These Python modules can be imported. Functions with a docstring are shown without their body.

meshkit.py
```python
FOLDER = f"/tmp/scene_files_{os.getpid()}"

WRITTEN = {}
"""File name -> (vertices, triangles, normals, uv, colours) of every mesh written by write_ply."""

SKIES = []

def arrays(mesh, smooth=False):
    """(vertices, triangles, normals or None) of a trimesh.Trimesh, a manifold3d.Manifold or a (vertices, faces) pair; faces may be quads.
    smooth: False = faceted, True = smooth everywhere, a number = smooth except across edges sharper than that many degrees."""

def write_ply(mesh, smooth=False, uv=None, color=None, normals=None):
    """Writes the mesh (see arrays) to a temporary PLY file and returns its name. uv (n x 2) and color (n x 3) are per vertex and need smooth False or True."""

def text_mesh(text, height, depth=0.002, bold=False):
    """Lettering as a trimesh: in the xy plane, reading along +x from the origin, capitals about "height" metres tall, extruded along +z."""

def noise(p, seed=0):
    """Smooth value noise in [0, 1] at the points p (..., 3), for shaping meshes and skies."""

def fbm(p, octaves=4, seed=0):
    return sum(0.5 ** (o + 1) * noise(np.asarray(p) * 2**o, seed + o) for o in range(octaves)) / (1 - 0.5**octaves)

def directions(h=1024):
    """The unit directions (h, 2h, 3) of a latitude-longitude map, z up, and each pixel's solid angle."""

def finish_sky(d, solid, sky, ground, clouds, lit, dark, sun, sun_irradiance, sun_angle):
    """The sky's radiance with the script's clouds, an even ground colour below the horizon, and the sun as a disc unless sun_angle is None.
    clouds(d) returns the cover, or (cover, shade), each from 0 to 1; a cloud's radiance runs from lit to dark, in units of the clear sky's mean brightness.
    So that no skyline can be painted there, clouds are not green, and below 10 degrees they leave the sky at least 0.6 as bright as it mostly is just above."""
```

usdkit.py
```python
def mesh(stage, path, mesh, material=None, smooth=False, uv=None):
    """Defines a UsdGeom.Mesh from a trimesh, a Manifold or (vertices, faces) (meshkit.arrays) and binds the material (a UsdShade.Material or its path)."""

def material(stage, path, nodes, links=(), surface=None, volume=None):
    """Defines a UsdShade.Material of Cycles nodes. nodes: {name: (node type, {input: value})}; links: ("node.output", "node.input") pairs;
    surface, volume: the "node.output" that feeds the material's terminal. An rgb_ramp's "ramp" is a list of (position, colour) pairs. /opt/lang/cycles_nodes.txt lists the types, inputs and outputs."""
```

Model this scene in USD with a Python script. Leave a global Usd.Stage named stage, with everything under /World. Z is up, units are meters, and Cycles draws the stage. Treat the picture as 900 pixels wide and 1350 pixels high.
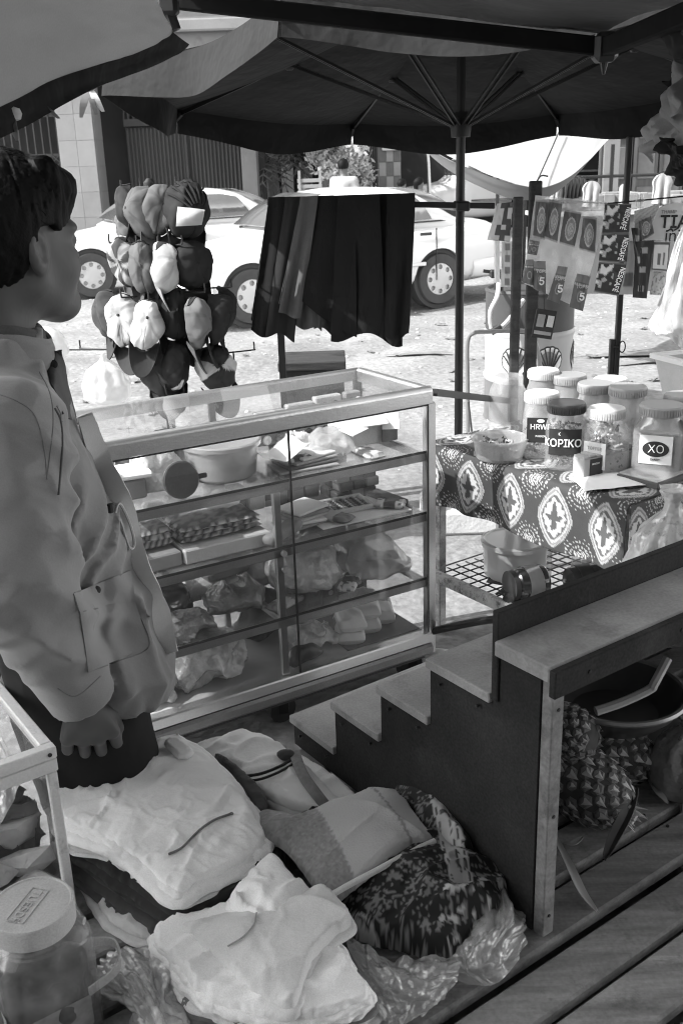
import math, random
import numpy as np, trimesh, manifold3d as m3, shapely
from shapely.geometry import Polygon, Point, LineString
from shapely import affinity
from scipy.spatial import Delaunay, cKDTree
from pxr import Usd, UsdGeom, UsdLux, UsdShade, Sdf, Gf, Vt
import usdkit
from meshkit import text_mesh, noise, fbm

random.seed(7)
stage = Usd.Stage.CreateInMemory()
UsdGeom.SetStageUpAxis(stage, UsdGeom.Tokens.z)
UsdGeom.SetStageMetersPerUnit(stage, 1.0)
UsdGeom.Xform.Define(stage, '/World')
A_ = np.array

# ---------------------------------------------------------------- camera, sky, sun, exposure
PITCH, ROLL, FPX, EYE = math.radians(19.3), math.radians(1.9), 1312.0, A_([0, 0, 1.65])
EXPOSURE = 2.02
SUN_AZ, SUN_EL, SUN_I, SKY_I = math.radians(252), math.radians(43), 0.55, 0.15     # azimuth from +y towards +x
FW = A_([0, math.cos(PITCH), -math.sin(PITCH)])
CUP, CRT = A_([0, math.sin(PITCH), math.cos(PITCH)]), A_([1.0, 0, 0])
CR, CU = math.cos(ROLL) * CRT - math.sin(ROLL) * CUP, math.sin(ROLL) * CRT + math.cos(ROLL) * CUP
cam = UsdGeom.Camera.Define(stage, '/World/camera')
cam.AddTransformOp().Set(Gf.Matrix4d(*[float(x) for r, w in ((CR, 0), (CU, 0), (-FW, 0), (EYE, 1)) for x in (*r, w)]))
cam.CreateHorizontalApertureAttr(24.0); cam.CreateVerticalApertureAttr(36.0)
cam.CreateFocalLengthAttr(FPX / 900 * 24.0)
cam.CreateClippingRangeAttr(Gf.Vec2f(0.05, 2000))
cam.CreateFStopAttr(13.0); cam.CreateFocusDistanceAttr(2.4)
cam.CreateExposureAttr(EXPOSURE)
sky_mat = usdkit.material(stage, '/World/Looks/sky', {
    's': ('sky_texture', {'sky_type': 'single_scattering', 'sun_disc': False, 'sun_elevation': SUN_EL, 'sun_rotation': SUN_AZ, 'aerosol_density': 1.5}),
    'bw': ('rgb_to_bw', {}), 'b': ('background_shader', {'strength': SKY_I})},
    [('s.color', 'bw.color'), ('bw.val', 'b.color')], surface='b.background')
dome = UsdLux.DomeLight.Define(stage, '/World/sky')
UsdShade.MaterialBindingAPI.Apply(dome.GetPrim()).Bind(sky_mat)
sun = UsdLux.DistantLight.Define(stage, '/World/sun')
sun.CreateNormalizeAttr(True); sun.CreateIntensityAttr(SUN_I); sun.CreateAngleAttr(0.5); sun.CreateColorAttr(Gf.Vec3f(1, 1, 1))
TO_SUN = A_([math.sin(SUN_AZ) * math.cos(SUN_EL), math.cos(SUN_AZ) * math.cos(SUN_EL), math.sin(SUN_EL)])
_q = Gf.Rotation(Gf.Vec3d(0, 0, 1), Gf.Vec3d(*map(float, TO_SUN)))
sun.AddTransformOp().Set(Gf.Matrix4d().SetRotate(_q))


def ray(x, y): return FW + CR * (x - 450) / FPX - CU * (y - 675) / FPX
def at(x, y, Y):                       # the point seen at photo position (x, y), Y metres forward
    d = ray(x, y); return EYE + d * (Y / d[1])
def atz(x, y, z):                      # the same at height z
    d = ray(x, y); return EYE + d * ((z - EYE[2]) / d[2])
def atplane(x, y, p0, n):
    d = ray(x, y); return EYE + d * (np.dot(A_(p0) - EYE, n) / np.dot(d, n))

# ---------------------------------------------------------------- scene graph helpers
used = {}
LOC = {}
def uniq(path):
    n = used.get(path, 0); used[path] = n + 1
    return path if n == 0 else f'{path}_{n:03d}'

def tag(p, label, cat, group=None, kind=None):
    p.SetCustomDataByKey('label', label); p.SetCustomDataByKey('category', cat)
    if group: p.SetCustomDataByKey('group', group)
    if kind: p.SetCustomDataByKey('kind', kind)

def thing(name, label, cat, loc=(0, 0, 0), rotz=0.0, group=None, kind=None, rot=None):
    path = uniq('/World/' + name)
    x = UsdGeom.Xform.Define(stage, path)
    x.AddTranslateOp().Set(Gf.Vec3d(*map(float, loc)))
    if rotz: x.AddRotateZOp().Set(float(math.degrees(rotz)))
    if rot is not None: x.AddRotateXYZOp().Set(Gf.Vec3f(*map(float, rot)))
    tag(x.GetPrim(), label, cat, group, kind)
    LOC[path] = None if (rotz or rot is not None) else A_(loc, float)
    return path

def arr(mesh):
    if isinstance(mesh, list): mesh = join(mesh)
    if hasattr(mesh, 'to_mesh'):
        m = mesh.to_mesh(); mesh = trimesh.Trimesh(m.vert_properties[:, :3], m.tri_verts, process=False)
    if isinstance(mesh, tuple):
        v, f = A_(mesh[0], float), A_(mesh[1], int)
        if f.shape[1] == 4: f = np.vstack([f[:, [0, 1, 2]], f[:, [0, 2, 3]]])
        mesh = trimesh.Trimesh(v, f, process=False)
    return mesh

def part(parent, name, mesh, mat, smooth=35, col=None, world=True, label=None, kind=None):
    """One mesh below parent (given in world coordinates unless parent is rotated)."""
    m = arr(mesh)
    top = '/'.join(parent.split('/')[:3])
    off = LOC.get(top)
    if off is not None and world: m = trimesh.Trimesh(m.vertices - off, m.faces, process=False)
    path = uniq(parent + '/' + name)
    if col is not None: smooth = True
    p = usdkit.mesh(stage, path, m, mat, smooth=smooth)
    if col is not None:
        c = np.asarray(col, np.float32)
        if c.ndim == 1: c = np.repeat(c[:, None], 3, 1)
        UsdGeom.PrimvarsAPI(p).CreatePrimvar('col', Sdf.ValueTypeNames.Color3fArray, 'vertex').Set(Vt.Vec3fArray.FromNumpy(c))
    if label: p.GetPrim().SetCustomDataByKey('label', label)
    if kind: p.GetPrim().SetCustomDataByKey('kind', kind)
    return path

def single(name, label, cat, mesh, mat, smooth=35, col=None, group=None, kind=None, loc=None):
    """A thing of one mesh."""
    m = arr(mesh)
    if loc is None:
        b = m.bounds; loc = A_([(b[0, 0] + b[1, 0]) / 2, (b[0, 1] + b[1, 1]) / 2, b[0, 2]])
    m = trimesh.Trimesh(m.vertices - loc, m.faces, process=False)
    path = part('/World', name, m, mat, smooth, col)
    g = UsdGeom.Xformable(stage.GetPrimAtPath(path)); g.AddTranslateOp().Set(Gf.Vec3d(*map(float, loc)))
    tag(g.GetPrim(), label, cat, group, kind)
    return path

def struct(name, mesh, mat, smooth=35, col=None, label=None):
    path = part('/World', name, mesh, mat, smooth, col)
    p = stage.GetPrimAtPath(path); p.SetCustomDataByKey('kind', 'structure')
    p.SetCustomDataByKey('label', label or name); p.SetCustomDataByKey('category', name)
    return path

def copy_of(src, label, loc, rotz=0.0, scale=None, group=None, rot=None):
    sp = stage.GetPrimAtPath(src)
    path = uniq('/World/' + src.split('/')[2].rstrip('0123456789').rstrip('_'))
    x = UsdGeom.Xform.Define(stage, path)
    x.GetPrim().GetReferences().AddInternalReference(Sdf.Path(src))
    x.ClearXformOpOrder()
    for n in ('translate', 'rotateZ', 'rotateXYZ', 'scale'): 
        pass
    m = Gf.Matrix4d().SetIdentity()
    if scale is not None: m = m * Gf.Matrix4d().SetScale(Gf.Vec3d(*((scale,) * 3 if np.isscalar(scale) else scale)))
    if rot is not None:
        m = m * Gf.Matrix4d().SetRotate(Gf.Rotation(Gf.Vec3d(1, 0, 0), rot[0])) * Gf.Matrix4d().SetRotate(Gf.Rotation(Gf.Vec3d(0, 1, 0), rot[1])) * Gf.Matrix4d().SetRotate(Gf.Rotation(Gf.Vec3d(0, 0, 1), rot[2]))
    elif rotz: m = m * Gf.Matrix4d().SetRotate(Gf.Rotation(Gf.Vec3d(0, 0, 1), math.degrees(rotz)))
    m.SetTranslateOnly(Gf.Vec3d(*map(float, loc)))
    x.AddTransformOp().Set(m)
    x.GetPrim().SetInstanceable(True)
    d = sp.GetCustomData()
    tag(x.GetPrim(), label, d['category'], group or d.get('group'))
    return path

# ---------------------------------------------------------------- materials (all neutral greys: the photograph is black and white)
MATS = {}
def g3(v): return (v, v, v)
def M(name, g=0.5, rough=0.6, var=0.12, scale=6.0, bump=0.0, bscale=60.0, metal=0.0, stretch=None, sheen=0.0, coat=0.0, spec=0.28, detail=4.0,
      spots=0.0, spot_g=0.1, spot_scale=5.0, thin=0.0, clear=0.0, col=False, bdist=0.01, fine=0.0, fine_scale=300.0, emis=0.0, gloss=0.0):
    """Procedural grey. thin: share of translucent light; clear: share of plain transparency; gloss: extra mirror-like film; col: base from the mesh's primvar."""
    if name in MATS: return MATS[name]
    n = {'tc': ('texture_coordinate', {}), 'p': ('principled_bsdf', {'roughness': rough, 'metallic': metal, 'sheen_weight': sheen, 'coat_weight': coat, 'specular_ior_level': spec})}
    L = []
    src = 'tc.object'
    if stretch is not None:
        n['mp'] = ('mapping', {'scale': tuple(stretch)}); L.append(('tc.object', 'mp.vector')); src = 'mp.vector'
    n['nz'] = ('noise_texture', {'scale': scale, 'detail': detail, 'roughness': 0.62})
    L.append((src, 'nz.vector'))
    if col:
        n['at'] = ('attribute', {'attribute': 'col'})
        n['rp'] = ('rgb_ramp', {'ramp': [(0.25, g3(1 - var)), (0.75, g3(1 + var))]})
        n['cm'] = ('mix', {'mix_type': 'multiply', 'fac': 1.0})
        L += [('nz.fac', 'rp.fac'), ('at.color', 'cm.color1'), ('rp.color', 'cm.color2')]
        out = 'cm.color'
    else:
        n['rp'] = ('rgb_ramp', {'ramp': [(0.25, g3(max(0, g * (1 - var)))), (0.75, g3(min(1, g * (1 + var))))]})
        L.append(('nz.fac', 'rp.fac')); out = 'rp.color'
    if spots:
        n['sn'] = ('noise_texture', {'scale': spot_scale, 'detail': 6.0, 'roughness': 0.7})
        n['sr'] = ('rgb_ramp', {'ramp': [(0.0, g3(0)), (0.62 - 0.2 * spots, g3(0)), (0.72 - 0.1 * spots, g3(1)), (1, g3(1))]})
        n['sm'] = ('mix', {'mix_type': 'mix', 'color2': g3(spot_g)})
        L += [('tc.object', 'sn.vector'), ('sn.fac', 'sr.fac'), ('sr.color', 'sm.fac'), (out, 'sm.color1')]; out = 'sm.color'
    if fine:
        n['fn'] = ('noise_texture', {'scale': fine_scale, 'detail': 2.0})
        n['fr'] = ('rgb_ramp', {'ramp': [(0.3, g3(1 - fine)), (0.7, g3(1 + fine))]})
        n['fm'] = ('mix', {'mix_type': 'multiply', 'fac': 1.0})
        L += [('tc.object', 'fn.vector'), ('fn.fac', 'fr.fac'), (out, 'fm.color1'), ('fr.color', 'fm.color2')]; out = 'fm.color'
    L.append((out, 'p.base_color'))
    if bump:
        n['bn'] = ('noise_texture', {'scale': bscale, 'detail': 3.0}); n['bp'] = ('bump', {'strength': bump, 'distance': bdist})
        L += [(src, 'bn.vector'), ('bn.fac', 'bp.height'), ('bp.normal', 'p.normal')]
    surf = 'p.BSDF'
    if thin:
        n['tl'] = ('translucent_bsdf', {}); n['mt'] = ('mix_closure', {'fac': thin})
        L += [(out, 'tl.color'), (surf, 'mt.closure1'), ('tl.BSDF', 'mt.closure2')]; surf = 'mt.closure'
        if bump: L.append(('bp.normal', 'tl.normal'))
    if clear:
        n['tr'] = ('transparent_bsdf', {}); n['mc'] = ('mix_closure', {'fac': clear})
        L += [(surf, 'mc.closure1'), ('tr.BSDF', 'mc.closure2')]; surf = 'mc.closure'
    if gloss:
        n['gl'] = ('glossy_bsdf', {'color': g3(0.95), 'roughness': 0.12}); n['lw'] = ('layer_weight', {'blend': .5}); n['pw'] = ('math', {'math_type': 'power', 'value2': 4.0}); n['fz'] = ('math', {'math_type': 'multiply_add', 'value2': .6, 'value3': .03 + gloss * .5}); n['mg'] = ('mix_closure', {})
        L += [('lw.facing', 'pw.value1'), ('pw.value', 'fz.value1'), ('fz.value', 'mg.fac'), (surf, 'mg.closure1'), ('gl.BSDF', 'mg.closure2')]; surf = 'mg.closure'
        if bump: L += [('bp.normal', 'gl.normal')]
    MATS[name] = usdkit.material(stage, '/World/Looks/' + name, n, L, surface=surf)
    return MATS[name]

def glass(name, tint=0.97, ior=1.5, rough=0.0, dirt=0.0):
    n = {'t': ('transparent_bsdf', {'color': g3(tint)}), 'g': ('glossy_bsdf', {'color': g3(0.95), 'roughness': rough}), 'm': ('mix_closure', {})}
    r0 = ((ior - 1) / (ior + 1)) ** 2
    n.update(lw=('layer_weight', {'blend': .5}), pw=('math', {'math_type': 'power', 'value2': 5.0}), f=('math', {'math_type': 'multiply_add', 'value2': .6 * (1 - r0), 'value3': r0}))
    L = [('lw.facing', 'pw.value1'), ('pw.value', 'f.value1'), ('f.value', 'm.fac'), ('t.BSDF', 'm.closure1'), ('g.BSDF', 'm.closure2')]
    out = 'm.closure'
    if dirt:
        n.update(tc=('texture_coordinate', {}), nz=('noise_texture', {'scale': 3.0, 'detail': 5.0, 'roughness': 0.65}), r=('rgb_ramp', {'ramp': [(0.3, g3(dirt * 0.3)), (0.75, g3(dirt))]}),
                 d=('diffuse_bsdf', {'color': g3(0.75)}), m2=('mix_closure', {}))
        L += [('tc.object', 'nz.vector'), ('nz.fac', 'r.fac'), ('r.color', 'm2.fac'), (out, 'm2.closure1'), ('d.BSDF', 'm2.closure2')]; out = 'm2.closure'
    MATS[name] = usdkit.material(stage, '/World/Looks/' + name, n, L, surface=out)
    return MATS[name]

# ---------------------------------------------------------------- geometry helpers
def join(ms):
    ms = [arr(m) for m in ms]
    off = np.cumsum([0] + [len(m.vertices) for m in ms])
    return trimesh.Trimesh(np.vstack([m.vertices for m in ms]), np.vstack([m.faces + o for m, o in zip(ms, off)]), process=False)

def xf(m, T):
    m = arr(m); v = np.c_[m.vertices, np.ones(len(m.vertices))] @ np.asarray(T).T
    return trimesh.Trimesh(v[:, :3], m.faces, process=False)

def frame(o, x, y=None, z=None):
    """4x4 with origin o, x axis, and y (or z) as a hint."""
    x = A_(x, float); x /= np.linalg.norm(x)
    if z is not None:
        z = A_(z, float); z = z - x * (z @ x); z /= np.linalg.norm(z); y = np.cross(z, x)
    else:
        y = A_(y, float); y = y - x * (y @ x); y /= np.linalg.norm(y); z = np.cross(x, y)
    T = np.eye(4); T[:3, 0], T[:3, 1], T[:3, 2], T[:3, 3] = x, y, z, o
    return T

def move(m, t): return xf(m, [[1, 0, 0, t[0]], [0, 1, 0, t[1]], [0, 0, 1, t[2]], [0, 0, 0, 1]])
def rotz(a):
    c, s = math.cos(a), math.sin(a); return A_([[c, -s, 0, 0], [s, c, 0, 0], [0, 0, 1, 0], [0, 0, 0, 1.0]])
def rotx(a):
    c, s = math.cos(a), math.sin(a); return A_([[1, 0, 0, 0], [0, c, -s, 0], [0, s, c, 0], [0, 0, 0, 1.0]])
def roty(a):
    c, s = math.cos(a), math.sin(a); return A_([[c, 0, s, 0], [0, 1, 0, 0], [-s, 0, c, 0], [0, 0, 0, 1.0]])
def trs(t): T = np.eye(4); T[:3, 3] = t; return T

def box(c, s, b=0.0):
    """Box at centre c of size s, edges chamfered by b."""
    x, y, z = A_(s, float) / 2
    if b <= 0:
        m = trimesh.creation.box(extents=s); return move(m, c)
    pts = []
    for sx in (-1, 1):
        for sy in (-1, 1):
            for sz in (-1, 1):
                pts += [(sx * (x - b), sy * (y - b), sz * z), (sx * (x - b), sy * y, sz * (z - b)), (sx * x, sy * (y - b), sz * (z - b))]
    return move(m3.Manifold.hull_points(np.asarray(pts, np.float64)), c)

def bar(p, q, w, h=None, b=0.0, up=(0, 0, 1), ext=0.0):
    """Rectangular bar from p to q, w across, h along up."""
    p, q = A_(p, float), A_(q, float); h = w if h is None else h
    d = q - p; n = np.linalg.norm(d)
    if abs(d[2]) / n > 0.95 and abs(up[2]) > 0.9: up = (0, 1, 0)
    return xf(box((n / 2, 0, 0), (n + 2 * ext, w, h), b), frame(p, d, z=up))

def tube(pts, r, n=8, cap=True, closed=False):
    p = A_(pts, float); k = len(p); r = np.broadcast_to(r, (k,))
    if closed: t = np.roll(p, -1, 0) - np.roll(p, 1, 0)
    else: t = np.gradient(p, axis=0)
    t /= np.linalg.norm(t, axis=1, keepdims=True) + 1e-12
    a = np.cross(t[0], (0, 0, 1.0) if abs(t[0][2]) < 0.9 else (1.0, 0, 0)); a /= np.linalg.norm(a)
    Aa = []
    for i in range(k):
        a = a - t[i] * (a @ t[i]); a /= np.linalg.norm(a) + 1e-12; Aa.append(a)
    Aa = A_(Aa); B = np.cross(t, Aa); th = np.arange(n) * 2 * np.pi / n
    v = p[:, None] + r[:, None, None] * (np.cos(th)[None, :, None] * Aa[:, None] + np.sin(th)[None, :, None] * B[:, None])
    i, j = np.meshgrid(np.arange(k if closed else k - 1), np.arange(n), indexing='ij'); i2, j2 = (i + 1) % k, (j + 1) % n
    q = np.stack([i * n + j, i * n + j2, i2 * n + j2, i2 * n + j], -1).reshape(-1, 4)
    f = np.vstack([q[:, [0, 1, 2]], q[:, [0, 2, 3]]]); v = v.reshape(-1, 3)
    if cap and not closed:
        v = np.vstack([v, p[0], p[-1]]); c0, c1 = k * n, k * n + 1; jj = np.arange(n)
        f = np.vstack([f, np.c_[np.full(n, c0), (jj + 1) % n, jj], np.c_[np.full(n, c1), (k - 1) * n + jj, (k - 1) * n + (jj + 1) % n]])
    return trimesh.Trimesh(v, f, process=False)

def spline(pts, n=24, closed=False):
    p = A_(pts, float); k = len(p)
    if closed: idx = lambda i: i % k; segs = k
    else: idx = lambda i: min(max(i, 0), k - 1); segs = k - 1
    out = []
    m = max(2, n // segs)
    for s in range(segs):
        a, b, c, d = p[idx(s - 1)], p[idx(s)], p[idx(s + 1)], p[idx(s + 2)]
        for t in np.linspace(0, 1, m, endpoint=False):
            out.append(0.5 * (2 * b + (c - a) * t + (2 * a - 5 * b + 4 * c - d) * t * t + (3 * b - a - 3 * c + d) * t ** 3))
    if not closed: out.append(p[-1])
    return A_(out)

def lathe(prof, n=32, o=(0, 0, 0)):
    """Closed profile [(r, z) ...] turned about z. Radii of 0 close the ends."""
    pr = A_(prof, float); k = len(pr); th = np.arange(n) * 2 * np.pi / n
    v = np.stack([pr[:, None, 0] * np.cos(th), pr[:, None, 0] * np.sin(th), np.repeat(pr[:, 1:2], n, 1)], -1).reshape(-1, 3)
    i, j = np.meshgrid(np.arange(k - 1), np.arange(n), indexing='ij'); j2 = (j + 1) % n
    q = np.stack([i * n + j, i * n + j2, (i + 1) * n + j2, (i + 1) * n + j], -1).reshape(-1, 4)
    m = trimesh.Trimesh(v + A_(o), np.vstack([q[:, [0, 1, 2]], q[:, [0, 2, 3]]]), process=False)
    return m

def cyl(p, q, r, n=16, r2=None): return tube([p, q], [r, r if r2 is None else r2], n)

def prism(poly, h, T=None, b=0.0):
    """Polygon (list or shapely) extruded h along +z, moved by T."""
    pg = poly if hasattr(poly, 'exterior') else Polygon(poly)
    if not pg.is_valid: pg = pg.buffer(0)
    m = trimesh.creation.extrude_polygon(pg, h, engine='earcut')
    return m if T is None else xf(m, T)

def gridmesh(P, closed_u=False):
    """(nu, nv, 3) points as a sheet."""
    nu, nv = P.shape[:2]
    i, j = np.meshgrid(np.arange(nu if closed_u else nu - 1), np.arange(nv - 1), indexing='ij'); i2 = (i + 1) % nu
    q = np.stack([i * nv + j, i2 * nv + j, i2 * nv + j + 1, i * nv + j + 1], -1).reshape(-1, 4)
    return trimesh.Trimesh(P.reshape(-1, 3), np.vstack([q[:, [0, 1, 2]], q[:, [0, 2, 3]]]), process=False)

def sheet(fn, nu, nv, thick=0.003):
    """fn(u, v) -> points; a closed thin sheet."""
    u, v = np.meshgrid(np.linspace(0, 1, nu), np.linspace(0, 1, nv), indexing='ij')
    P = np.asarray(fn(u, v)); return thicken(P, thick)

def thicken(P, t):
    nu, nv = P.shape[:2]
    du, dv = np.gradient(P, axis=0), np.gradient(P, axis=1)
    n = np.cross(du, dv); n /= np.linalg.norm(n, axis=-1, keepdims=True) + 1e-12
    top, bot = P + n * t / 2, P - n * t / 2
    a = gridmesh(top); b = gridmesh(bot); N = nu * nv
    idx = np.arange(N).reshape(nu, nv)
    loop = np.r_[idx[:-1, 0], idx[-1, :-1], idx[:0:-1, -1], idx[0, :0:-1]]
    l2 = np.roll(loop, -1)
    f = np.vstack([a.faces, b.faces[:, ::-1] + N, np.c_[loop, loop + N, l2 + N], np.c_[loop, l2 + N, l2]])
    return trimesh.Trimesh(np.vstack([a.vertices, b.vertices]), f, process=False)

def nets(f, lo, hi, h):
    """Surface nets: the zero surface of f(points) (negative inside)."""
    lo, hi = A_(lo, float), A_(hi, float); n = np.ceil((hi - lo) / h).astype(int) + 1
    ax = [lo[k] + h * np.arange(n[k]) for k in range(3)]
    G = np.stack(np.meshgrid(*ax, indexing='ij'), -1)
    val = np.concatenate([f(G[i:i + 16].reshape(-1, 3)).reshape(G[i:i + 16].shape[:3]) for i in range(0, n[0], 16)])
    ins = val < 0
    acc = np.zeros((*(n - 1), 3)); cnt = np.zeros(n - 1)
    sl = lambda d, a: tuple(slice(o, s - 1 + o) for o, s in zip(d, n))
    corners = list(np.ndindex(2, 2, 2))
    for c in corners:
        for k in range(3):
            if c[k]: continue
            e = list(c); e[k] = 1
            a, b = val[sl(c, 0)], val[sl(e, 0)]; cr = (a < 0) != (b < 0)
            t = np.where(cr, a / np.where(cr, a - b, 1), 0)
            p = np.zeros((*a.shape, 3)); p[...] = c; p[..., k] = t
            acc += np.where(cr[..., None], p, 0); cnt += cr
    act = cnt > 0; vid = -np.ones(act.shape, int); vid[act] = np.arange(act.sum())
    cell = np.argwhere(act); v = lo + h * (cell + acc[act] / cnt[act][:, None])
    F = []
    for k in range(3):
        a, b = [(1, 2), (2, 0), (0, 1)][k]
        s0 = [slice(None)] * 3; s1 = [slice(None)] * 3; s0[k] = slice(0, -1); s1[k] = slice(1, None)
        i0, i1 = ins[tuple(s0)], ins[tuple(s1)]; e = np.argwhere(i0 != i1); e = e[(e[:, a] > 0) & (e[:, b] > 0) & (e[:, a] < n[a] - 1) & (e[:, b] < n[b] - 1)]
        if not len(e): continue
        ua, ub = np.eye(3, dtype=int)[a], np.eye(3, dtype=int)[b]
        g = lambda q: vid[q[:, 0], q[:, 1], q[:, 2]]
        q = np.stack([g(e - ua - ub), g(e - ub), g(e), g(e - ua)], 1)
        flip = ~i0[e[:, 0], e[:, 1], e[:, 2]]
        q[flip] = q[flip][:, ::-1]; F.append(q)
    q = np.vstack(F); return trimesh.Trimesh(v, np.vstack([q[:, [0, 1, 2]], q[:, [0, 2, 3]]]), process=False)

def smin(a, b, k): h = np.clip(0.5 + 0.5 * (b - a) / k, 0, 1); return b * (1 - h) + a * h - k * h * (1 - h)
def smax(a, b, k): return -smin(-a, -b, k)
def d_cap(p, a, b, ra, rb):            # tapered capsule
    a, b = A_(a, float), A_(b, float); ab = b - a; t = np.clip((p - a) @ ab / (ab @ ab), 0, 1)
    return np.linalg.norm(p - a - t[:, None] * ab, axis=1) - (ra + (rb - ra) * t)
def d_ell(p, c, r):
    q = (p - A_(c)) / A_(r); k = np.linalg.norm(q, axis=1); return (k - 1) * min(r)
def d_box(p, c, s, r=0.0):
    q = np.abs(p - A_(c)) - A_(s) / 2 + r; return np.linalg.norm(np.maximum(q, 0), axis=1) + np.minimum(q.max(1), 0) - r

def pillow(poly, thick, r, step=0.01, base=None, top=None, z0=0.0, droop=0.0, reach=.03, floor=None, wave=0.0, seed=0):
    """A soft slab over a plan outline: rounded rim of radius r, thickness thick; base(x, y) lifts it, top(x, y) adds folds."""
    pg = Polygon(poly) if not hasattr(poly, 'exterior') else poly
    pg = pg.buffer(0)
    ext = pg.exterior; L = ext.length; m = max(12, int(L / step))
    rim = A_([ext.interpolate(L * i / m).coords[0] for i in range(m)])
    x0, y0, x1, y1 = pg.bounds; X, Y = np.meshgrid(np.arange(x0, x1, step), np.arange(y0, y1, step))
    g = np.c_[X.ravel(), Y.ravel()] + (np.random.RandomState(3).rand(X.size, 2) - .5) * step * .3
    inner = shapely.prepared.prep(pg.buffer(-step * .55)) if not pg.buffer(-step * .55).is_empty else None
    keep = shapely.contains_xy(pg.buffer(-step * .55), g[:, 0], g[:, 1]); g = g[keep]
    pts = np.vstack([rim, g]); tri = Delaunay(pts).simplices
    c = pts[tri].mean(1); tri = tri[shapely.contains_xy(pg, c[:, 0], c[:, 1])]
    a, b_, c_ = pts[tri[:, 0]], pts[tri[:, 1]], pts[tri[:, 2]]
    neg = ((b_ - a)[:, 0] * (c_ - a)[:, 1] - (b_ - a)[:, 1] * (c_ - a)[:, 0]) < 0
    tri[neg] = tri[neg][:, ::-1]
    d = cKDTree(rim).query(pts)[0]; d[:m] = 0
    t = np.clip(d / r, 0, 1); prof = np.sqrt(np.maximum(0, 1 - (1 - t) ** 2))
    bz = z0 + (base(pts[:, 0], pts[:, 1]) if base else 0) - droop * np.exp(-d / reach) + 0 * d
    if wave: bz = bz + wave * 2 * (fbm(np.c_[pts * 24, np.full(len(pts), seed * 1.7)], 3, seed) - .5) * np.exp(-d / .028)
    if floor is not None: bz = np.maximum(bz, floor)
    up = bz + thick * (0.5 + 0.5 * prof) + (top(pts[:, 0], pts[:, 1]) * np.clip(d / (r * .8), 0.15, 1) if top else 0)
    dn = bz + thick * (0.5 - 0.5 * prof)
    n = len(pts); up[:m] = dn[:m] = bz[:m] + thick * .5 if np.ndim(bz) else bz + thick * .5
    v = np.vstack([np.c_[pts, up], np.c_[pts, dn]])
    f2 = tri.copy(); bot = f2[:, ::-1] + n; bot = np.where(bot - n < m, bot - n, bot)
    return trimesh.Trimesh(v, np.vstack([tri, bot]), process=False)

def creases(x, y, ang, wl, seed=0, warp=1.0, mask=.45):
    """Crumpled cloth: sharp narrow ridges along ang, branching and fading."""
    c, s_ = math.cos(ang), math.sin(ang); u, v = x * c + y * s_, -x * s_ + y * c
    q = np.stack([u * .45 / wl, v / wl, 0 * u], -1); w = np.stack([fbm(q * .7 + 3, 2, seed + 1), fbm(q * .7 + 8, 2, seed + 2), 0 * u], -1) - .5
    n = noise(q + w * 1.6 * warp, seed)
    m = np.clip((fbm(q * .35 + 5, 2, seed + 3) - mask) * 3.5, 0, 1)
    return (1 - np.abs(2 * n - 1)) ** 2.6 * m
def crease3(q, d, wl, seed, warp=1.0, mask=.4):
    ph = q @ A_(d) * math.pi / wl + warp * 5 * (fbm(q * (.35 / wl), 3, seed) - .5)
    m = np.clip((fbm(q * (.2 / wl) + 5, 2, seed + 3) - mask) * 4, 0, 1); m = m * m * (3 - 2 * m)
    return (1 - np.abs(np.cos(ph))) ** .9 * m
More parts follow.
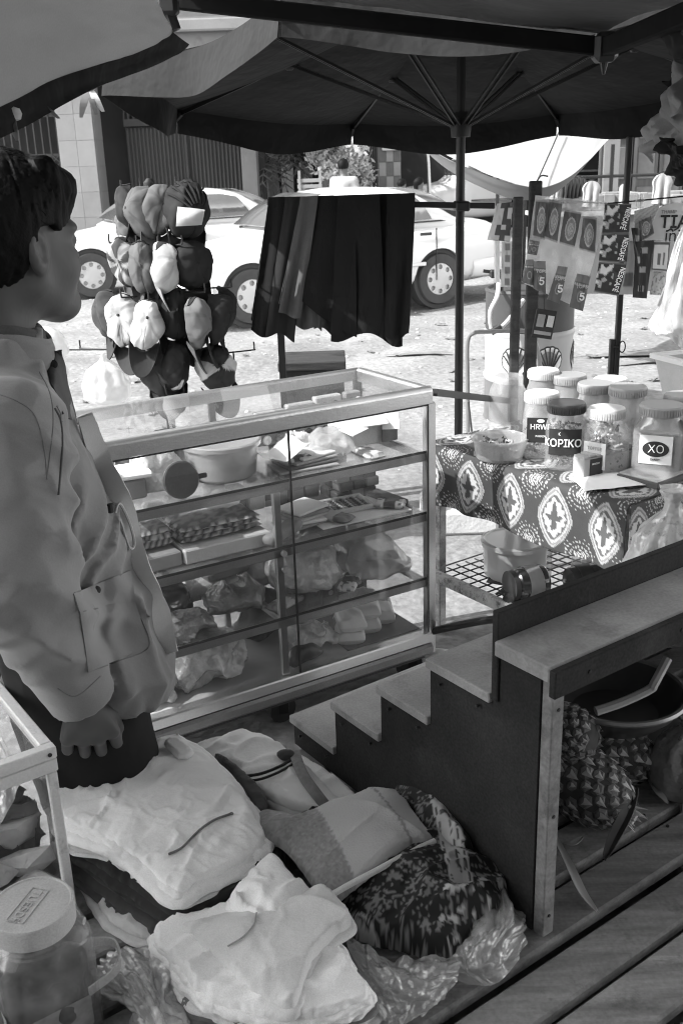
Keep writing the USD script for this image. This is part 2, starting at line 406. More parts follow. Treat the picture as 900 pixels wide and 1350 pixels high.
def relax(m, n=2, lam=.5):
    m = arr(m); import scipy.sparse as sp
    e = np.vstack([m.faces[:, [0, 1]], m.faces[:, [1, 2]], m.faces[:, [2, 0]]]); N = len(m.vertices)
    W = sp.coo_matrix((np.ones(len(e) * 2), (np.r_[e[:, 0], e[:, 1]], np.r_[e[:, 1], e[:, 0]])), shape=(N, N)).tocsr(); W.data[:] = 1; D = np.asarray(W.sum(1)).ravel()
    v = np.array(m.vertices)
    for _ in range(n): v = v + lam * ((W @ v) / D[:, None] - v)
    return trimesh.Trimesh(v, m.faces, process=False)

def hull(pts): return m3.Manifold.hull_points(np.asarray(pts, np.float64))
def ridged(x, y, ang, freq, seed=0, warp=0.6):
    """Soft parallel creases for cloth: 0..1."""
    c, s = math.cos(ang), math.sin(ang); u, v = x * c + y * s, -x * s + y * c
    p = np.stack([u * freq * .35, v * freq, np.zeros_like(u)], -1)
    w = fbm(p * .5 + 7, 2, seed + 5) * warp
    n = fbm(p + w[..., None], 3, seed)
    return 1 - np.abs(2 * n - 1) * 1.6
rs = np.random.RandomState(11)
# ---------------------------------------------------------------- setting: street, far buildings, trees
def graded(a, b, n, p=2.2):
    t = np.linspace(-1, 1, n); return np.sign(t) * np.abs(t) ** p * (b - a) / 2 + (a + b) / 2

gx = np.unique(np.r_[np.linspace(-400, -12, 14), np.linspace(-12, 12, 200), np.linspace(12, 400, 14)])
gy = np.unique(np.r_[np.linspace(-60, -2, 8), np.linspace(-2, 24, 230), np.linspace(24, 900, 24)])
GX, GY = np.meshgrid(gx, gy, indexing='ij')
def ground_z(x, y):
    x, y = np.asarray(x, float), np.asarray(y, float)
    far = np.clip((y - 4.9) / 2.0, 0, 1) * np.clip((26 - y) / 3, 0, 1)
    p = np.stack([x * .55, y * .55, 0 * x], -1); q = np.stack([x * 2.6, y * 2.6, 0 * x + 9], -1)
    return far * ((fbm(p, 3, 2) - .5) * .16 + (fbm(q, 3, 4) - .5) * .05)
m_ground = M('dirt', .205, .95, .36, .9, bump=.55, bscale=14, bdist=.03, spots=.3, spot_g=.17, spot_scale=.8, fine=.22, fine_scale=26)
struct('ground', gridmesh(np.stack([GX, GY, ground_z(GX, GY)], -1)), m_ground, smooth=True, label='bright dusty dirt street with trodden ruts')

rs = np.random.RandomState(11)
def stones(n, x0, x1, y0, y1, s0, s1):
    ico = trimesh.creation.icosphere(subdivisions=1); out = []
    for _ in range(n):
        x, y = rs.uniform(x0, x1), rs.uniform(y0, y1); s = s0 + (s1 - s0) * rs.rand() ** 3
        v = ico.vertices * (s * (1 + .5 * rs.rand(3))) * (1 + .35 * (rs.rand(len(ico.vertices), 1) - .5)); v[:, 2] *= .55
        out.append(trimesh.Trimesh(v + [x, y, float(ground_z(x, y)) + s * .1], ico.faces, process=False))
    return join(out)
single('rubble', 'small loose stones and dirt clods strewn over the street', 'rubble', stones(900, -4, 5, 5.2, 14, .004, .02), M('stone', .36, .9, .3, 20, bump=.3), smooth=False, kind='stuff', loc=(0, 8, 0))
def litter(n):
    out = []
    for _ in range(n):
        x, y = rs.uniform(-2.5, 4.5), rs.uniform(5.5, 11); s = rs.uniform(.02, .06); a = rs.rand() * 6.3
        P = np.stack(np.meshgrid(np.linspace(-1, 1, 4), np.linspace(-1, 1, 4), indexing='ij') + (np.zeros((4, 4)),), -1) * s * A_([1, .6, 1]); P[..., 2] = (rs.rand(4, 4)) * s * .5
        out.append(xf(thicken(P, .002), trs([x, y, float(ground_z(x, y)) + .004]) @ rotz(a)))
    return join(out)
single('street_litter', 'dark and pale scraps of litter scattered on the dirt street', 'litter', litter(90), M('litter', .16, .8, .5, 3), kind='stuff', loc=(0, 8, 0))
# two trodden dark damp patches right of the rack
def patch(cx, cy, a, b, seed, h):
    th = np.linspace(0, 2 * np.pi, 60, endpoint=False); r = 1 + .45 * (fbm(np.stack([np.cos(th) * 2, np.sin(th) * 2, 0 * th], -1), 3, seed) - .5) * 2
    pg = Polygon(np.c_[cx + a * r * np.cos(th), cy + b * r * np.sin(th)]).buffer(0)
    x0, y0, x1, y1 = pg.bounds; gxx, gyy = np.meshgrid(np.linspace(x0, x1, 40), np.linspace(y0, y1, 24)); p = np.c_[gxx.ravel(), gyy.ravel()]; p = p[shapely.contains_xy(pg, p[:, 0], p[:, 1])]
    p = np.vstack([p, np.asarray(pg.exterior.coords)[:-1]]); t = Delaunay(p).simplices; c = p[t].mean(1); t = t[shapely.contains_xy(pg, c[:, 0], c[:, 1])]
    e = p[t]; neg = np.cross(e[:, 1] - e[:, 0], e[:, 2] - e[:, 0]) < 0; t[neg] = t[neg][:, ::-1]
    return trimesh.Trimesh(np.c_[p, ground_z(p[:, 0], p[:, 1]) + h], t, process=False)
m_damp = M('damp_dirt', .17, .9, .3, 6, bump=.4, bscale=20)
p_ = at(862, 431, 9.0)
for k, (x, y, a, b) in enumerate([(at(862, 431, 8.6)[0], 8.65, .55, .17), (at(868, 447, 8.0)[0], 8.1, .4, .05), (at(565, 425, 8.4)[0], 9.0, .3, .06)]):
    struct('damp_patch' if k == 0 else 'damp_patch', patch(x, y, a, b, k + 3, .02), m_damp, label='dark damp patch in the dirt')

# ---- pale shophouse at the left, across the street
YB = 21.0
m_plaster = M('plaster', .17, .9, .10, 2.5, bump=.25, bscale=30, spots=.3, spot_g=.12, spot_scale=2.2, fine=.08)
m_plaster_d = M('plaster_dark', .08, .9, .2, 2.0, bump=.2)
m_gate = M('gate_steel', .05, .55, .2, 3, metal=.2)
m_shut = M('shutter_steel', .05, .6, .25, 1.2, stretch=(1, 1, .3))
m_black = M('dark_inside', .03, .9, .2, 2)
x0, x1, x2, x3 = at(84, 250, YB)[0], at(132, 250, YB)[0], at(166, 250, YB + .6)[0], at(322, 250, YB + .6)[0]
bld = thing('shophouse', 'pale plastered shophouse with lattice gate and ribbed steel shutter across the street', 'building', ((x0 + x3) / 2, YB, 0))
def tiles(xa, xb, za, zb, y, nx, nz, depth=.02, gap=.003, axis=0, pr=None, mats=None, name='tile'):
    dx, dz = (xb - xa) / nx, (zb - za) / nz
    for i in range(nx):
        for j in range(nz):
            c, s = (xa + (i + .5) * dx, za + (j + .5) * dz), (dx - gap, dz - gap)
            o = rs.uniform(0, .003)
            mm = box((c[0], y + o, c[1]), (s[0], depth, s[1]), .004) if axis == 0 else box((y + o, c[0], c[1]), (depth, s[0], s[1]), .004)
            part(pr, name, mm, mats[rs.randint(len(mats))], smooth=False)
mt = [M('wall_tile_a', .175, .7, .10, 3, bump=.2), M('wall_tile_b', .16, .7, .12, 3, bump=.2), M('wall_tile_c', .19, .7, .08, 3, bump=.2)]
pil = part(bld, 'pilaster', box(((x0 + x1) / 2, YB + .36, 3.5), (x1 - x0, .7, 7.0)), m_plaster)
tiles(x0 + .01, x1 - .01, .3, 3.7, YB, 2, 7, pr=pil, mats=mt)
tiles(YB + .03, YB + .69, .3, 3.7, x1, 1, 7, pr=pil, mats=mt, axis=1)
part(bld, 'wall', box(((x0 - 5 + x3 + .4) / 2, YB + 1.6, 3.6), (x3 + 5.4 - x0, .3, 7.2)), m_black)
part(bld, 'fascia', box(((x0 + x3) / 2 - 2, YB + .3, 5.95), (x3 - x0 + 5, .9, 4.3), .02), m_plaster)
part(bld, 'cornice', box(((x0 + x3) / 2 - 2, YB - .22, 4.2), (x3 - x0 + 5.1, .25, .22), .03), m_plaster)
part(bld, 'cornice', box(((x0 + x3) / 2 - 2, YB - .18, 4.75), (x3 - x0 + 5.1, .18, .1), .02), m_plaster)
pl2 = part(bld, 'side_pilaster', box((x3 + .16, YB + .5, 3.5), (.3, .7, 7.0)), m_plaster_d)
# folding lattice gate left of the pilaster
gate = part(bld, 'gate_rail', join([bar((x0 - 3.2, YB + .62, z), (x0 - .02, YB + .62, z), .05) for z in (.15, 1.4, 2.0, 2.75, 3.7)]), m_gate)
gx_ = np.arange(x0 - 3.1, x0 - .03, .155)
for x in gx_: part(gate, 'gate_bar', bar((x, YB + .6, .1), (x, YB + .6, 3.75), .028, .028, up=(0, 1, 0)), m_gate, smooth=False)
lat = []
for x in gx_[:-1]:
    for za, zb in ((1.4, 2.0), (2.75, 3.7), (.15, 1.4)):
        nz = 4; h = (zb - za) / nz
        for k in range(nz):
            lat += [bar((x, YB + .58, za + k * h), (x + .155, YB + .58, za + (k + 1) * h), .018, .012, up=(0, 1, 0)), bar((x + .155, YB + .575, za + k * h), (x, YB + .575, za + (k + 1) * h), .018, .012, up=(0, 1, 0))]
part(gate, 'gate_lattice', join(lat), m_gate, smooth=False, kind='stuff')
# ribbed shutter right of the pilaster, lattice transom above it
sh = part(bld, 'shutter', box(((x2 + x3) / 2, YB + 1.2, 1.35), (x3 - x2, .06, 2.3)), m_shut)
n = 30
for k in range(n):
    x = x2 + (x3 - x2) * (k + .5) / n
    part(sh, 'shutter_rib', box((x, YB + 1.15, 1.35), ((x3 - x2) / n * .55, .05, 2.28), .012), m_shut, smooth=False)
part(bld, 'shutter_edge', box(((x2 + x3) / 2 + .02, YB + 1.1, 1.35), (.05, .1, 2.32)), m_gate)
part(bld, 'lock_plate', box(((x2 + x3) / 2 + .02, YB + 1.02, 1.35), (.16, .06, .22), .02), m_gate)
part(bld, 'gate_lattice', join([bar((x2 + (x3 - x2) * k / 24, YB + 1.1, 2.65), (x2 + (x3 - x2) * (k + 1) / 24, YB + 1.1, 3.7), .03, up=(0, 1, 0)) for k in range(24)] + [bar((x2 + (x3 - x2) * (k + 1) / 24, YB + 1.08, 2.65), (x2 + (x3 - x2) * k / 24, YB + 1.08, 3.7), .03, up=(0, 1, 0)) for k in range(24)]), m_gate, smooth=False, kind='stuff')
part(bld, 'lintel', box(((x2 + x3) / 2, YB + 1.1, 2.58), (x3 - x2, .14, .14)), m_gate)

# ---- dark shophouses to the right, column with chequered tiles, open fronts
YC = 24.0
xa, xb, xr = at(478, 240, YC)[0], at(527, 240, YC)[0], at(1010, 240, YC)[0]
dk = thing('dark_shophouse', 'dark open-fronted shophouse behind the market stalls with tall panelled doors', 'building', ((xb + xr) / 2, YC, 0))
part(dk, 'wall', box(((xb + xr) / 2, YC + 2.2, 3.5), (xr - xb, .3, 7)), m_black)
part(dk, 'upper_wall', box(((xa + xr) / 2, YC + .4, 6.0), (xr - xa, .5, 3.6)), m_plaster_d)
col = part(dk, 'column', box(((xa + .35 + xb) / 2, YC - .1, 2.4), (xb - xa - .35, .6, 4.8)), m_plaster)
c_tiles = [M('tile_pale', .26, .5, .15, 4), M('tile_mid', .12, .5, .2, 4)]
w4 = (xb - xa - .37) / 3
for i in range(3):
    for j in range(13):
        part(col, 'tile', box((xa + .36 + (i + .5) * w4, YC - .405 + .002 * ((i + j) % 3), .3 + j * .3), (w4 - .01, .02, .285), .004), c_tiles[(i + j) % 2], smooth=False)
part(dk, 'ribbed_wall', join([box((xa + .03 + .05 * k, YC + .1, 2.2), (.03, .1, 4.4)) for k in range(8)]), M('ribbed', .1, .8, .2, 3), smooth=False)
plate = part(dk, 'sign_plate', box((at(519, 190, YC - .5)[0], YC - .46, at(519, 190, YC - .46)[2]), (.52, .03, .24), .01), M('plate', .6, .5, .05))
q = at(509, 194, YC - .49); part(plate, 'lettering', xf(text_mesh('101511', .17, .006, True), frame((q[0], YC - .484, q[2]), (1, 0, 0), z=(0, -1, 0))), m_black, smooth=False)
m_door = M('door_wood', .10, .6, .3, 2, stretch=(4, 4, .5)); m_door2 = M('door_panel', .16, .6, .3, 2)
for k in range(5):
    xd = at(812, 230, YC)[0] + k * .62
    d = part(dk, 'door_leaf', box((xd + .3, YC + .9, 1.9), (.58, .06, 3.8)), m_door)
    for j in range(4): part(d, 'door_panel', box((xd + .3, YC + .85, .55 + j * .9), (.4, .05, .72), .015), m_door2, smooth=False)
part(dk, 'pilaster', box((at(813, 230, YC)[0] - .12, YC + .3, 2.6), (.34, .5, 5.2)), m_plaster)
for k in range(4): part(dk, 'shelf', box((at(660, 230, YC)[0] + .9, YC + 1.7, .7 + .6 * k), (3.4, .5, .04)), m_door)
for k in range(6): part(dk, 'post', bar((at(566 + 46 * k, 230, YC)[0], YC + .2, 0), (at(566 + 46 * k, 230, YC)[0], YC + .2, 4.4), .07, up=(0, 1, 0)), m_gate)
part(dk, 'cable', tube(spline([at(556, 180, YC - .8), at(564, 205, YC - .8), at(567, 268, YC - .8)], 20), .03, 6), M('pale_cable', .5))
pts = [at(323, 215, 27)[0], at(480, 215, 27)[0]]
wall2 = thing('garden_wall', 'dark weathered yard wall behind the palm and the flowering bush', 'wall', (sum(pts) / 2, 27, 0))
part(wall2, 'wall', box((sum(pts) / 2, 27, 2.8), (pts[1] - pts[0] + 2, .3, 5.6)), M('yard_wall', .04, .9, .4, 1.2, bump=.3))
for k in range(7): part(wall2, 'pier', box((pts[0] + (k + .3) * (pts[1] - pts[0]) / 6.5, 26.8, 2.2), (.3, .2, 4.4)), M('pier_wall', .07, .9, .4, 2))

# ---- vegetation between the buildings
def leaves(n, c, r, s, seed, flat=.4):
    r_ = np.random.RandomState(seed); d = r_.normal(size=(n, 3)); d /= np.linalg.norm(d, axis=1, keepdims=True)
    cl = r_.normal(size=(26, 3)); cl /= np.linalg.norm(cl, axis=1, keepdims=True)
    k = r_.randint(26, size=n); p = A_(c) + A_(r) * (cl[k] * r_.uniform(.35, .85, (26, 1))[k] + .33 * d * r_.rand(n, 1) ** .5)
    a = r_.normal(size=(n, 3)); a /= np.linalg.norm(a, axis=1, keepdims=True); b = np.cross(a, r_.normal(size=(n, 3))); b /= np.linalg.norm(b, axis=1, keepdims=True)
    ss = s * r_.uniform(.6, 1.3, (n, 1)); nn = np.cross(a, b) * ss * .25
    v = np.stack([p - a * ss, p - b * ss * flat + nn, p + a * ss, p + b * ss * flat + nn], 1).reshape(-1, 3)
    i = np.arange(n)[:, None] * 4
    return trimesh.Trimesh(v, np.vstack([i + [0, 1, 2], i + [0, 2, 3]]), process=False)
m_leaf = M('leaf_pale', .36, .5, .5, 1.5, thin=.3); m_leafd = M('leaf_dark', .07, .5, .5, 1.5, thin=.25); m_bark = M('bark', .12, .9, .3, 8, stretch=(3, 3, .6), bump=.4)
c = at(440, 205, 22.5)
bush = thing('flowering_bush', 'pale leafy flowering bush across the street behind the person in white', 'bush', (c[0], 22.5, 0))
part(bush, 'trunk', join([tube([(c[0] + .1 * k, 22.5, 0), (c[0] + .2 * k, 22.5 + .1 * k, 1), (c[0] + .45 * k, 22.4, c[2] + .1)], [.06, .04, .02], 6) for k in (-1, 0, 1, 1.8)]), m_bark)
part(bush, 'crown', leaves(2600, (c[0], 22.5, c[2] + .1), (.95, .8, 1.0), .075, 3), m_leaf, smooth=False)
part(bush, 'blossom', leaves(1100, (c[0] + .1, 22.2, c[2] + .2), (.85, .7, .9), .06, 9, .8), M('blossom', .8, .6, .2, 3, thin=.3), smooth=False)
c2 = at(470, 228, 22)
b2 = thing('low_bush', 'low pale bush right of the person in white', 'bush', (c2[0], 22, 0))
part(b2, 'stem', join([tube([(c2[0], 22, 0), (c2[0] + k * .1, 22, c2[2])], [.03, .012], 5) for k in (-1, 0, 1)]), m_bark)
part(b2, 'crown', leaves(1300, (c2[0], 22, c2[2] - .3), (.5, .5, .75), .06, 21), m_leaf, smooth=False)
c3 = at(356, 215, 23)
palm = thing('palm_tree', 'dark palm with drooping fronds in front of the yard wall', 'tree', (c3[0], 23, 0))
part(palm, 'trunk', tube([(c3[0], 23, 0), (c3[0] + .05, 23, c3[2] * .6), (c3[0], 23, c3[2] + .1)], [.2, .15, .13], 10), m_bark)
for k in range(17):
    a = k * 2.4; L_ = .95 + .3 * rs.rand(); el = rs.uniform(-.2, 1.0)
    s = np.linspace(0, 1, 9); rx = s * L_; rz = math.sin(el) * L_ * s - .75 * s ** 2 * L_
    P0 = np.c_[c3[0] + np.cos(a) * rx, 23 + np.sin(a) * rx * .8, c3[2] + .1 + rz]
    quads = []
    side = A_([-np.sin(a), np.cos(a), 0])
    for i in range(1, 9):
        for sg in (-1, 1):
            w = .34 * math.sin(math.pi * min(1, .15 + s[i] * .85)) + .06
            tip = P0[i] + sg * side * w + (P0[i] - P0[i - 1]) * .9 - [0, 0, .12]
            quads.append(trimesh.Trimesh(A_([P0[i], P0[i] + (P0[i] - P0[i - 1]) * .42, tip]), [[0, 1, 2]], process=False))
    fr = part(palm, 'frond', join(quads + [tube(P0, np.linspace(.02, .006, 9), 4)]), m_leafd, smooth=False)
c4 = at(398, 200, 25)
tr = thing('broadleaf_tree', 'dark leafy tree behind the palm and the bush', 'tree', (c4[0], 25, 0))
part(tr, 'trunk', tube([(c4[0], 25, 0), (c4[0] + .1, 25, 2.2), (c4[0] - .1, 25, 4)], [.2, .14, .08], 8), m_bark)
part(tr, 'crown', leaves(3600, (c4[0], 25, 3.1), (1.9, 1.2, 1.9), .11, 31), m_leafd, smooth=False)
q = at(392, 246, 20.5); q2 = at(425, 246, 20.5)
bn = thing('slatted_bench', 'small pale slatted bench before the dark shrubs', 'bench', ((q[0] + q2[0]) / 2, 20.5, 0))
m_pale = M('pale_wood', .2, .6, .1)
for k, z in enumerate((.0, .11)): part(bn, 'slat', box(((q[0] + q2[0]) / 2, 20.6, q[2] + z), (q2[0] - q[0], .03, .07), .006), m_pale)
for x in (q[0] + .04, q2[0] - .04): part(bn, 'leg', bar((x, 20.55, 0), (x, 20.6, q[2] + .3), .05, up=(0, 1, 0)), m_pale)
part(bn, 'seat', box(((q[0] + q2[0]) / 2, 20.35, q[2] - .1), (q2[0] - q[0], .4, .05), .01), m_pale)

# unseen wall added behind the camera to hold back sky light
rw = thing('added_rear_wall', 'shophouse wall standing behind the stall, on the photographer\'s side', 'building', (0, -2.4, 0))
m_rear = M('rear_wall', .16, .9, .2, 2)
part(rw, 'wall', box((0, -2.4, 2.6), (16, .3, 5.2)), m_rear); part(rw, 'door', box((-1.6, -2.235, 1.2), (1.2, .03, 2.4)), m_door); part(rw, 'door', box((2.2, -2.235, 1.2), (1.2, .03, 2.4)), m_door)
# ---------------------------------------------------------------- two white saloons and a far van
m_paint = M('white_paint', .58, .25, .05, 1.5, coat=.6, spec=.5)
m_carglass = M('car_glass', .07, .03, .4, 1.2, spec=1.0, gloss=.25)
m_tyre = M('tyre', .05, .8, .2, 10); m_rim = M('wheel_cover', .45, .35, .06, 5, metal=.3); m_trim = M('black_trim', .04, .5, .1)
m_lamp = M('lamp_lens', .45, .08, .2, 12, spec=.8); m_chrome = M('bright_metal', .7, .2, .05, metal=.9)

def sect(x, w, zb, zt, n=11, ex=4.5, tz=.0):
    """Right half outline of one cross-section from bottom to top, superelliptic."""
    t = np.linspace(-np.pi / 2, np.pi / 2, n); h, c = (zt - zb) / 2, (zt + zb) / 2
    y = w * np.sign(np.cos(t)) * np.abs(np.cos(t)) ** (2 / ex); z = c + h * np.sign(np.sin(t)) * np.abs(np.sin(t)) ** (2 / ex)
    y = y * (1 - tz * np.clip((z - c) / h, 0, 1) ** 2)
    return np.c_[np.full(n, x), y, z]
def loft(st, **kw):
    rows = []
    for s in st:
        r = sect(*s, **kw); rows.append(np.vstack([r, (r * [1, -1, 1])[-2:0:-1]]))
    P = A_(rows); k, n = P.shape[:2]
    m = gridmesh(np.concatenate([P, P[:, :1]], 1)[:, ::-1])
    v = P.reshape(-1, 3); i, j = np.meshgrid(np.arange(k - 1), np.arange(n), indexing='ij'); j2 = (j + 1) % n
    q = np.stack([i * n + j, i * n + j2, (i + 1) * n + j2, (i + 1) * n + j], -1).reshape(-1, 4)
    v = np.vstack([v, P[0].mean(0), P[-1].mean(0)]); a, b = k * n, k * n + 1; jj = np.arange(n)
    f = np.vstack([q[:, [0, 2, 1]], q[:, [0, 3, 2]], np.c_[np.full(n, a), jj, (jj + 1) % n], np.c_[np.full(n, b), (k - 1) * n + (jj + 1) % n, (k - 1) * n + jj]])
    m = trimesh.Trimesh(v, f, process=False)
    if m.volume < 0: m.invert()
    return m
def resample(st, n):
    s = A_(st, float); from scipy.interpolate import PchipInterpolator
    x = np.linspace(s[0, 0], s[-1, 0], n); f = PchipInterpolator(s[:, 0], s[:, 1:]); return np.c_[x, f(x)]
def man(m): m = arr(m); return m3.Manifold(m3.Mesh(np.asarray(m.vertices, np.float32), np.asarray(m.faces, np.uint32)))

def build_car(name, label, loc, rot, group):
    t = thing(name, label, 'car', loc, rot, group)
    body_st = [(0.0, .62, .34, .58), (.06, .74, .24, .64), (.2, .80, .20, .70), (.6, .83, .19, .80), (1.05, .84, .19, .87), (1.35, .84, .19, .92), (2.2, .845, .19, .93), (3.2, .845, .19, .95), (3.7, .83, .2, .97), (4.05, .80, .22, .96), (4.2, .74, .26, .9), (4.26, .62, .36, .8)]
    b = loft(resample(body_st, 60), ex=4.2, n=15)
    B = man(b)
    for wx in (.82, 3.26):
        for sy in (-1, 1):
            c = man(cyl((wx, sy * .55, .31), (wx, sy * 1.1, .31), .355, 36)); B = B - c
    part(t, 'body', B, m_paint, smooth=40, world=False)
    cab = [(1.22, .70, .80, .93), (1.45, .71, .80, 1.06), (1.72, .71, .8, 1.24), (1.95, .70, .8, 1.345), (2.3, .70, .8, 1.385), (2.75, .70, .8, 1.375), (3.1, .70, .8, 1.31), (3.4, .705, .8, 1.16), (3.62, .70, .8, 1.03), (3.8, .68, .8, .94)]
    part(t, 'roof', loft(resample(cab, 50), ex=4.0, n=17, tz=.17), m_paint, smooth=40, world=False)
    # side windows laid on the cabin side
    def side(pts, sy, off=.012):
        out = []
        zs = lambda z: .70 * (1 - .17 * np.clip((z - 1.09) / .29, 0, 1) ** 2) - .045 * np.clip((z - 1.2) / .14, 0, 1) ** 2 + off
        pg = Polygon(pts); x0, z0, x1, z1 = pg.bounds
        g = np.stack(np.meshgrid(np.linspace(x0, x1, 16), np.linspace(z0, z1, 7)), -1).reshape(-1, 2); g = g[shapely.contains_xy(pg.buffer(-.01), g[:, 0], g[:, 1])]
        p = np.vstack([[pg.exterior.interpolate(u, True).coords[0] for u in np.linspace(0, 1, 40, endpoint=False)], g]); tr_ = Delaunay(p).simplices; c = p[tr_].mean(1); tr_ = tr_[shapely.contains_xy(pg, c[:, 0], c[:, 1])]
        return trimesh.Trimesh(np.c_[p[:, 0], sy * zs(p[:, 1]), p[:, 1]], tr_, process=False)
    for sy in (-1, 1):
        part(t, 'side_window', side([(1.62, .97), (2.42, .98), (2.40, 1.30), (2.1, 1.29), (1.9, 1.24)], sy), m_carglass, world=False)
        part(t, 'side_window', side([(2.49, .98), (3.22, 1.0), (3.02, 1.25), (2.8, 1.295), (2.47, 1.30)], sy), m_carglass, world=False)
        part(t, 'window_trim', side([(1.30, .955), (3.42, .985), (3.42, .965), (1.30, .94)], sy, .02), m_trim, world=False)
        part(t, 'mirror', box((1.66, sy * .86, .99), (.10, .2, .13), .03), m_paint, world=False)
        for hx in (2.25, 3.05): part(t, 'door_handle', box((hx, sy * .842, .84), (.16, .025, .035), .008), m_trim, world=False)
        for dx in (1.52, 2.46, 3.2): part(t, 'door_seam', box((dx, sy * .836, .6), (.008, .02, .6)), m_trim, world=False)
        part(t, 'headlight', box((.13, sy * .58, .60), (.16, .26, .11), .03), m_lamp, world=False)
        part(t, 'tail_light', box((4.17, sy * .63, .82), (.14, .22, .16), .03), M('tail_lens', .16, .15, .1), world=False)
        part(t, 'side_moulding', box((2.1, sy * .846, .5), (1.9, .02, .045), .008), m_paint, world=False)
    def across(st, w0, w1, off):
        (xa, za), (xb, zb) = st; d = A_([xb - xa, zb - za]); nrm = A_([-d[1], d[0]]) / np.linalg.norm(d) * off
        u, v = np.meshgrid(np.linspace(0, 1, 12), np.linspace(-1, 1, 14), indexing='ij')
        bow = .055 * (1 - v ** 2)
        sgn = -1 if za < zb else 1
        return thicken(np.stack([xa + d[0] * u + nrm[0] + sgn * bow * .6, v * (w0 + (w1 - w0) * u), za + d[1] * u + nrm[1] + .012 * (1 - v ** 2) + .045 * np.sin(u * np.pi)], -1), .006)
    part(t, 'windscreen', across(((1.25, .975), (1.86, 1.315)), .66, .53, .02), m_carglass, world=False)
    part(t, 'rear_window', across(((3.06, 1.325), (3.62, 1.05)), .53, .64, .02), m_carglass, world=False)
    part(t, 'bumper', loft(resample([(-.07, .5, .30, .42), (-.04, .70, .25, .49), (.08, .82, .22, .52), (.36, .848, .22, .52)], 14), ex=4, n=11), m_paint, world=False)
    part(t, 'bumper', loft(resample([(3.74, .848, .24, .56), (4.15, .83, .24, .58), (4.32, .72, .28, .56), (4.36, .5, .34, .5)], 14), ex=4, n=11), m_paint, world=False)
    part(t, 'grille', box((.0, 0, .60), (.06, .62, .07), .01), m_trim, world=False)
    part(t, 'number_plate', box((-.075, 0, .40), (.02, .4, .12), .004), m_rim, world=False)
    for wx in (.82, 3.26):
        for sy in (-1, 1):
            R_ = .305
            prof = [(R_ * .62, -.09), (R_ * .95, -.095), (R_, -.06), (R_, .06), (R_ * .95, .095), (R_ * .62, .09), (R_ * .62, -.09)]
            T = trs([wx, sy * .74, .305]) @ (rotx(math.pi / 2) if sy < 0 else rotx(-math.pi / 2))
            w = part(t, 'wheel', xf(lathe(prof, 40), T), m_tyre, world=False)
            disc = m3.CrossSection([[(0, .0), (R_ * .64, .0), (R_ * .66, .06), (R_ * .6, .085), (R_ * .3, .095), (0, .098)]]).revolve(40)
            for k in range(8):
                a = k * 2 * math.pi / 8; disc = disc - man(cyl((math.cos(a) * R_ * .47, math.sin(a) * R_ * .47, .06), (math.cos(a) * R_ * .47, math.sin(a) * R_ * .47, .2), .03, 12))
            part(w, 'wheel_cover', xf(arr(disc), T), m_rim, world=False)
            part(w, 'wheel_hub', xf(cyl((0, 0, -.06), (0, 0, -.02), R_ * .62, 24), T), m_trim, world=False)
            part(t, 'arch_lining', xf(lathe([(.30, -.14), (.352, -.14), (.352, .055), (.30, .055), (.30, -.14)], 30), T), m_trim, world=False)
    return t
build_car('parked_car', 'nearer white saloon parked behind the hanging dark trousers', (-2.0, 11.45, 0), math.radians(27.1), 'white saloons parked along the street')
build_car('parked_car', 'farther white saloon partly hidden behind the cap stand', (-4.4, 14.5, 0), math.radians(23), 'white saloons parked along the street')
q = at(583, 296, 26)
van = thing('parked_van', 'small far white van seen beside the umbrella pole', 'van', (q[0], 26, 0), .5)
part(van, 'body', loft(resample([(-1, .5, .3, .8), (-.9, .75, .25, 1.0), (0, .8, .25, 1.2), (.3, .8, .25, 1.75), (2.4, .8, .25, 1.8), (2.5, .6, .4, 1.6)], 24), ex=5), m_paint, world=False)
part(van, 'window', box((1.0, -.79, 1.4), (1.6, .05, .35), .02), m_carglass, world=False); part(van, 'windscreen', box((.12, 0, 1.45), (.1, 1.3, .4), .02), m_carglass, world=False)
for wx in (-.4, 1.8): part(van, 'wheel', cyl((wx, -.82, .3), (wx, -.6, .3), .3, 20), m_tyre, world=False)
# ---------------------------------------------------------------- big umbrella and the tarps
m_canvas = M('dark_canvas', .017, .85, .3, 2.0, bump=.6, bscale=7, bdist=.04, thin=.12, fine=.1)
m_canvas_l = M('light_canvas', .30, .8, .05, 2.5, bump=.12, bscale=5, bdist=.02, thin=.5, fine=.05)
m_canvas_p = M('pale_canvas', .5, .8, .06, 2.5, bump=.2, bscale=7, thin=.45, fine=.06)
m_steel = M('black_steel', .016, .45, .2, 8, spec=.35)
HUB = A_([.556, 4.49]); RU, TILT = 1.45, -.096
def tilted(x, y, z): return A_([x, y, z + TILT * (y - HUB[1])])
ZT = 1.99
umb = thing('market_umbrella', 'big dark eight-sided market umbrella over the middle of the stall', 'umbrella', (*HUB, 0))
tips = [tilted(HUB[0] + RU * math.cos(math.radians(17 + k * 45)), HUB[1] + RU * math.sin(math.radians(17 + k * 45)), ZT) for k in range(8)]
apex = A_([*HUB, 2.36])
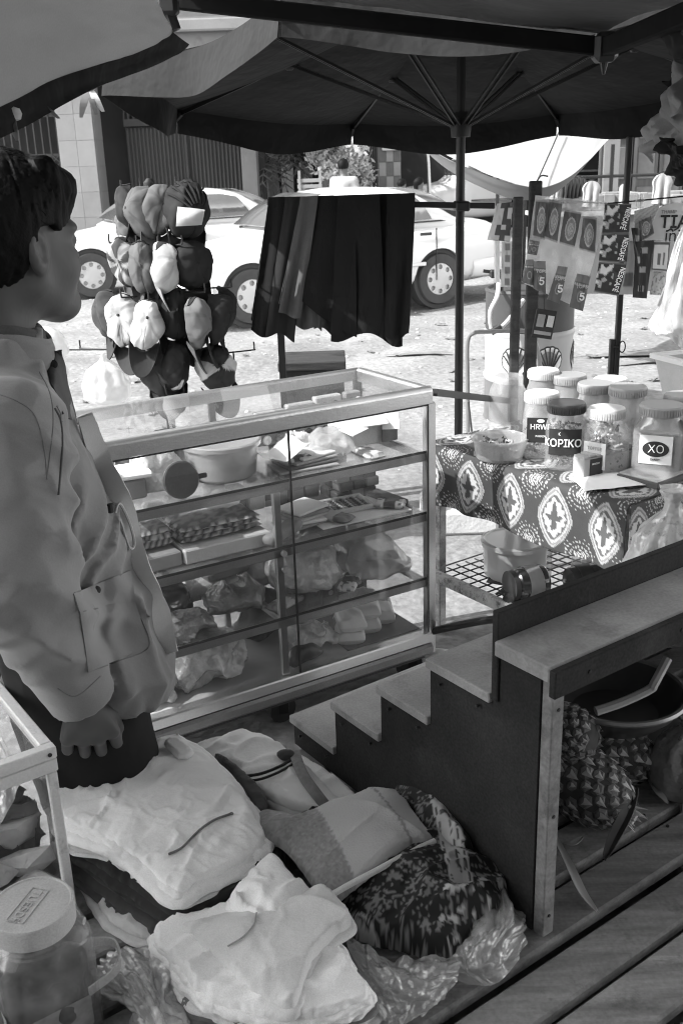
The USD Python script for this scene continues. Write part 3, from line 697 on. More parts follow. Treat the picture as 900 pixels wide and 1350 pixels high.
for k in range(8):
    a, b = tips[k], tips[(k + 1) % 8]
    def pan(u, v, a=a, b=b):
        e = a + (b - a) * v[..., None]; p = apex + (e - apex) * u[..., None]
        sag = .035 * np.sin(np.pi * v) * u ** 1.3; p[..., 2] -= sag + .05 * np.sin(np.pi * np.clip(u, 0, 1)) - .0
        inw = .07 * np.sin(np.pi * v) * u
        mid = (a + b) / 2 - apex; mid[2] = 0; mid /= np.linalg.norm(mid); p -= mid * inw[..., None]
        p[..., 2] += .012 * (fbm(p * 3.0, 3, 5) - .5) * u
        return p
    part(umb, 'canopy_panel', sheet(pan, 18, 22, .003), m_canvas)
    def val(u, v, a=a, b=b):
        e = pan(np.ones_like(v), v); drop = .11 * u * (1 + .35 * np.sin(np.pi * v) ** 2 - .0)
        mid = (a + b) / 2 - apex; mid[2] = 0; mid /= np.linalg.norm(mid)
        e = e + mid * (.02 * u + .025 * u * np.sin(v * 9 + k * 2) * np.sin(np.pi * v))[..., None]; e[..., 2] -= drop; return e
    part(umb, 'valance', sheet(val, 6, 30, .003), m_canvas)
part(umb, 'pole', cyl((*HUB, .12), (*HUB, 2.3), .019, 12), m_steel)
part(umb, 'runner', lathe([(.018, -.05), (.04, -.05), (.045, .0), (.03, .05), (.018, .05)], 16, (*HUB, 1.79)), m_steel)
part(umb, 'top_notch', lathe([(.0, -.06), (.05, -.05), (.055, 0), (.03, .03), (0, .035)], 16, (*HUB, 2.33)), m_steel)
for k in range(8):
    d = tips[k] - apex; n_ = d / np.linalg.norm(d)
    ra = apex + d * .03 - [0, 0, .045]; rb = apex + d * .985 - [0, 0, .028]
    rib = part(umb, 'rib', bar(ra, rb, .011, .018), m_steel)
    mid = ra + (rb - ra) * .56
    sd = A_([-n_[1], n_[0], 0]); sd /= np.linalg.norm(sd)
    part(rib, 'strut', join([bar(A_([*HUB, 1.79]) + sd * s + n_ * .03, mid + sd * s, .006, .011) for s in (-.012, .012)]), m_steel)
    part(rib, 'rib_joint', box(mid, (.045, .045, .05), .01), m_steel)
    part(rib, 'rib_tip', cyl(rb, rb + n_ * .05 - [0, 0, .02], .014, 8), m_steel)
base = thing('umbrella_base', 'concrete block holding the pole of the big umbrella', 'umbrella base', (*HUB, 0))
part(base, 'block', box((HUB[0] + .0, HUB[1], .06), (.34, .34, .12), .015), M('concrete', .45, .9, .15, 8, bump=.3))
part(base, 'sleeve', cyl((*HUB, .11), (*HUB, .34), .028, 14), m_steel)

# pale tarp behind (far umbrella hanging low)
def hang(P, nu=30, nv=40, seed=0, wr=.02):
    """Bilinear/bicubic patch through a grid of control points, lightly creased."""
    P = A_(P, float); a, b = P.shape[:2]
    from scipy.interpolate import RectBivariateSpline
    ku, kv = min(3, a - 1), min(3, b - 1)
    S = [RectBivariateSpline(np.linspace(0, 1, a), np.linspace(0, 1, b), P[..., k], kx=ku, ky=kv) for k in range(3)]
    U_, V_ = np.linspace(0, 1, nu), np.linspace(0, 1, nv)
    Q = np.stack([s(U_, V_) for s in S], -1)
    du, dv = np.gradient(Q, axis=0), np.gradient(Q, axis=1); n = np.cross(du, dv); n /= np.linalg.norm(n, axis=-1, keepdims=True) + 1e-9
    uu, vv = np.meshgrid(U_, V_, indexing='ij')
    return Q + n * (wr * (fbm(np.stack([uu * 4, vv * 5, 0 * uu + seed], -1), 4, seed) - .5) * 2)[..., None]
ft = thing('far_umbrella', 'pale sunlit canvas umbrella hanging low behind the big dark umbrella', 'umbrella', (1.9, 8.6, 0))
c0 = at(716, 60, 8.6)
F_ = [[at(560, 190, 8.0), at(600, 212, 7.6), at(700, 246, 7.2), at(770, 215, 7.6), at(822, 165, 8.2)],
      [at(600, 150, 8.6), at(640, 165, 8.3), at(700, 170, 8.1), at(760, 150, 8.4), at(825, 120, 8.8)],
      [at(640, 70, 9.6), at(670, 70, 9.6), at(710, 70, 9.6), at(760, 70, 9.6), at(810, 70, 9.8)]]
part(ft, 'canopy', thicken(hang(F_, 26, 50, 4, .03), .004), m_canvas_p)
Fv = [F_[0], [p + A_([0.02, -.06, -.11]) for p in F_[0]]]
part(ft, 'valance', thicken(hang([[p + A_([.0, .1, .0]) for p in F_[0]], [p + A_([0.05, .4, -.10 * s]) for p, s in zip(F_[0], (.3, .9, 1.1, .7, .2))]], 8, 50, 6, .015), .004), m_canvas_l)
part(ft, 'seam_cord', tube(spline([at(738, 170, 7.95), at(725, 200, 7.6), at(708, 238, 7.14)], 12), .006, 6), m_steel)
part(ft, 'pole', cyl((at(707, 246, 8.6)[0], 8.6, 0), (at(707, 246, 8.6)[0], 8.6, c0[2]), .02, 10), m_steel)
part(ft, 'tie', tube(spline([at(704, 246, 7.15), at(712, 232, 7.1), at(722, 232, 7.1)], 12), .006, 5), m_steel)

# light tarp at the upper left: the near umbrella's sunlit flap seen from below, rope knots along its edge
lt = thing('light_tarp', 'light creased canvas awning over the man at the upper left', 'awning', (-.75, 1.9, 0))
E_ = [at(-70, 165, 1.55), at(0, 138, 1.7), at(70, 104, 1.95), at(130, 84, 2.2), at(190, 62, 2.45), at(226, 40, 2.6)]
T_ = [at(-90, -70, 1.35), at(-20, -75, 1.5), at(60, -60, 1.75), at(120, -48, 2.0), at(180, -30, 2.25), at(212, -6, 2.45)]
Md = [a * .45 + b * .55 + A_([0, -.10, .015]) for a, b in zip(E_, T_)]
part(lt, 'awning_sheet', thicken(hang([E_, Md, T_], 40, 60, 8, .009), .003), m_canvas_l)
part(lt, 'added_awning_panel', thicken(hang([[p + A_([0, 0, .01]) for p in (A_([-2.5, 2.1, 2.2]), T_[0], T_[2], T_[4], T_[5])], [A_([-2.7, .9, 2.3]), A_([-1.9, .9, 2.4]), A_([-1.3, .9, 2.45]), A_([-.7, 1.2, 2.5]), A_([-.35, 1.5, 2.5])], [A_([-3.4, -.3, 2.1]), A_([-2.8, -.6, 2.15]), A_([-2.2, -.9, 2.15]), A_([-1.4, -1.2, 2.15]), A_([-.8, -1.2, 2.2])]], 30, 40, 12, .015), .003), M('thin_white_canvas', .8, .8, .04, 2.5, thin=.62))  # unseen white panel added out of view to shed soft light from upper left
Lp = [p + A_([.02, .14, -.015]) for p in E_]
part(lt, 'hem', thicken(hang([[p + A_([0, .004, 0]) for p in E_], Lp], 6, 50, 9, .008), .003), m_canvas)
part(lt, 'corner_fitting', join([cyl(at(222, 20, 2.6), at(229, 40, 2.6), .018, 8), box(at(221, 6, 2.6), (.05, .05, .05), .01)]), m_steel)
m_cloth_tie = M('cloth_tie', .5, .9, .1, 20)
def knot(x, y, Y, s, name_label):
    c = at(x, y, Y); k = thing('rope_tie', name_label, 'rope tie', c)
    part(k, 'knot', lathe([(0, -.012), (.011, -.008), (.014, 0), (.011, .008), (0, .012)], 10, c), m_cloth_tie)
    for i, (dx, dz, w) in enumerate(s):
        P = np.stack([spline([c + A_([o * .3, 0, 0]), c + A_([dx * .5 + o, -.01, dz * .5]), c + A_([dx + o * .4, .0, dz])], 10) for o in (-w, 0, w)], 1)
        part(k, 'tail', thicken(P, .002), m_cloth_tie if i % 2 else M('cloth_tie_dark', .16, .9, .1, 20))
knot(118, 112, 2.2, [(-.024, -.06, .008), (.022, -.05, .008), (.008, -.055, .006)], 'knotted cloth ties dangling below the light awning corner')
knot(52, 132, 1.9, [(.03, -.03, .006), (-.012, -.012, .005)], 'pale knotted tie under the light awning, between two others')
knot(18, 150, 1.75, [(.0, -.04, .006)], 'small pale tie at the left end of the light awning edge')

# dark awning right above the camera, with its black frame beam
dt = thing('dark_awning', 'dark near canopy with a black frame beam across the top right', 'awning', (.4, 1.4, 0))
b0, b1, b2 = at(225, -2, 2.8), at(797, 62, 2.75), at(1010, -25, 1.9)
m_hem = M('beam_cloth', .010, .95, .3, 6, spec=.1, bump=.4, bscale=12)
part(dt, 'frame_beam', bar(b0, b1, .03, .045, .004), m_hem); part(dt, 'frame_beam', bar(b1, b2, .03, .045, .004), m_hem)
part(dt, 'corner_fitting', join([box(b1, (.06, .06, .07), .012), cyl(b1 - [0, 0, .03], b1 - [0, 0, .062], .012, 8, .004)]), m_steel)
part(dt, 'awning_sheet', thicken(hang([[b0 + A_([0, 0, .03]), (b0 + b1) / 2 + A_([0, -.02, .025]), b1 + A_([0, 0, .03])],
     [b0 + A_([-.1, -.9, .14]), (b0 + b1) / 2 + A_([0, -.8, .12]), b1 * .42 + b2 * .58 + A_([.22, .02, .06])],
     [b0 + A_([-.2, -2.6, .05]), (b0 + b1) / 2 + A_([0, -2.8, .05]), b2 + A_([.9, -1.4, .05])]], 40, 50, 3, .02), .003), M('dark_canvas_near', .12, .8, .2, 4, bump=.5, bscale=30, bdist=.01, stretch=(1, 4, 1), thin=.3))
rt = thing('right_awning', 'crumpled sunlit awning edge hanging in at the right margin', 'awning', (1.3, 2.4, 0))
part(rt, 'awning_sheet', thicken(hang([[at(868, 44, 2.4), at(900, 40, 2.3), at(960, 20, 2.1)], [at(893, 78, 2.42), at(915, 85, 2.3), at(980, 70, 2.1)], [at(880, 110, 2.4), at(905, 110, 2.35), at(980, 110, 2.15)]], 20, 24, 5, .03), .003), m_canvas)
def crumple():
    P = [[at(902, 76, 2.25), at(915, 90, 2.2), at(960, 90, 2.1)], [at(880, 120, 2.3), at(900, 140, 2.2), at(955, 140, 2.1)], [at(868, 165, 2.32), at(890, 178, 2.2), at(950, 190, 2.1)], [at(846, 202, 2.36), at(872, 203, 2.26), at(930, 215, 2.15)]]
    Q = hang(P, 40, 40, 6, .05); return thicken(Q, .003)
part(rt, 'hanging_flap', crumple(), m_canvas_l)
part(rt, 'hanging_flap', thicken(hang([[at(872, 180, 2.2), at(890, 190, 2.15), at(930, 190, 2.1)], [at(878, 205, 2.2), at(895, 215, 2.15), at(930, 220, 2.1)], [at(893, 236, 2.2), at(903, 240, 2.15), at(935, 245, 2.1)]], 24, 24, 16, .03), .003), m_canvas)
# ---------------------------------------------------------------- plank platform and stepped wooden stand
PA, PE, P0 = A_([.816, .578, 0]), A_([-.578, .816, 0]), A_([.295, 1.305, .45])
def pf(t, s, z): return A_([P0[0], P0[1], 0]) + PA * t + PE * s + A_([0, 0, z])
PT = frame((P0[0], P0[1], 0), PA, y=PE)
def pbox(t0, t1, s0, s1, z0, z1, b=0.0): return xf(box(((t0 + t1) / 2, (s0 + s1) / 2, (z0 + z1) / 2), (t1 - t0, s1 - s0, z1 - z0), b), PT)
def wood(name, g, k=1.0, **kw): return M(name, g, .75, .45, 3.0, stretch=(1.2, 9, 9), bump=.35, bscale=7, bdist=.01, spots=.45, spot_g=g * .4, spot_scale=9, fine=.12, fine_scale=160, **kw)
plank_m = [wood('plank_a', .21), wood('plank_b', .25), wood('plank_c', .18)]
plat = thing('plank_platform', 'low platform of worn grey planks under the clothes and the stand', 'platform', (P0[0], P0[1], 0))
edges = [-.52, -.43, -.335, -.236, -.134, -.035, .066, .178, .285, .391, .497, .60, .71]
for k, (a, b) in enumerate(zip(edges[:-1], edges[1:])):
    dz = rs.uniform(-.004, .0); gap = rs.uniform(.015, .022)
    for (ta, tb) in ((-1.5, -.93 + .1 * rs.rand()), (-.92 + .1, 1.5)):
        L = 40; t = np.linspace(ta, tb, L); wob = .004 * (fbm(np.c_[t * 4, np.full(L, k * 3.), np.zeros(L)], 2, 3) - .5)
        m = pbox(ta, tb - .006, a + gap / 2, b - gap / 2 + rs.uniform(-.003, .003), .425 + dz, .45 + dz, .004)
        part(plat, 'plank', m, plank_m[(k * 2 + (ta > -1)) % 3], smooth=False)
m_beam = wood('beam_wood', .07)
for s_ in (-.56, .66): part(plat, 'added_skirt', pbox(-1.48, 1.48, s_, s_ + .02, .02, .42), m_beam)  # unseen boards added to keep light out from under the planks
for t in (-1.48, 1.46): part(plat, 'added_skirt', pbox(t, t + .02, -.535, .655, .02, .42), m_beam)
for t in (-1.1, -.45, .35, 1.2): part(plat, 'bearer', pbox(t, t + .06, -.535, .655, .33, .422), m_beam)
for t in (-1.1, .35, 1.2):
    for s in (-.5, .59): part(plat, 'leg', pbox(t, t + .06, s, s + .06, 0, .33), m_beam)

nails = [cyl(pf(t + .02 * math.sin(k * 5 + i), s + ds, .4475), pf(t + .02 * math.sin(k * 5 + i), s + ds, .4508), .0035, 7) for i, t in enumerate((-1.07, -.42, .38, 1.23)) for k, s in enumerate([(a + b) / 2 for a, b in zip(edges[:-1], edges[1:])]) for ds in (-.03, .028)]
part(plat, 'nail_heads', join(nails), M('nail', .04, .5, .4, 10, metal=.5), smooth=False, kind='stuff')
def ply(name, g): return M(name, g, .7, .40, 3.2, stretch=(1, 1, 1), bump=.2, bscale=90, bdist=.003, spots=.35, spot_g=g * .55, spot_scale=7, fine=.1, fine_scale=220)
m_ply_shaded, m_tread, m_batten = M('plywood', .034, .85, .45, 3.2, bump=.2, bscale=90, bdist=.003, spots=.45, spot_g=.05, spot_scale=6, fine=.2, fine_scale=220, spec=.1), ply('tread_plywood', .33), wood('batten', .19)  # one plywood in two tones: shade put into the panels, light into treads
st = thing('stepped_stand', 'stepped plywood display stand with an open storage space, on the planks', 'display stand', (*P0[:2], .45))
steps = [(.115, .267, .845), (.267, .409, .732), (.409, .562, .628), (.562, .722, .522)]
poly = [(0.008, .4505), (.722, .4505), (.722, .504)]
for s0, s1, z in reversed(steps): poly += [(s1, z - .018), (s0, z - .018)]
poly += [(.115, .92), (.008, .92)]
pg = []
for p in poly:
    if not pg or np.hypot(p[0] - pg[-1][0], p[1] - pg[-1][1]) > 1e-6: pg.append(p)
Tpan = np.eye(4); Tpan[:3, 0], Tpan[:3, 1], Tpan[:3, 2], Tpan[:3, 3] = PE, (0, 0, 1), PA, (P0[0], P0[1], 0)
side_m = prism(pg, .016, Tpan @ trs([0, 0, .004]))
part(st, 'side_panel', side_m, m_ply_shaded, smooth=False)
part(st, 'side_panel', xf(side_m, trs(PA * 1.25)), m_ply_shaded, smooth=False)
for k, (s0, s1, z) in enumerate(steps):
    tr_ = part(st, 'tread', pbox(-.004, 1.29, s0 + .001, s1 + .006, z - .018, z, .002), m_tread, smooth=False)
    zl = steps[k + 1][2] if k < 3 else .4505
    part(st, 'riser', pbox(.021, 1.27, s1 - .014, s1 - .002, zl + .001, z - .0185), m_ply_shaded, smooth=False)
part(st, 'back_board', pbox(-.002, 1.29, .100, .1145, .835, .992, .002), m_ply_shaded, smooth=False)
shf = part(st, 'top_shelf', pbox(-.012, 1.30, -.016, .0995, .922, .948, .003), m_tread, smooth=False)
part(shf, 'shelf_edge', pbox(-.014, 1.302, -.030, -.0165, .902, .947, .002), m_ply_shaded, smooth=False)
part(st, 'post', pbox(.0, .026, -.014, .008, .4505, .9215, .002), m_batten, smooth=False)
part(st, 'batten', pbox(-.001, .004, .01, .04, .4505, .915, .001), m_ply_shaded, smooth=False)
stn = [cyl(pf(-.004, s, z), pf(.001, s, z), .003, 7) for s0, s1, zz in steps for s, z in ((s0 + .03, zz - .035), (s1 - .03, zz - .036))] + [cyl(pf(t, -.0315, .925), pf(t, -.029, .925), .0035, 7) for t in np.arange(.06, 1.25, .22)] + [cyl(pf(.013, -.0155, z), pf(.013, -.013, z), .003, 7) for z in (.49, .68, .87)]
part(st, 'nail_heads', join(stn), M('nail'), smooth=False, kind='stuff')
# things in the storage under the stand
m_rind = M('pineapple_rind', .16, .6, .55, 26, bump=.5, bscale=70, bdist=.006)
m_bract = M('pineapple_bract', .5, .6, .4, 20); m_stem = M('pineapple_stem', .5, .7, .3, 30, stretch=(1, 6, 1)); m_blade = M('dry_leaf', .24, .5, .3, 9); m_darkleaf = M('dark_leaf', .07, .35, .3, 9)
def pineapple(label, c, axis, L, R, seed, crown, stem):
    r_ = np.random.RandomState(seed)
    t = thing('pineapple', label, 'pineapple', c, group=None)
    T = frame(c, axis, z=(0, 0, 1)); T = T @ roty(math.pi / 2)        # local z along axis
    th = np.linspace(0, np.pi, 24); prof = np.c_[R * np.sin(th) ** .75, -L / 2 * np.cos(th)]
    prof[0, 0] = prof[-1, 0] = 0
    m = lathe(prof, 40); part(t, 'rind', xf(m, T), M('rind_gap', .07, .8, .3, 30))
    eyes, br = [], []
    N = 118; ga = math.pi * (3 - math.sqrt(5))
    for k in range(N):
        z = -L / 2 * .93 + L * .93 * (k + .5) / N; u = 2 * z / L; r = R * max(.05, (1 - u * u)) ** .375
        a = k * ga + r_.normal() * .05; d = A_([math.cos(a), math.sin(a), .9 * u * abs(u)]); d /= np.linalg.norm(d)
        p = A_([r * math.cos(a), r * math.sin(a), z]); tz = A_([0, 0, 1.0]); tz = tz - d * (tz @ d); tz /= np.linalg.norm(tz); tx = np.cross(tz, d)
        s = R * .245 * r_.uniform(.78, 1.15); ring = [p + s * (math.cos(q) * tx * .98 + math.sin(q) * tz * .9) - d * .004 for q in np.arange(6) * math.pi / 3 + .5]
        ring2 = [p + s * .62 * (math.cos(q) * tx + math.sin(q) * tz * .9) + d * R * .055 for q in np.arange(6) * math.pi / 3 + .5]
        v = A_(ring + ring2 + [p + d * R * .075]); f = []
        for j in range(6): j2 = (j + 1) % 6; f += [[j, j2, 6 + j2], [j, 6 + j2, 6 + j], [6 + j, 6 + j2, 12]]
        eyes.append(trimesh.Trimesh(v, f, process=False))
        tip = p + d * R * r_.uniform(.05, .12) + tz * s * r_.uniform(.5, 1.2) + tx * s * r_.uniform(-.3, .3); b0, b1 = p + d * R * .05 - tx * s * .55 - tz * s * .25, p + d * R * .05 + tx * s * .55 - tz * s * .25; md = p + d * R * .09 + tz * s * .1
        br.append(trimesh.Trimesh(A_([b0, b1, md, tip]), [[0, 1, 2], [0, 2, 3], [2, 1, 3]], process=False))
    part(t, 'eyes', xf(join(eyes), T), m_rind, smooth=False); part(t, 'bracts', xf(join(br), T), m_bract, smooth=False)
    if stem:
        out = []
        for k in range(11):
            a = k * 2.4; w = .011; l = r_.uniform(.02, .042); o = A_([math.cos(a), math.sin(a), 0])
            q0 = o * .012 + [0, 0, L / 2 * .97]; q1 = o * (.016 + .014 * r_.rand()) + [0, 0, L / 2 + l]; sd = A_([-math.sin(a), math.cos(a), 0]) * w
            out.append(trimesh.Trimesh(A_([q0 - sd, q0 + sd, q1, q0 + o * .004]), [[0, 1, 2], [0, 2, 3], [3, 2, 1]], process=False))
        part(t, 'stem_husk', xf(join(out + [cyl((0, 0, L * .44), (0, 0, L / 2 + .02), .013, 8)]), T), m_stem, smooth=False)
    for k in range(crown):
        a = k * 2.4 + seed; l = r_.uniform(.10, .16); o = A_([math.cos(a), math.sin(a), 0]); sd = A_([-math.sin(a), math.cos(a), 0])
        s = np.linspace(0, 1, 9)[:, None]; w = .013 * (1 - s ** 1.5) + .001
        mid = A_([0, 0, L / 2 * .95]) + o * (.01 + s * l * .75 * s ** .3) + A_([0, 0, 1]) * (l * .55 * np.sin(s * 2.0))
        P = np.stack([mid - sd * w, mid - o * .004 * (1 - s), mid + sd * w], 1)
        part(t, 'crown_leaf', xf(thicken(P, .0015), T), m_darkleaf if k % 2 else m_blade)
    return t
pineapple('front pineapple lying on the planks with its pale torn stem toward the viewer', atz(765, 1030, .515), A_([.12, -.11, -.045]), .20, .067, 2, 0, True)
pineapple('second pineapple lying behind the front one with a drooping leafy crown', atz(797, 985, .515), A_([.16, -.05, -.05]), .19, .064, 5, 9, False)
pineapple('third pineapple half hidden behind the post, on top of the others', atz(738, 965, .60), A_([.10, -.10, .03]), .15, .055, 8, 0, False)
def blade(pts, w, mat, label, fold=.3):
    p = spline(pts, 20); t = np.gradient(p, axis=0); sd = np.cross(t, (0, 0, 1)); sd /= np.linalg.norm(sd, axis=1, keepdims=True)
    u = np.linspace(0, 1, len(p)); ww = (w * np.sin(np.pi * np.clip(u * .93 + .05, 0, 1)) ** .6)[:, None]
    P = np.stack([p - sd * ww + [0, 0, w * fold], p, p + sd * ww + [0, 0, w * fold]], 1)
    return single('leaf', label, 'leaf', thicken(P, .0015), mat)
zp = .456
blade([atz(731, 1103, .46), atz(752, 1145, .468), atz(768, 1178, .458), atz(786, 1202, .456)], .008, M('pale_leaf', .42, .6, .2, 9), 'pale narrow dry leaf lying on the planks beside the post')
blade([atz(838, 1042, .50), atz(826, 1075, .50), atz(808, 1110, .48), atz(797, 1136, .457)], .012, m_darkleaf, 'stiff dark pointed leaf propped on the planks before the pineapples', .6)
blade([atz(742, 1112, .46), atz(755, 1113, .462), atz(768, 1104, .458)], .006, m_blade, 'small curled dry leaf by the post foot')
blade([atz(860, 1032, .47), atz(868, 1045, .475), atz(880, 1060, .46)], .009, m_blade, 'short curled leaf between the second pineapple and the tied bag')
# dark basin with its bent pale handle, tied bag
cb = pf(.46, .23, .47)
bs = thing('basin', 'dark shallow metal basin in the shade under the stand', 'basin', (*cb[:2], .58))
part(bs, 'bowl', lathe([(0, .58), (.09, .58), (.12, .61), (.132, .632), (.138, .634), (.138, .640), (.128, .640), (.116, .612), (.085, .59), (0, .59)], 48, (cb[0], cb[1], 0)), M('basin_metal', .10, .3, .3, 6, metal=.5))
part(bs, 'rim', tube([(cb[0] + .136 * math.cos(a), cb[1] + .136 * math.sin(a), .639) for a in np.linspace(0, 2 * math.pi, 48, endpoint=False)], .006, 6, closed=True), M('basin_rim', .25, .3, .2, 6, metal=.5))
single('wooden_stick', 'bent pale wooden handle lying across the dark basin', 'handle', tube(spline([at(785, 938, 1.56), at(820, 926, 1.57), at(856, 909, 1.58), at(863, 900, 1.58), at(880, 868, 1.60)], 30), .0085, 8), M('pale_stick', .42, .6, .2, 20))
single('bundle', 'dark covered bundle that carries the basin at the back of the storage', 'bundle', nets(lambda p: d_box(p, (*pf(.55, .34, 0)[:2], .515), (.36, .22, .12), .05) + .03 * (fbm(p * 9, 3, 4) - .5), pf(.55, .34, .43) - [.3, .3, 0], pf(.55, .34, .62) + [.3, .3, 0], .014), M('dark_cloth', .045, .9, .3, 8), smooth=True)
def sack(name, label, c, R, H, mat, seed, tie=True, h=.007):
    c = A_(c)
    def f(p):
        q = p - c; a = np.arctan2(q[:, 1], q[:, 0]); zz = q[:, 2] / H
        rr = R * np.interp(zz, [0, .08, .35, .65, .82, .9, 1.0], [.82, .98, 1.0, .72, .22, .16, .34]) * (1 + .10 * np.sin(a * 9 + 2 * np.sin(a * 2 + seed)) * np.clip(zz * 1.6, .1, 1))
        d = np.maximum(np.hypot(q[:, 0], q[:, 1]) - rr, np.maximum(-q[:, 2], q[:, 2] - H)) * .7
        return d + .012 * (fbm(p * 28, 3, seed) - .5)
    t = thing(name, label, 'bag', c)
    part(t, 'bag_body', nets(f, c - [R * 1.25, R * 1.25, .01], c + [R * 1.25, R * 1.25, H + .01], h), mat, smooth=True)
    if tie: part(t, 'tie', join([tube([c + A_([R * .2 * math.cos(q), R * .2 * math.sin(q), H * .86]) for q in np.linspace(0, 6.28, 14, endpoint=False)], .004, 6, closed=True), tube(spline([c + [R * .15, -.02, H * .86], c + [R * .5, -.05, H * .97], c + [R * .6, -.03, H * .84], c + [R * .15, -.02, H * .86]], 16), .0035, 5), tube(spline([c + [-R * .1, -.03, H * .86], c + [-R * .45, -.06, H * .96], c + [-R * .4, -.04, H * .84], c + [-R * .1, -.03, H * .86]], 16), .0035, 5)]), mat)
    return t
m_bagl = M('plastic_pale', .58, .2, .45, 16, bump=.8, bscale=38, bdist=.012, thin=.35, gloss=.12)
m_bagm = M('plastic_mid', .27, .2, .5, 16, bump=.8, bscale=38, bdist=.012, thin=.25, gloss=.12)
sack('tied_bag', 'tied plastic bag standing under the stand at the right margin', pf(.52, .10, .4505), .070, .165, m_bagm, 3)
# ---------------------------------------------------------------- glass showcase and what lies in it
TH = .538
SA, SB, SFR = A_([math.cos(TH), math.sin(TH), 0]), A_([-math.sin(TH), math.cos(TH), 0]), A_([.28, 2.98, 0])
def cs(s, d, z): return SFR + SA * s + SB * d + A_([0, 0, z])
ST = frame(SFR, SA, y=SB)
W_, D_ = 1.09, .41
def sbox(s0, s1, d0, d1, z0, z1, b=0.0): return xf(box(((s0 + s1) / 2, (d0 + d1) / 2, (z0 + z1) / 2), (s1 - s0, d1 - d0, z1 - z0), b), ST)
m_alu = M('aluminium', .6, .28, .06, 4, metal=.9, bump=.08, bscale=40, stretch=(.3, 4, 4), fine=.06)
m_alud = M('aluminium_dull', .22, .40, .15, 6, metal=.7, fine=.1)
m_gl = glass('clear_glass', .98, 1.4, 0.0, .02)
m_gls = glass('shelf_glass', .82, 1.5, 0.02, .10)
sc = thing('glass_showcase', 'tall aluminium framed glass showcase on castors full of small wares', 'showcase', (*cs(-W_ / 2, D_ / 2, 0)[:2], 0))
def rrail(p, q, r=.017, h=.052):      # rounded top rail
    p, q = A_(p), A_(q); d = q - p; n = np.linalg.norm(d); pts = []
    for x in (0, n):
        for a in np.linspace(0, np.pi, 9): pts.append((x, r * math.cos(a), h / 2 - r + r * math.sin(a)))
        pts += [(x, r, -h / 2), (x, -r, -h / 2)]
    return xf(hull(pts), frame(p, d, z=(0, 0, 1)))
part(sc, 'top_rail', rrail(cs(-W_, .0, .979), cs(0, .0, .979)), m_alu, smooth=40)
part(sc, 'top_rail', rrail(cs(-W_, D_, .979), cs(0, D_, .979), .013, .04), m_alu, smooth=40)
part(sc, 'top_rail', rrail(cs(-.0, .019, .979), cs(-.0, D_ - .015, .979), .013, .045), m_alu, smooth=40)
part(sc, 'top_rail', rrail(cs(-W_, .019, .979), cs(-W_, D_ - .015, .979), .013, .045), m_alu, smooth=40)
for s in (-.002, -W_ + .002):
    part(sc, 'corner_post', sbox(s - .016, s + .016, -.016, .016, .1, .955, .004), m_alu)
    part(sc, 'corner_post', sbox(s - .013, s + .013, D_ - .013, D_ + .013, .1, .96, .004), m_alud)
part(sc, 'mullion', sbox(-.553, -.530, -.004, .012, .185, .795, .002), m_alu)
part(sc, 'mullion', sbox(-.553, -.533, D_ - .01, D_ + .006, .185, .955, .002), m_alud)
part(sc, 'bottom_rail', sbox(-W_, 0, -.020, .02, .145, .182, .004), m_alu)
part(sc, 'bottom_rail', sbox(-W_, 0, -.028, .02, .105, .1445, .008), m_alud)
part(sc, 'bottom_rail', sbox(-W_, 0, D_ - .02, D_ + .02, .105, .18, .004), m_alud)
part(sc, 'floor_board', sbox(-W_ + .014, -.014, .018, D_ - .018, .14, .178), M('case_floor', .33, .6, .2, 5))
part(sc, 'plinth', sbox(-W_ + .02, -.02, .0, D_, .085, .1045), M('plinth', .06, .7, .2, 4))
for z in (.375, .60, .80):
    sh = part(sc, 'shelf', sbox(-W_ + .016, -.016, .004, D_ - .016, z - .007, z), m_gls, smooth=False)
    part(sh, 'shelf_rail', sbox(-W_ + .016, -.018, -.006, .0035, z - .030, z + .001, .002), m_alud)
    part(sh, 'shelf_shade_line', sbox(-W_ + .016, -.018, -.0075, -.0062, z - .004, z + .004), M('black_rubber', .03, .6, .2, 10))  # black strip draws the shade line along each shelf front
    part(sh, 'shelf_bracket', sbox(-.022, -.012, .012, D_ - .014, z - .03, z - .0075), m_alud)
    part(sh, 'shelf_bracket', sbox(-W_ + .012, -W_ + .022, .012, D_ - .014, z - .03, z - .0075), m_alud)
part(sc, 'shelf_bracket', xf(bar((-.54, .02, .365), (-.54, D_ - .01, .365), .014, .022), ST), m_alud)
part(sc, 'front_glass', sbox(-.56, -.018, -.011, -.0065, .186, .953), m_gl, smooth=False)
part(sc, 'front_glass', sbox(-W_ + .018, -.50, -.018, -.0135, .186, .953), m_gl, smooth=False)
part(sc, 'side_glass', sbox(-.0025, .0025, .018, D_ - .014, .182, .955), m_gl, smooth=False)
part(sc, 'side_glass', sbox(-W_ - .0025, -W_ + .0025, .018, D_ - .014, .182, .955), m_gl, smooth=False)
part(sc, 'back_glass', sbox(-W_ + .014, -.014, D_ + .001, D_ + .006, .182, .958), m_gl, smooth=False)
part(sc, 'top_glass', sbox(-W_ + .012, -.012, .013, D_ - .012, .993, .998), m_gl, smooth=False)
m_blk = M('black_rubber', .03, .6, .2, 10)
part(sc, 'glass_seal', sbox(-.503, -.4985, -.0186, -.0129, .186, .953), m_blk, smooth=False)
part(sc, 'glass_pull', join([xf(cyl((-.535, -.022, z), (-.535, -.012, z), .009, 12), ST) for z in (.585, .535)]), m_alu)
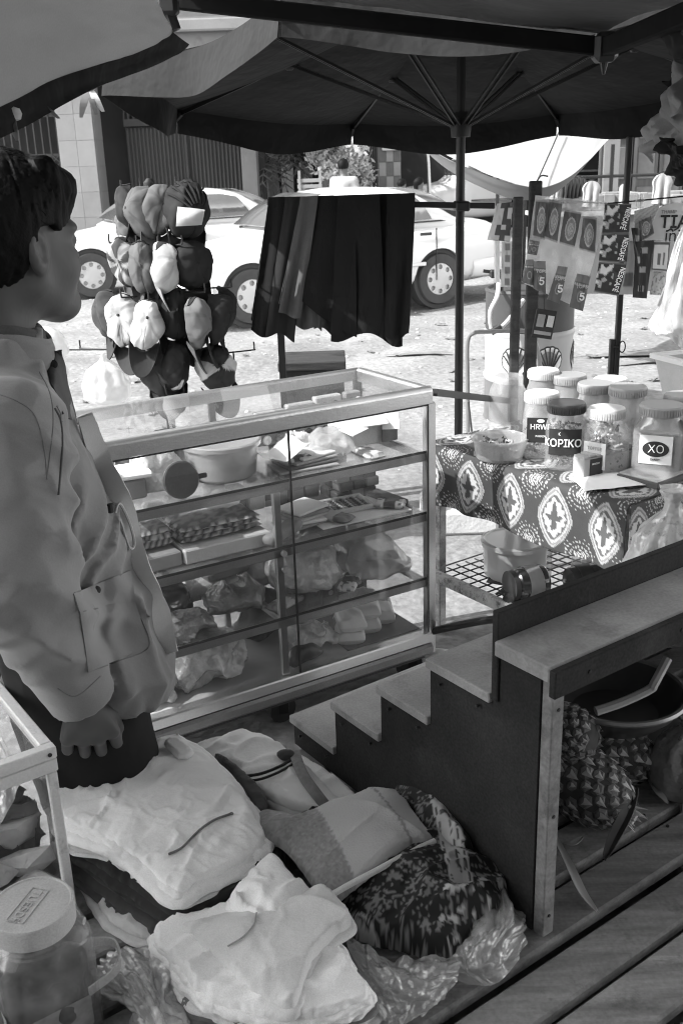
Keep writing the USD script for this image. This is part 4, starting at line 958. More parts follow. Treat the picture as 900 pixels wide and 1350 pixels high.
for s in (-.05, -W_ + .05, -.54):
    for d in (.05, D_ - .05):
        c = cs(s, d, .045)
        w = part(sc, 'castor', join([cyl(c - SB * .014, c + SB * .014, .045, 20)]), m_blk)
        part(w, 'fork', bar(c + SB * .02 + [0, 0, -.01], c + SB * .02 + [0, 0, .04], .03, .006), m_steel); part(w, 'fork', bar(c - SB * .02 + [0, 0, -.01], c - SB * .02 + [0, 0, .04], .03, .006), m_steel)

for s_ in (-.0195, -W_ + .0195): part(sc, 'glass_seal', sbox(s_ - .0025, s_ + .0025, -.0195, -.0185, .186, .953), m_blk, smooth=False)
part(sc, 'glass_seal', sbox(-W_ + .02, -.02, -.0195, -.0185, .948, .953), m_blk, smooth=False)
# ---- wares. Each stands on its shelf; s runs along the case, d into it
def slab(c, size, rot=0.0, b=.004, tilt=0.0):
    return xf(box((0, 0, size[2] / 2), size, min(b, min(size) * .3)), trs(c) @ rotz(TH + rot) @ rotx(tilt))
m_paper, m_card, m_dkcard, m_midc = M('paper', .72, .8, .05, 8), M('card', .45, .8, .12, 8, fine=.1), M('dark_card', .07, .5, .3, 12), M('mid_card', .24, .6, .25, 10)
m_clearp = M('clear_plastic', .5, .15, .1, 8, thin=.4, clear=.45, gloss=.05, bump=.3, bscale=18)
def bag(name, label, c, size, mat, seed, lump=.03, freq=14, rot=0.0, cat='bag', inner=None  , h=.007, sharp=.7, crown=0.0):
    """A full soft bag resting at c."""
    sx, sy, sz = size; R_ = rotz(TH + rot)[:3, :3]
    def f(p):
        q = (p - A_(c)) @ R_
        q = q + lump * 1.4 * (np.stack([fbm(q * 11 + 3, 2, seed), fbm(q * 11 + 11, 2, seed + 1), fbm(q * 11 + 17, 2, seed + 2)], 1) - .5)
        w = 1 - .35 * np.clip(q[:, 2:3] / sz, 0, 1) ** 1.5
        qq = np.c_[q[:, :2] / w, q[:, 2]]
        d = d_box(qq, (0, 0, sz / 2), (sx, sy, sz), min(sx, sy, sz) * .42)
        r = (1 - np.abs(2 * noise(q * freq + 1.5 * (fbm(q * freq * .6, 2, seed + 4)[:, None] - .5), seed) - 1)) ** 2; r2 = (1 - np.abs(2 * noise(q * freq * 2.1 + 7, seed + 2) - 1)) ** 2
        d = d + lump * sharp * ((.4 - r) * .75 + (.4 - r2) * .32)
        return np.maximum(d, -(p[:, 2] - c[2]))
    m = max(sx, sy) * .8 + lump * 1.5
    mesh = nets(f, A_(c) - [m, m, .006], A_(c) + [m, m, sz * 1.15 + lump], h)
    return single(name, label, cat, mesh, mat, smooth=True)
def packet(c, size, rot, seed, puff=.6, tilt=0.0):
    """Sealed cushion-like packet, crimped at both short ends."""
    L, w, t = size; u, v = np.meshgrid(np.linspace(-1, 1, 22), np.linspace(-1, 1, 14), indexing='ij')
    e = np.clip((1 - np.abs(u)) / .16, 0, 1); pr = np.sqrt(np.clip(1 - v ** 2, 0, 1)) ** puff * np.sqrt(e) + .03
    n = fbm(np.stack([u * 3, v * 3, 0 * u + seed], -1), 3, seed) - .5
    y = v * w / 2 * (1 - .06 * (1 - e))
    top, bot = np.stack([u * L / 2, y, t / 2 + pr * t / 2 + n * t * .25 * e], -1), np.stack([u * L / 2, y, t / 2 - pr * t * .46], -1)
    a, b = gridmesh(top), gridmesh(bot); N = len(a.vertices); idx = np.arange(N).reshape(22, 14); lp = np.r_[idx[:-1, 0], idx[-1, :-1], idx[:0:-1, -1], idx[0, :0:-1]]; l2 = np.roll(lp, -1)
    m = trimesh.Trimesh(np.vstack([a.vertices, b.vertices]), np.vstack([a.faces, b.faces[:, ::-1] + N, np.c_[lp, lp + N, l2 + N], np.c_[lp, l2 + N, l2]]), process=False)
    return xf(m, trs(c) @ rotz(TH + rot) @ rotx(tilt))
# top shelf
z = .8005
ct = thing('open_carton', 'open pale carton with raised flaps at the right end of the top shelf', 'carton', cs(-.12, .20, z))
part(ct, 'carton_body', slab(cs(-.12, .22, z), (.17, .11, .075)), m_card, smooth=False)
part(ct, 'dark_side', slab(cs(-.045, .155, z + .004), (.06, .006, .062)), m_dkcard, smooth=False)
part(ct, 'flap', xf(box((0, 0, 0), (.13, .10, .003)), trs(cs(-.13, .17, z + .092)) @ rotz(TH - .15) @ rotx(.38)), m_card, smooth=False)
part(ct, 'flap', xf(box((0, 0, 0), (.10, .05, .003)), trs(cs(-.20, .12, z + .075)) @ rotz(TH + .5) @ rotx(.3)), m_paper, smooth=False)
part(ct, 'flap', xf(box((0, 0, 0), (.055, .06, .003)), trs(cs(-.055, .135, z + .075)) @ rotz(TH - .5) @ rotx(.75)), m_paper, smooth=False)
for k, (s, w, h_) in enumerate([(-.47, .10, .10), (-.36, .11, .11), (-.25, .10, .12), (-.145, .10, .13), (-.05, .06, .13)]):
    cd = thing('bead_card', ['leftmost', 'second', 'middle', 'fourth', 'narrow rightmost'][k] + ' of the upright cards of round trinkets along the back of the top shelf', 'card', cs(s, .375, z))
    part(cd, 'card', slab(cs(s, .375, z), (w, .03, h_)), M('trinket_card%d' % (k % 3), [.5, .3, .42][k % 3], .5, .2, 10), smooth=False)
    for i in range(2):
        for j in range(3):
            p = cs(s + (i - .5) * w * .42, .357, z + .02 + j * h_ * .3)
            part(cd, 'trinket', xf(lathe([(0, 0), (.013, 0), (.016, .004), (.013, .010), (.006, .010), (0, .006)], 14), trs(p) @ rotz(TH) @ rotx(math.pi / 2)), [m_dkcard, m_paper, m_midc][(i + j + k) % 3])
bag('wrapped_goods', 'heap of clear wrapped goods behind the open carton flaps on the top shelf', cs(-.26, .16, z), (.16, .12, .07), m_clearp, 4, .035, 22, cat='packets')
bag('wrapped_goods', 'low heap of crumpled clear packets left of the carton on the top shelf', cs(-.34, .22, z), (.15, .13, .05), m_bagl, 9, .035, 22, cat='packets')
for k in range(4): single('flat_packet', ['dark flat packet at the bottom of the stack under the white sheet', 'second dark flat packet of the stack under the white sheet', 'mid grey packet in the stack under the white sheet', 'topmost packet of the stack right of the white sheet'][k], 'packet', slab(cs(-.40 + .012 * k, .09 + .01 * k, z + .008 * k), (.19 - .02 * k, .11, .0075), rot=.1 * (k - 1)), [m_midc, m_dkcard, m_midc, m_card][k], smooth=False)
pw = np.stack(np.meshgrid(np.linspace(-1, 1, 12), np.linspace(-1, 1, 8), indexing='ij') + (np.zeros((12, 8)),), -1) * [.075, .05, 1]; pw[..., 2] = .004 + .03 * np.abs(pw[..., 0] / .075 + .25) + .008 * np.sin(pw[..., 1] * 60)
single('white_sheet', 'bright folded white paper sheet on the stack on the top shelf', 'paper', xf(thicken(pw, .0015), trs(cs(-.47, .10, z + .034)) @ rotz(TH + .25)), m_paper)
tc = cs(-.635, .15, z)
tb = thing('food_tub', 'round translucent plastic tub of dark snacks on the top shelf', 'tub', tc)
m_tub = M('tub_plastic', .42, .25, .06, 6, thin=.35, clear=.5, gloss=.05)
part(tb, 'tub', lathe([(0, 0), (.085, 0), (.098, .01), (.110, .105), (.108, .105), (.094, .012), (0, .004)], 40, tc), m_tub)
part(tb, 'lid_rim', lathe([(.108, .094), (.117, .097), (.118, .108), (.112, .112), (.105, .108), (.108, .094)], 40, tc), m_tub)
part(tb, 'lid', lathe([(0, .108), (.112, .1085), (.112, .1115), (0, .111)], 40, tc), m_tub)
part(tb, 'snacks', nets(lambda p: np.maximum(np.hypot(p[:, 0] - tc[0], p[:, 1] - tc[1]) - .088, np.maximum(p[:, 2] - tc[2] - .05 - .05 * fbm((p - tc) * 24, 3, 3), tc[2] + .006 - p[:, 2])) + .018 * (fbm((p - tc) * 40, 2, 5) - .5), tc - [.1, .1, .0], tc + [.1, .1, .1], .006), M('snack', .13, .6, .5, 40), smooth=True)
dc = cs(-.815, .03, z + .052)
fan = thing('round_mirror', 'round dark flat hand mirror leaning against the front glass on the top shelf', 'mirror', dc - [0, 0, .05])
part(fan, 'disc', xf(lathe([(0, 0), (.048, 0), (.052, .003), (.052, .008), (.048, .011), (0, .009)], 40), trs(dc) @ rotz(TH) @ rotx(math.pi / 2 - .15)), M('mirror_back', .05, .3, .3, 8, gloss=.1))
part(fan, 'handle', xf(box((.062, .0, .005), (.03, .014, .008), .003), trs(dc) @ rotz(TH) @ rotx(math.pi / 2 - .15)), m_blk)
bag('white_bag', 'loose white plastic bag behind the round dark mirror', cs(-.84, .16, z), (.15, .13, .12), m_bagl, 12, .04, 16)
wb = thing('paper_box', 'small cream box with a raised lid beside the jacket on the top shelf', 'box', cs(-.945, .17, z))
part(wb, 'box_body', slab(cs(-.945, .14, z), (.11, .10, .055)), m_midc, smooth=False); part(wb, 'lid', slab(cs(-.935, .14, z + .06), (.14, .12, .016), rot=-.15, b=.005), m_paper)
for k in range(7):
    p = cs(-.98 + k * .062, .36, z)
    j = thing('small_jar', ['leftmost', 'second', 'third', 'fourth', 'fifth', 'sixth', 'rightmost'][k] + ' of the small jars standing in a row at the back of the top shelf', 'jar', p, group='small jars at the back of the top shelf')
    part(j, 'jar_body', lathe([(0, 0), (.026, 0), (.028, .006), (.028, .07), (.022, .082), (0, .083)], 18, p), M('jar_mid%d' % (k % 2), [.3, .2][k % 2], .2, .2, 12)); part(j, 'lid', lathe([(0, .083), (.024, .083), (.024, .1), (.02, .103), (0, .103)], 18, p), [m_paper, m_card, m_midc][k % 3])
# second shelf
z = .6005
single('white_board', 'white sheet of card under the calculating tray on the second shelf', 'card', slab(cs(-.20, .14, z), (.32, .20, .006), rot=-.05), m_paper, smooth=False)
for k in range(5):
    single('notebook', ['notebook at the bottom of the pile on the second shelf', 'second lowest notebook of the pile', 'middle notebook of the pile on the second shelf', 'upper notebook with a bent cover on the pile', 'topmost pale notebook of the pile'][k], 'notebook', slab(cs(-.40 + .006 * k, .13 + .006 * k, z + .0065 + .0095 * k), (.135, .11, .009), rot=[.15, -.1, .2, .05, .3][k]), [m_midc, m_paper, m_card, m_midc, m_paper][k], smooth=False)
ab = thing('bead_tray', 'framed tray with rows of small dark studs lying on the white card', 'tray', cs(-.21, .17, z))
part(ab, 'frame', xf(join([box((0, y, .012), (.17, .012, .016), .003) for y in (-.05, .05)] + [box((x, 0, .012), (.012, .088, .016), .003) for x in (-.079, .079)]), trs(cs(-.215, .17, z + .006)) @ rotz(TH - .1) @ rotx(.06)), m_card)
part(ab, 'bed', xf(box((0, 0, .009), (.15, .09, .006)), trs(cs(-.215, .17, z + .006)) @ rotz(TH - .1) @ rotx(.06)), m_dkcard)
for i in range(12):
    for j in range(6):
        part(ab, 'stud', xf(box((-.066 + .012 * i, -.0375 + .015 * j, .0145), (.008, .009, .006), .002), trs(cs(-.215, .17, z + .006)) @ rotz(TH - .1) @ rotx(.06)), [m_dkcard, m_midc, m_card][(i * 5 + j * 3) % 3], smooth=False)
for k in range(18):
    i, j, l = k % 3, (k // 3) % 3, k // 9
    single('small_box', f'{["left","middle","right"][i]} dark box of the {["bottom","second","top"][j]} layer, {["front","back"][l]} row, on the second shelf', 'box', slab(cs(-.17 + i * .052 + .012 * (j % 2), .27 + l * .06, z + j * .032), (.05, .055, .031), rot=rs.uniform(-.06, .06)), [m_dkcard, m_midc, M('dark_card2', .11, .5, .3, 10)][(i + j * 2 + l) % 3], smooth=False)
single('long_box', 'long flat dark box beside the small boxes on the second shelf', 'box', slab(cs(-.055, .16, z), (.05, .16, .022), rot=.1), m_dkcard, smooth=False)
def pattern_col(P, kind):
    x, y = P[:, 0], P[:, 1]
    return np.where((np.sin(x * 260 + 3 * np.sin(y * 160)) > .1) ^ (np.sin(y * 420) > .3), .55, .06)
m_col = M('printed', .5, .75, .12, 12, col=True); m_colg = M('printed_gloss', .5, .3, .08, 12, col=True)
def textile(c, size, seed, n=3, name='', pat=True, rot=0.0):
    t = thing('folded_textile', name, 'cloth', c)
    for k in range(n):
        m = packet(A_(c) + [0, 0, size[2] / n * k], (size[0] * rs.uniform(.94, 1), size[1] * rs.uniform(.95, 1), size[2] / n * 1.25), rot + rs.uniform(-.05, .05), seed + k, .25)
        q = (m.vertices - A_(c)) @ rotz(TH)[:3, :3]
        zz = m.vertices[:, 2]
        colr = np.where(np.sin(q[:, 0] * 330 + k) * np.sin(zz * 900 + q[:, 1] * 120) > 0, .5, .07) if pat else np.full(len(q), .3)
        top = fbm(q * 60, 2, seed) > .52
        colr = np.where(zz > c[2] + size[2] * .97, np.where(top, .22, .12), colr)
        part(t, 'fold', m, m_col, col=colr)
textile(cs(-.685, .15, z + .045), (.26, .17, .045), 3, 3, 'wide stack of patterned folded cloth in the middle of the second shelf')
textile(cs(-.925, .16, z + .045), (.20, .16, .055), 6, 3, 'patterned folded cloth stack next to the jacket on the second shelf')
single('flat_carton', 'flat pale carton under the wide stack of patterned cloth', 'carton', slab(cs(-.685, .13, z), (.27, .20, .043)), m_card, smooth=False)
single('flat_carton', 'wrapped flat parcel under the patterned cloth next to the jacket', 'carton', slab(cs(-.93, .13, z), (.2, .19, .043), rot=.05), m_midc, smooth=False)
for k in range(6):
    p = cs(-.78 + .068 * k, .36, z); hh = [.09, .10, .075, .11, .09, .12][k]
    single('upright_packet', ['leftmost pale', 'second pale', 'low third', 'tall fourth', 'fifth', 'tall rightmost'][k] + ' packet upright at the back of the second shelf', 'packet', slab(p, (.062, .05, hh), b=.006), [m_card, m_midc, m_bagm, m_midc, m_dkcard, m_card][k])
dn = nets(lambda p: d_box((p - cs(-.50, .06, z)) @ rotz(TH + .5)[:3, :3], (0, 0, .022), (.17, .05, .03), .012) + .012 * (fbm(p * 30, 2, 3) - .5), cs(-.5, .06, z) - [.13, .13, .003], cs(-.5, .06, z) + [.13, .13, .06], .006)
single('folded_strap', 'dark folded strap lying behind the mullion on the second shelf', 'strap', dn, m_midc, smooth=True)
# third shelf
z = .3755
bag('rice_bag', 'big pale printed plastic bag filling the middle of the third shelf', cs(-.37, .17, z), (.22, .20, .16), m_bagl, 21, .035, 12)
bag('filled_bag', 'pale plastic bag slumped against the right end of the third shelf', cs(-.13, .17, z), (.22, .22, .135), m_clearp, 25, .04, 12)
bag('filled_bag', 'upper grey plastic bag on the third shelf, behind the pale ones', cs(-.23, .29, z + .05), (.22, .14, .13), m_bagm, 29, .04, 12)
bag('garment_heap', 'heap of dark wrapped garments at the left of the third shelf', cs(-.88, .24, z), (.26, .18, .13), M('dark_wrapped', .05, .35, .6, 14, gloss=.05), 33, .05, 18, cat='clothes')
for k in range(3): single('rolled_pack', ['lower left rolled pack with a cord around it on the third shelf', 'upper rolled pack on the third shelf', 'right rolled pack by the mullion on the third shelf'][k], 'pack', packet(cs([-.66, -.60, -.55][k], .28, z + [0.0, .055, .0][k]), (.16, .09, .06), .1 * k, 40 + k), [m_card, m_midc, m_bagl][k])
bag('foil_packet', 'shiny crinkled packet at the front left of the third shelf', cs(-.86, .08, z), (.24, .12, .06), M('foil', .28, .22, .6, 26, metal=.4, bump=.8, bscale=40, bdist=.01), 37, .04, 26, cat='packet')
single('grey_sheet', 'pale grey board standing behind the packs on the third shelf', 'board', slab(cs(-.70, .37, z), (.30, .012, .16)), m_card, smooth=False)
# bottom
z = .1785
bag('plastic_bag', 'pale bulging plastic bag at the bottom of the showcase left of the mullion', cs(-.755, .14, z), (.24, .19, .17), m_bagl, 51, .06, 13)
bag('plastic_bag', 'small pale knotted plastic bag at the bottom next to the trousers', cs(-.965, .12, z), (.15, .16, .11), m_bagl, 55, .05, 12)
bag('dark_bundle', 'dark bundle behind the pale bags at the bottom left of the showcase', cs(-.87, .30, z), (.26, .14, .15), M('dark_cloth', .045), 58, .05, 12, cat='bundle')
bag('dark_bundle', 'dark bundle standing in the bottom just right of the mullion', cs(-.45, .30, z), (.22, .15, .13), M('dark_cloth', .045), 61, .05, 12, cat='bundle')
bag('crumpled_bag', 'crumpled clear bag at the bottom right of the mullion', cs(-.385, .12, z), (.16, .12, .08), m_bagl, 63, .05, 22)
bag('dark_purse', 'black glossy pouch in front of the crumpled bag at the bottom', cs(-.44, .055, z), (.13, .05, .05), M('black_gloss', .02, .15, .1, 8), 66, .02, 12, cat='pouch')
for k, (s, d, zz, r) in enumerate([(-.235, .13, 0, 1.1), (-.15, .17, 0, 1.15), (-.07, .20, 0, 1.1), (-.235, .13, .045, 1.2), (-.14, .18, .045, 1.1)]):
    pk = thing('sugar_packet', ['lower left', 'lower middle', 'lower right', 'upper left', 'upper right'][k] + ' white sealed packet with a dark label, bottom right of the showcase', 'packet', cs(s, d, z + zz))
    m = packet(cs(s, d, z + zz), (.19, .095, .05), r, 70 + k, .55)
    q = (m.vertices - cs(s, d, z + zz)) @ rotz(TH + r)[:3, :3]
    part(pk, 'packet', m, M('packet_print', .5, .35, .06, 12, col=True), col=np.where((q[:, 0] > .01) & (q[:, 0] < .07), .13, .66))
single('dark_mat', 'dark flat tray under the white packets at the bottom', 'tray', slab(cs(-.16, .16, z), (.28, .26, .004)), m_dkcard, smooth=False)
# ---------------------------------------------------------------- more small wares that crowd the showcase
def carton(label, s, d, z, w, dp, h, g, seed, rot=0.0, group=None):
    r_ = np.random.RandomState(seed); t = thing('goods_carton', label, 'carton', cs(s, d, z), group=group)
    part(t, 'carton_body', slab(cs(s, d, z), (w, dp, h), rot=rot, b=.003), M('carton_%d' % int(g * 100), g, .55, .15, 9, fine=.08), smooth=False)
    T = trs(cs(s, d, z)) @ rotz(TH + rot)
    a = r_.uniform(.2, .6); part(t, 'printed_band', xf(box((0, -dp / 2 - .0006, h * a), (w * .96, .0012, h * r_.uniform(.15, .35)), .0), T), [m_ink2, m_paper, m_midc][r_.randint(3)], smooth=False)
    part(t, 'printed_spot', xf(lathe([(0, 0), (min(w, h) * .2, 0), (min(w, h) * .2, .0008), (0, .0008)], 14), T @ trs([w * .15, -dp / 2 - .0013, h * .68]) @ rotx(math.pi / 2)), [m_paper, m_dkcard, m_card][r_.randint(3)], smooth=False)
m_ink2 = M('print_dark', .04, .5, .1, 8)
words = ['leftmost', 'second', 'third', 'fourth', 'fifth', 'sixth', 'seventh', 'eighth', 'ninth', 'rightmost']
def row(label, z, d, s0, s1, n, h0, h1, seed, dp=.05):
    r_ = np.random.RandomState(seed); w = (s1 - s0) / n
    for k in range(n): carton(f'{words[k] if k < n - 1 else "rightmost"} upright carton {label}', s0 + w * (k + .5), d, z, w * r_.uniform(.8, .95), dp, r_.uniform(h0, h1), [.06, .14, .3, .5, .2][r_.randint(5)], seed * 10 + k, r_.uniform(-.06, .06))
row('in the back row of the third shelf right of the mullion', .3755, .375, -.52, -.03, 7, .08, .15, 3)
row('at the back of the showcase floor right of the mullion', .1785, .375, -.33, -.03, 5, .07, .12, 4)
row('behind the round tub on the top shelf', .8005, .375, -.75, -.54, 4, .07, .11, 5, .035)
row('behind the notebooks on the second shelf', .6005, .37, -.44, -.20, 4, .08, .14, 6)
for k in range(8):
    s, d = [-.47, -.40, -.33, -.30, -.19, -.26, -.12, -.07][k], [.10, .07, .09, .20, .06, .10, .09, .22][k]; z = [.8005, .3755, .3755, .8005, .8005, .6072, .6072, .3755][k]
    s = [-.42, -.50, -.25, -.33, -.19, -.30, -.09, -.045][k]; pk = packet(cs(s, d, z + (.012 if k == 0 else 0)), (.10 + .02 * (k % 3), .06, .022), .4 * k, 120 + k, .5)
    q = (pk.vertices - cs(s, d, z)) @ rotz(TH + .4 * k)[:3, :3]
    single('snack_packet', ['small printed packet in front of the stack by the mullion on the top shelf', 'flat printed packet at the front of the third shelf beside the mullion', 'printed packet between the two pale bags at the front of the third shelf', 'printed packet beside the clear heap on the top shelf', 'printed packet at the front edge of the top shelf near the carton', 'printed packet right of the notebooks on the second shelf', 'printed packet at the front of the white card on the second shelf', 'printed packet by the end glass on the third shelf'][k], 'packet', pk, m_colg, col=np.where(np.abs(q[:, 0]) < .02, [.05, .5, .1, .6][k % 4], np.where(noise(q * 90, k) > .6, .12, [.45, .2, .6, .3][k % 4])))
bag('plastic_bag', 'clear bag of small packets stuffed upright behind the pale bags on the third shelf', cs(-.46, .28, .3755), (.14, .12, .15), m_clearp, 131, .04, 16)
bag('plastic_bag', 'grey plastic bag lying over the packs left of the mullion on the third shelf', cs(-.62, .16, .3755), (.18, .13, .07), m_bagm, 133, .04, 16)
bag('plastic_bag', 'small clear bag of sweets at the top of the cloth stack on the second shelf', cs(-.62, .2, .69), (.12, .08, .04), m_clearp, 137, .03, 20)
# ---------------------------------------------------------------- candy table, its cloth and jars
TQ, TZ = A_([.805, 2.64, 0]), .72
def te(e, a, z): return TQ + PE * e + PA * a + A_([0, 0, z])
LE, LA = .86, .62
def batik(x, w):
    """Printed medallions: x along the edge, w down from it."""
    px, py = .19, .205
    xx = (x / px + .12) % 1.0 - .5; yy = (w / py + .0) % 1.0 - .5
    X_, Y_ = xx * px, yy * py
    r = ((np.abs(X_) / .066) ** 1.42 + (np.abs(Y_) / .093) ** 1.42) ** (1 / 1.42); th = np.arctan2(Y_, X_)
    g = np.full(x.shape, .045)
    d = np.hypot(px / 2 - np.abs(X_), (py / 2 - np.abs(Y_)) * 1.0)
    ang = np.arctan2(py / 2 - np.abs(Y_), px / 2 - np.abs(X_))
    dots = (np.sin(d * 420) > .25) & (np.sin(ang * 26 + np.floor(d * 420 / 6.283) * 1.6) > .15) & (d > .026) & (d < .062)
    g = np.where(dots & (r > 1.04), .36, g)
    g = np.where((d < .024) & (np.sin(d * 900 + np.cos(ang * 2) * 2) > .1), .45, g)
    g = np.where(r < 1.0, .30, g); g = np.where(r < .93, .16, g); g = np.where(r < .86, .36, g); g = np.where(r < .76, .09, g); 
    fr = .64 + .05 * np.sin(th * 12); g = np.where(r < fr, .42, g)
    fl = .36 + .12 * np.cos(4 * th) + .06 * np.cos(9 * th + 1); g = np.where(r < fl, .075, g)
    return g
tb = thing('candy_table', 'small table with a pale leg and a wire shelf beneath, under the patterned cloth', 'table', (*te(LE / 2, LA / 2, 0)[:2], 0))
def tbox(e0, e1, a0, a1, z0, z1, b=0.0):
    return xf(box(((a0 + a1) / 2, (e0 + e1) / 2, (z0 + z1) / 2), (a1 - a0, e1 - e0, z1 - z0), b), frame(TQ, PA, y=PE))
m_tleg = wood('pale_leg', .38)
part(tb, 'table_top', tbox(.0, LE, .0, LA, TZ - .03, TZ - .004), wood('table_wood', .2))
for e, a in ((.02, .012), (LE - .05, .012), (.02, LA - .05), (LE - .05, LA - .05)): part(tb, 'leg', tbox(e, e + .032, a, a + .032, 0, TZ - .031, .003), m_tleg)
part(tb, 'apron', tbox(.0, LE, -.0, .014, TZ - .10, TZ - .032), m_tleg); part(tb, 'apron', tbox(.0, .014, .02, LA, TZ - .10, TZ - .032), m_tleg)
ZS = .245
part(tb, 'shelf_edge', tbox(.02, LE - .02, -.012, .012, ZS - .03, ZS + .012, .004), M('worn_edge', .42, .7, .35, 14, spots=.7, spot_g=.08, spot_scale=30))
sh = part(tb, 'shelf_edge', tbox(.02, LE - .02, LA - .02, LA, ZS - .02, ZS + .012, .003), m_tleg)
m_wire = M('rusty_wire', .08, .6, .3, 20)
part(tb, 'wire_rack', join([xf(bar((a, .02, ZS - .004), (a, LE - .02, ZS - .004), .004), frame(TQ, PA, y=PE)) for a in np.arange(.03, LA, .045)] + [xf(bar((.0, e, ZS - .0), (LA - .01, e, ZS - .0), .004), frame(TQ, PA, y=PE)) for e in np.arange(.04, LE, .045)]), m_wire, smooth=False, kind='stuff')
part(tb, 'push_bar', tube(spline([te(.34, -.01, ZS - .02), te(.40, -.09, ZS + .0), te(.50, -.20, ZS - .03), te(.62, -.235, ZS - .10), te(.68, -.24, ZS - .20)], 30), .013, 10), m_steel)
def cloth_main():
    nu, nv = 210, 210
    L_ = LA + .205; u, v = np.meshgrid(np.linspace(0, LE + .02, nu), np.linspace(-LA, .205, nv), indexing='ij')
    e = u - .008
    fold = .012 * np.sin(u * 23 + 1.5 * np.sin(u * 9)) * np.clip(v / .2, 0, 1)
    r = .012; a = np.where(v < 0, -v, -fold - .012 * (1 - np.exp(-np.clip(v, 0, 1) / .01))); z = np.where(v < 0, TZ + .001 + .0035 * (fbm(np.stack([u * 9, v * 9, 0 * u], -1), 3, 3)), TZ + .001 - np.clip(v, 0, 1) * (1 + .03 * np.sin(u * 8)))
    z = z - .004 * np.exp(-np.abs(v) / .008)
    P = te(0, 0, 0) + PE * e[..., None] + PA * a[..., None]; P[..., 2] = z
    # sheet orientation: outward = -a / up
    m = thicken(P[:, ::-1], .0025); c = batik(u[:, ::-1].ravel(), v[:, ::-1].ravel()); return m, np.r_[c, c]
def cloth_side():
    nu, nv = 170, 60
    u, v = np.meshgrid(np.linspace(-.012, LA, nu), np.linspace(0, .215, nv), indexing='ij')
    e = -.012 - .014 * np.sin(u * 26 + 1) * np.clip(v / .2, 0, 1) - .006; z = TZ + .002 - v
    P = te(0, 0, 0) + PE * e[..., None] + PA * u[..., None]; P[..., 2] = z
    m = thicken(P, .0025); c = batik(u.ravel() + .05, v.ravel()); return m, np.r_[c, c]
(a_, ca), (b_, cb_) = cloth_main(), cloth_side()
m_batik = M('batik', .5, .75, .10, 20, col=True, fine=.1, fine_scale=400)
single('tablecloth', 'dark tablecloth printed with pale flower medallions draped over the candy table', 'tablecloth', join([a_, b_]), m_batik, col=np.r_[ca, cb_], loc=te(LE / 2, LA / 2, TZ - .2))

def sqloft(prof, c, rot=0.0, n=40):
    """prof: (half width, z, exponent) from bottom to top, closed at both ends."""
    th = np.arange(n) * 2 * np.pi / n; rows = []
    for r, z, ex in prof:
        k = (np.abs(np.cos(th)) ** ex + np.abs(np.sin(th)) ** ex) ** (-1 / ex); rows.append(np.c_[r * k * np.cos(th), r * k * np.sin(th), np.full(n, z)])
    P = A_(rows); k = len(rows); v = P.reshape(-1, 3); i, j = np.meshgrid(np.arange(k - 1), np.arange(n), indexing='ij'); j2 = (j + 1) % n
    q = np.stack([i * n + j, i * n + j2, (i + 1) * n + j2, (i + 1) * n + j], -1).reshape(-1, 4)
    return xf(trimesh.Trimesh(v, np.vstack([q[:, [0, 1, 2]], q[:, [0, 2, 3]]]), process=False), trs(c) @ rotz(rot))
m_jar = glass('jar_plastic', .88, 1.55, .03, .16); m_jarw = M('milky_plastic', .33, .2, .12, 14, thin=.3, clear=.38, gloss=.08)
m_lidw, m_lidg, m_lidd = M('lid_white', .5, .45, .05, 8), M('lid_grey', .27, .5, .06, 8), M('lid_dark', .06, .4, .2, 8)
def candies(c, R, z0, z1, n, size, seed, mats, parent, sq=False):
    r_ = np.random.RandomState(seed); out = [[] for _ in mats]
    for k in range(n):
        a = r_.rand() * 6.283; r = R * math.sqrt(r_.rand()) * .9; z = z0 + (z1 - z0) * r_.rand()
        x, y = (r * math.cos(a), r * math.sin(a)) if not sq else tuple((r_.rand(2) - .5) * 1.75 * R)
        m = box((0, 0, 0), (size * 1.5, size * .8, size * .6), size * .2)
        w = join([m, trimesh.Trimesh(A_([[.7, 0, 0], [1.4, .45, .2], [1.4, -.45, -.1], [-.7, 0, 0], [-1.4, .45, -.1], [-1.4, -.45, .2]]) * size, [[0, 1, 2], [3, 5, 4]], process=False)])
        T = trs(A_(c) + [x, y, z]) @ rotz(r_.rand() * 6.3) @ rotx(r_.rand() * 6.3) @ roty(r_.rand() * 6.3); out[k % len(mats)].append(xf(w, T))
    for o, mm in zip(out, mats): part(parent, 'candies', join(o), mm, smooth=False, kind='stuff')
def curved_label(c, R, z0, z1, a0, a1, ex=2.0, off=.0015, rot=0.0):
    th = np.linspace(a0, a1, 22) - rot; k = (np.abs(np.cos(th)) ** ex + np.abs(np.sin(th)) ** ex) ** (-1 / ex)
    P = np.stack([np.stack([c[0] + (R * k + off) * np.cos(th) * 1.0, c[1] + (R * k + off) * np.sin(th), np.full(22, c[2] + z)], -1) for z in (z0, z1)], 1)
    P0 = P - A_([c[0], c[1], 0]); cr, sr = math.cos(rot), math.sin(rot); Q = P0.copy(); Q[..., 0], Q[..., 1] = P0[..., 0] * cr - P0[..., 1] * sr, P0[..., 0] * sr + P0[..., 1] * cr
    return thicken((Q + A_([c[0], c[1], 0]))[:, ::-1], .0012)
CAM = lambda c: math.atan2(-c[1], -c[0])              # direction from c to the camera, in plan
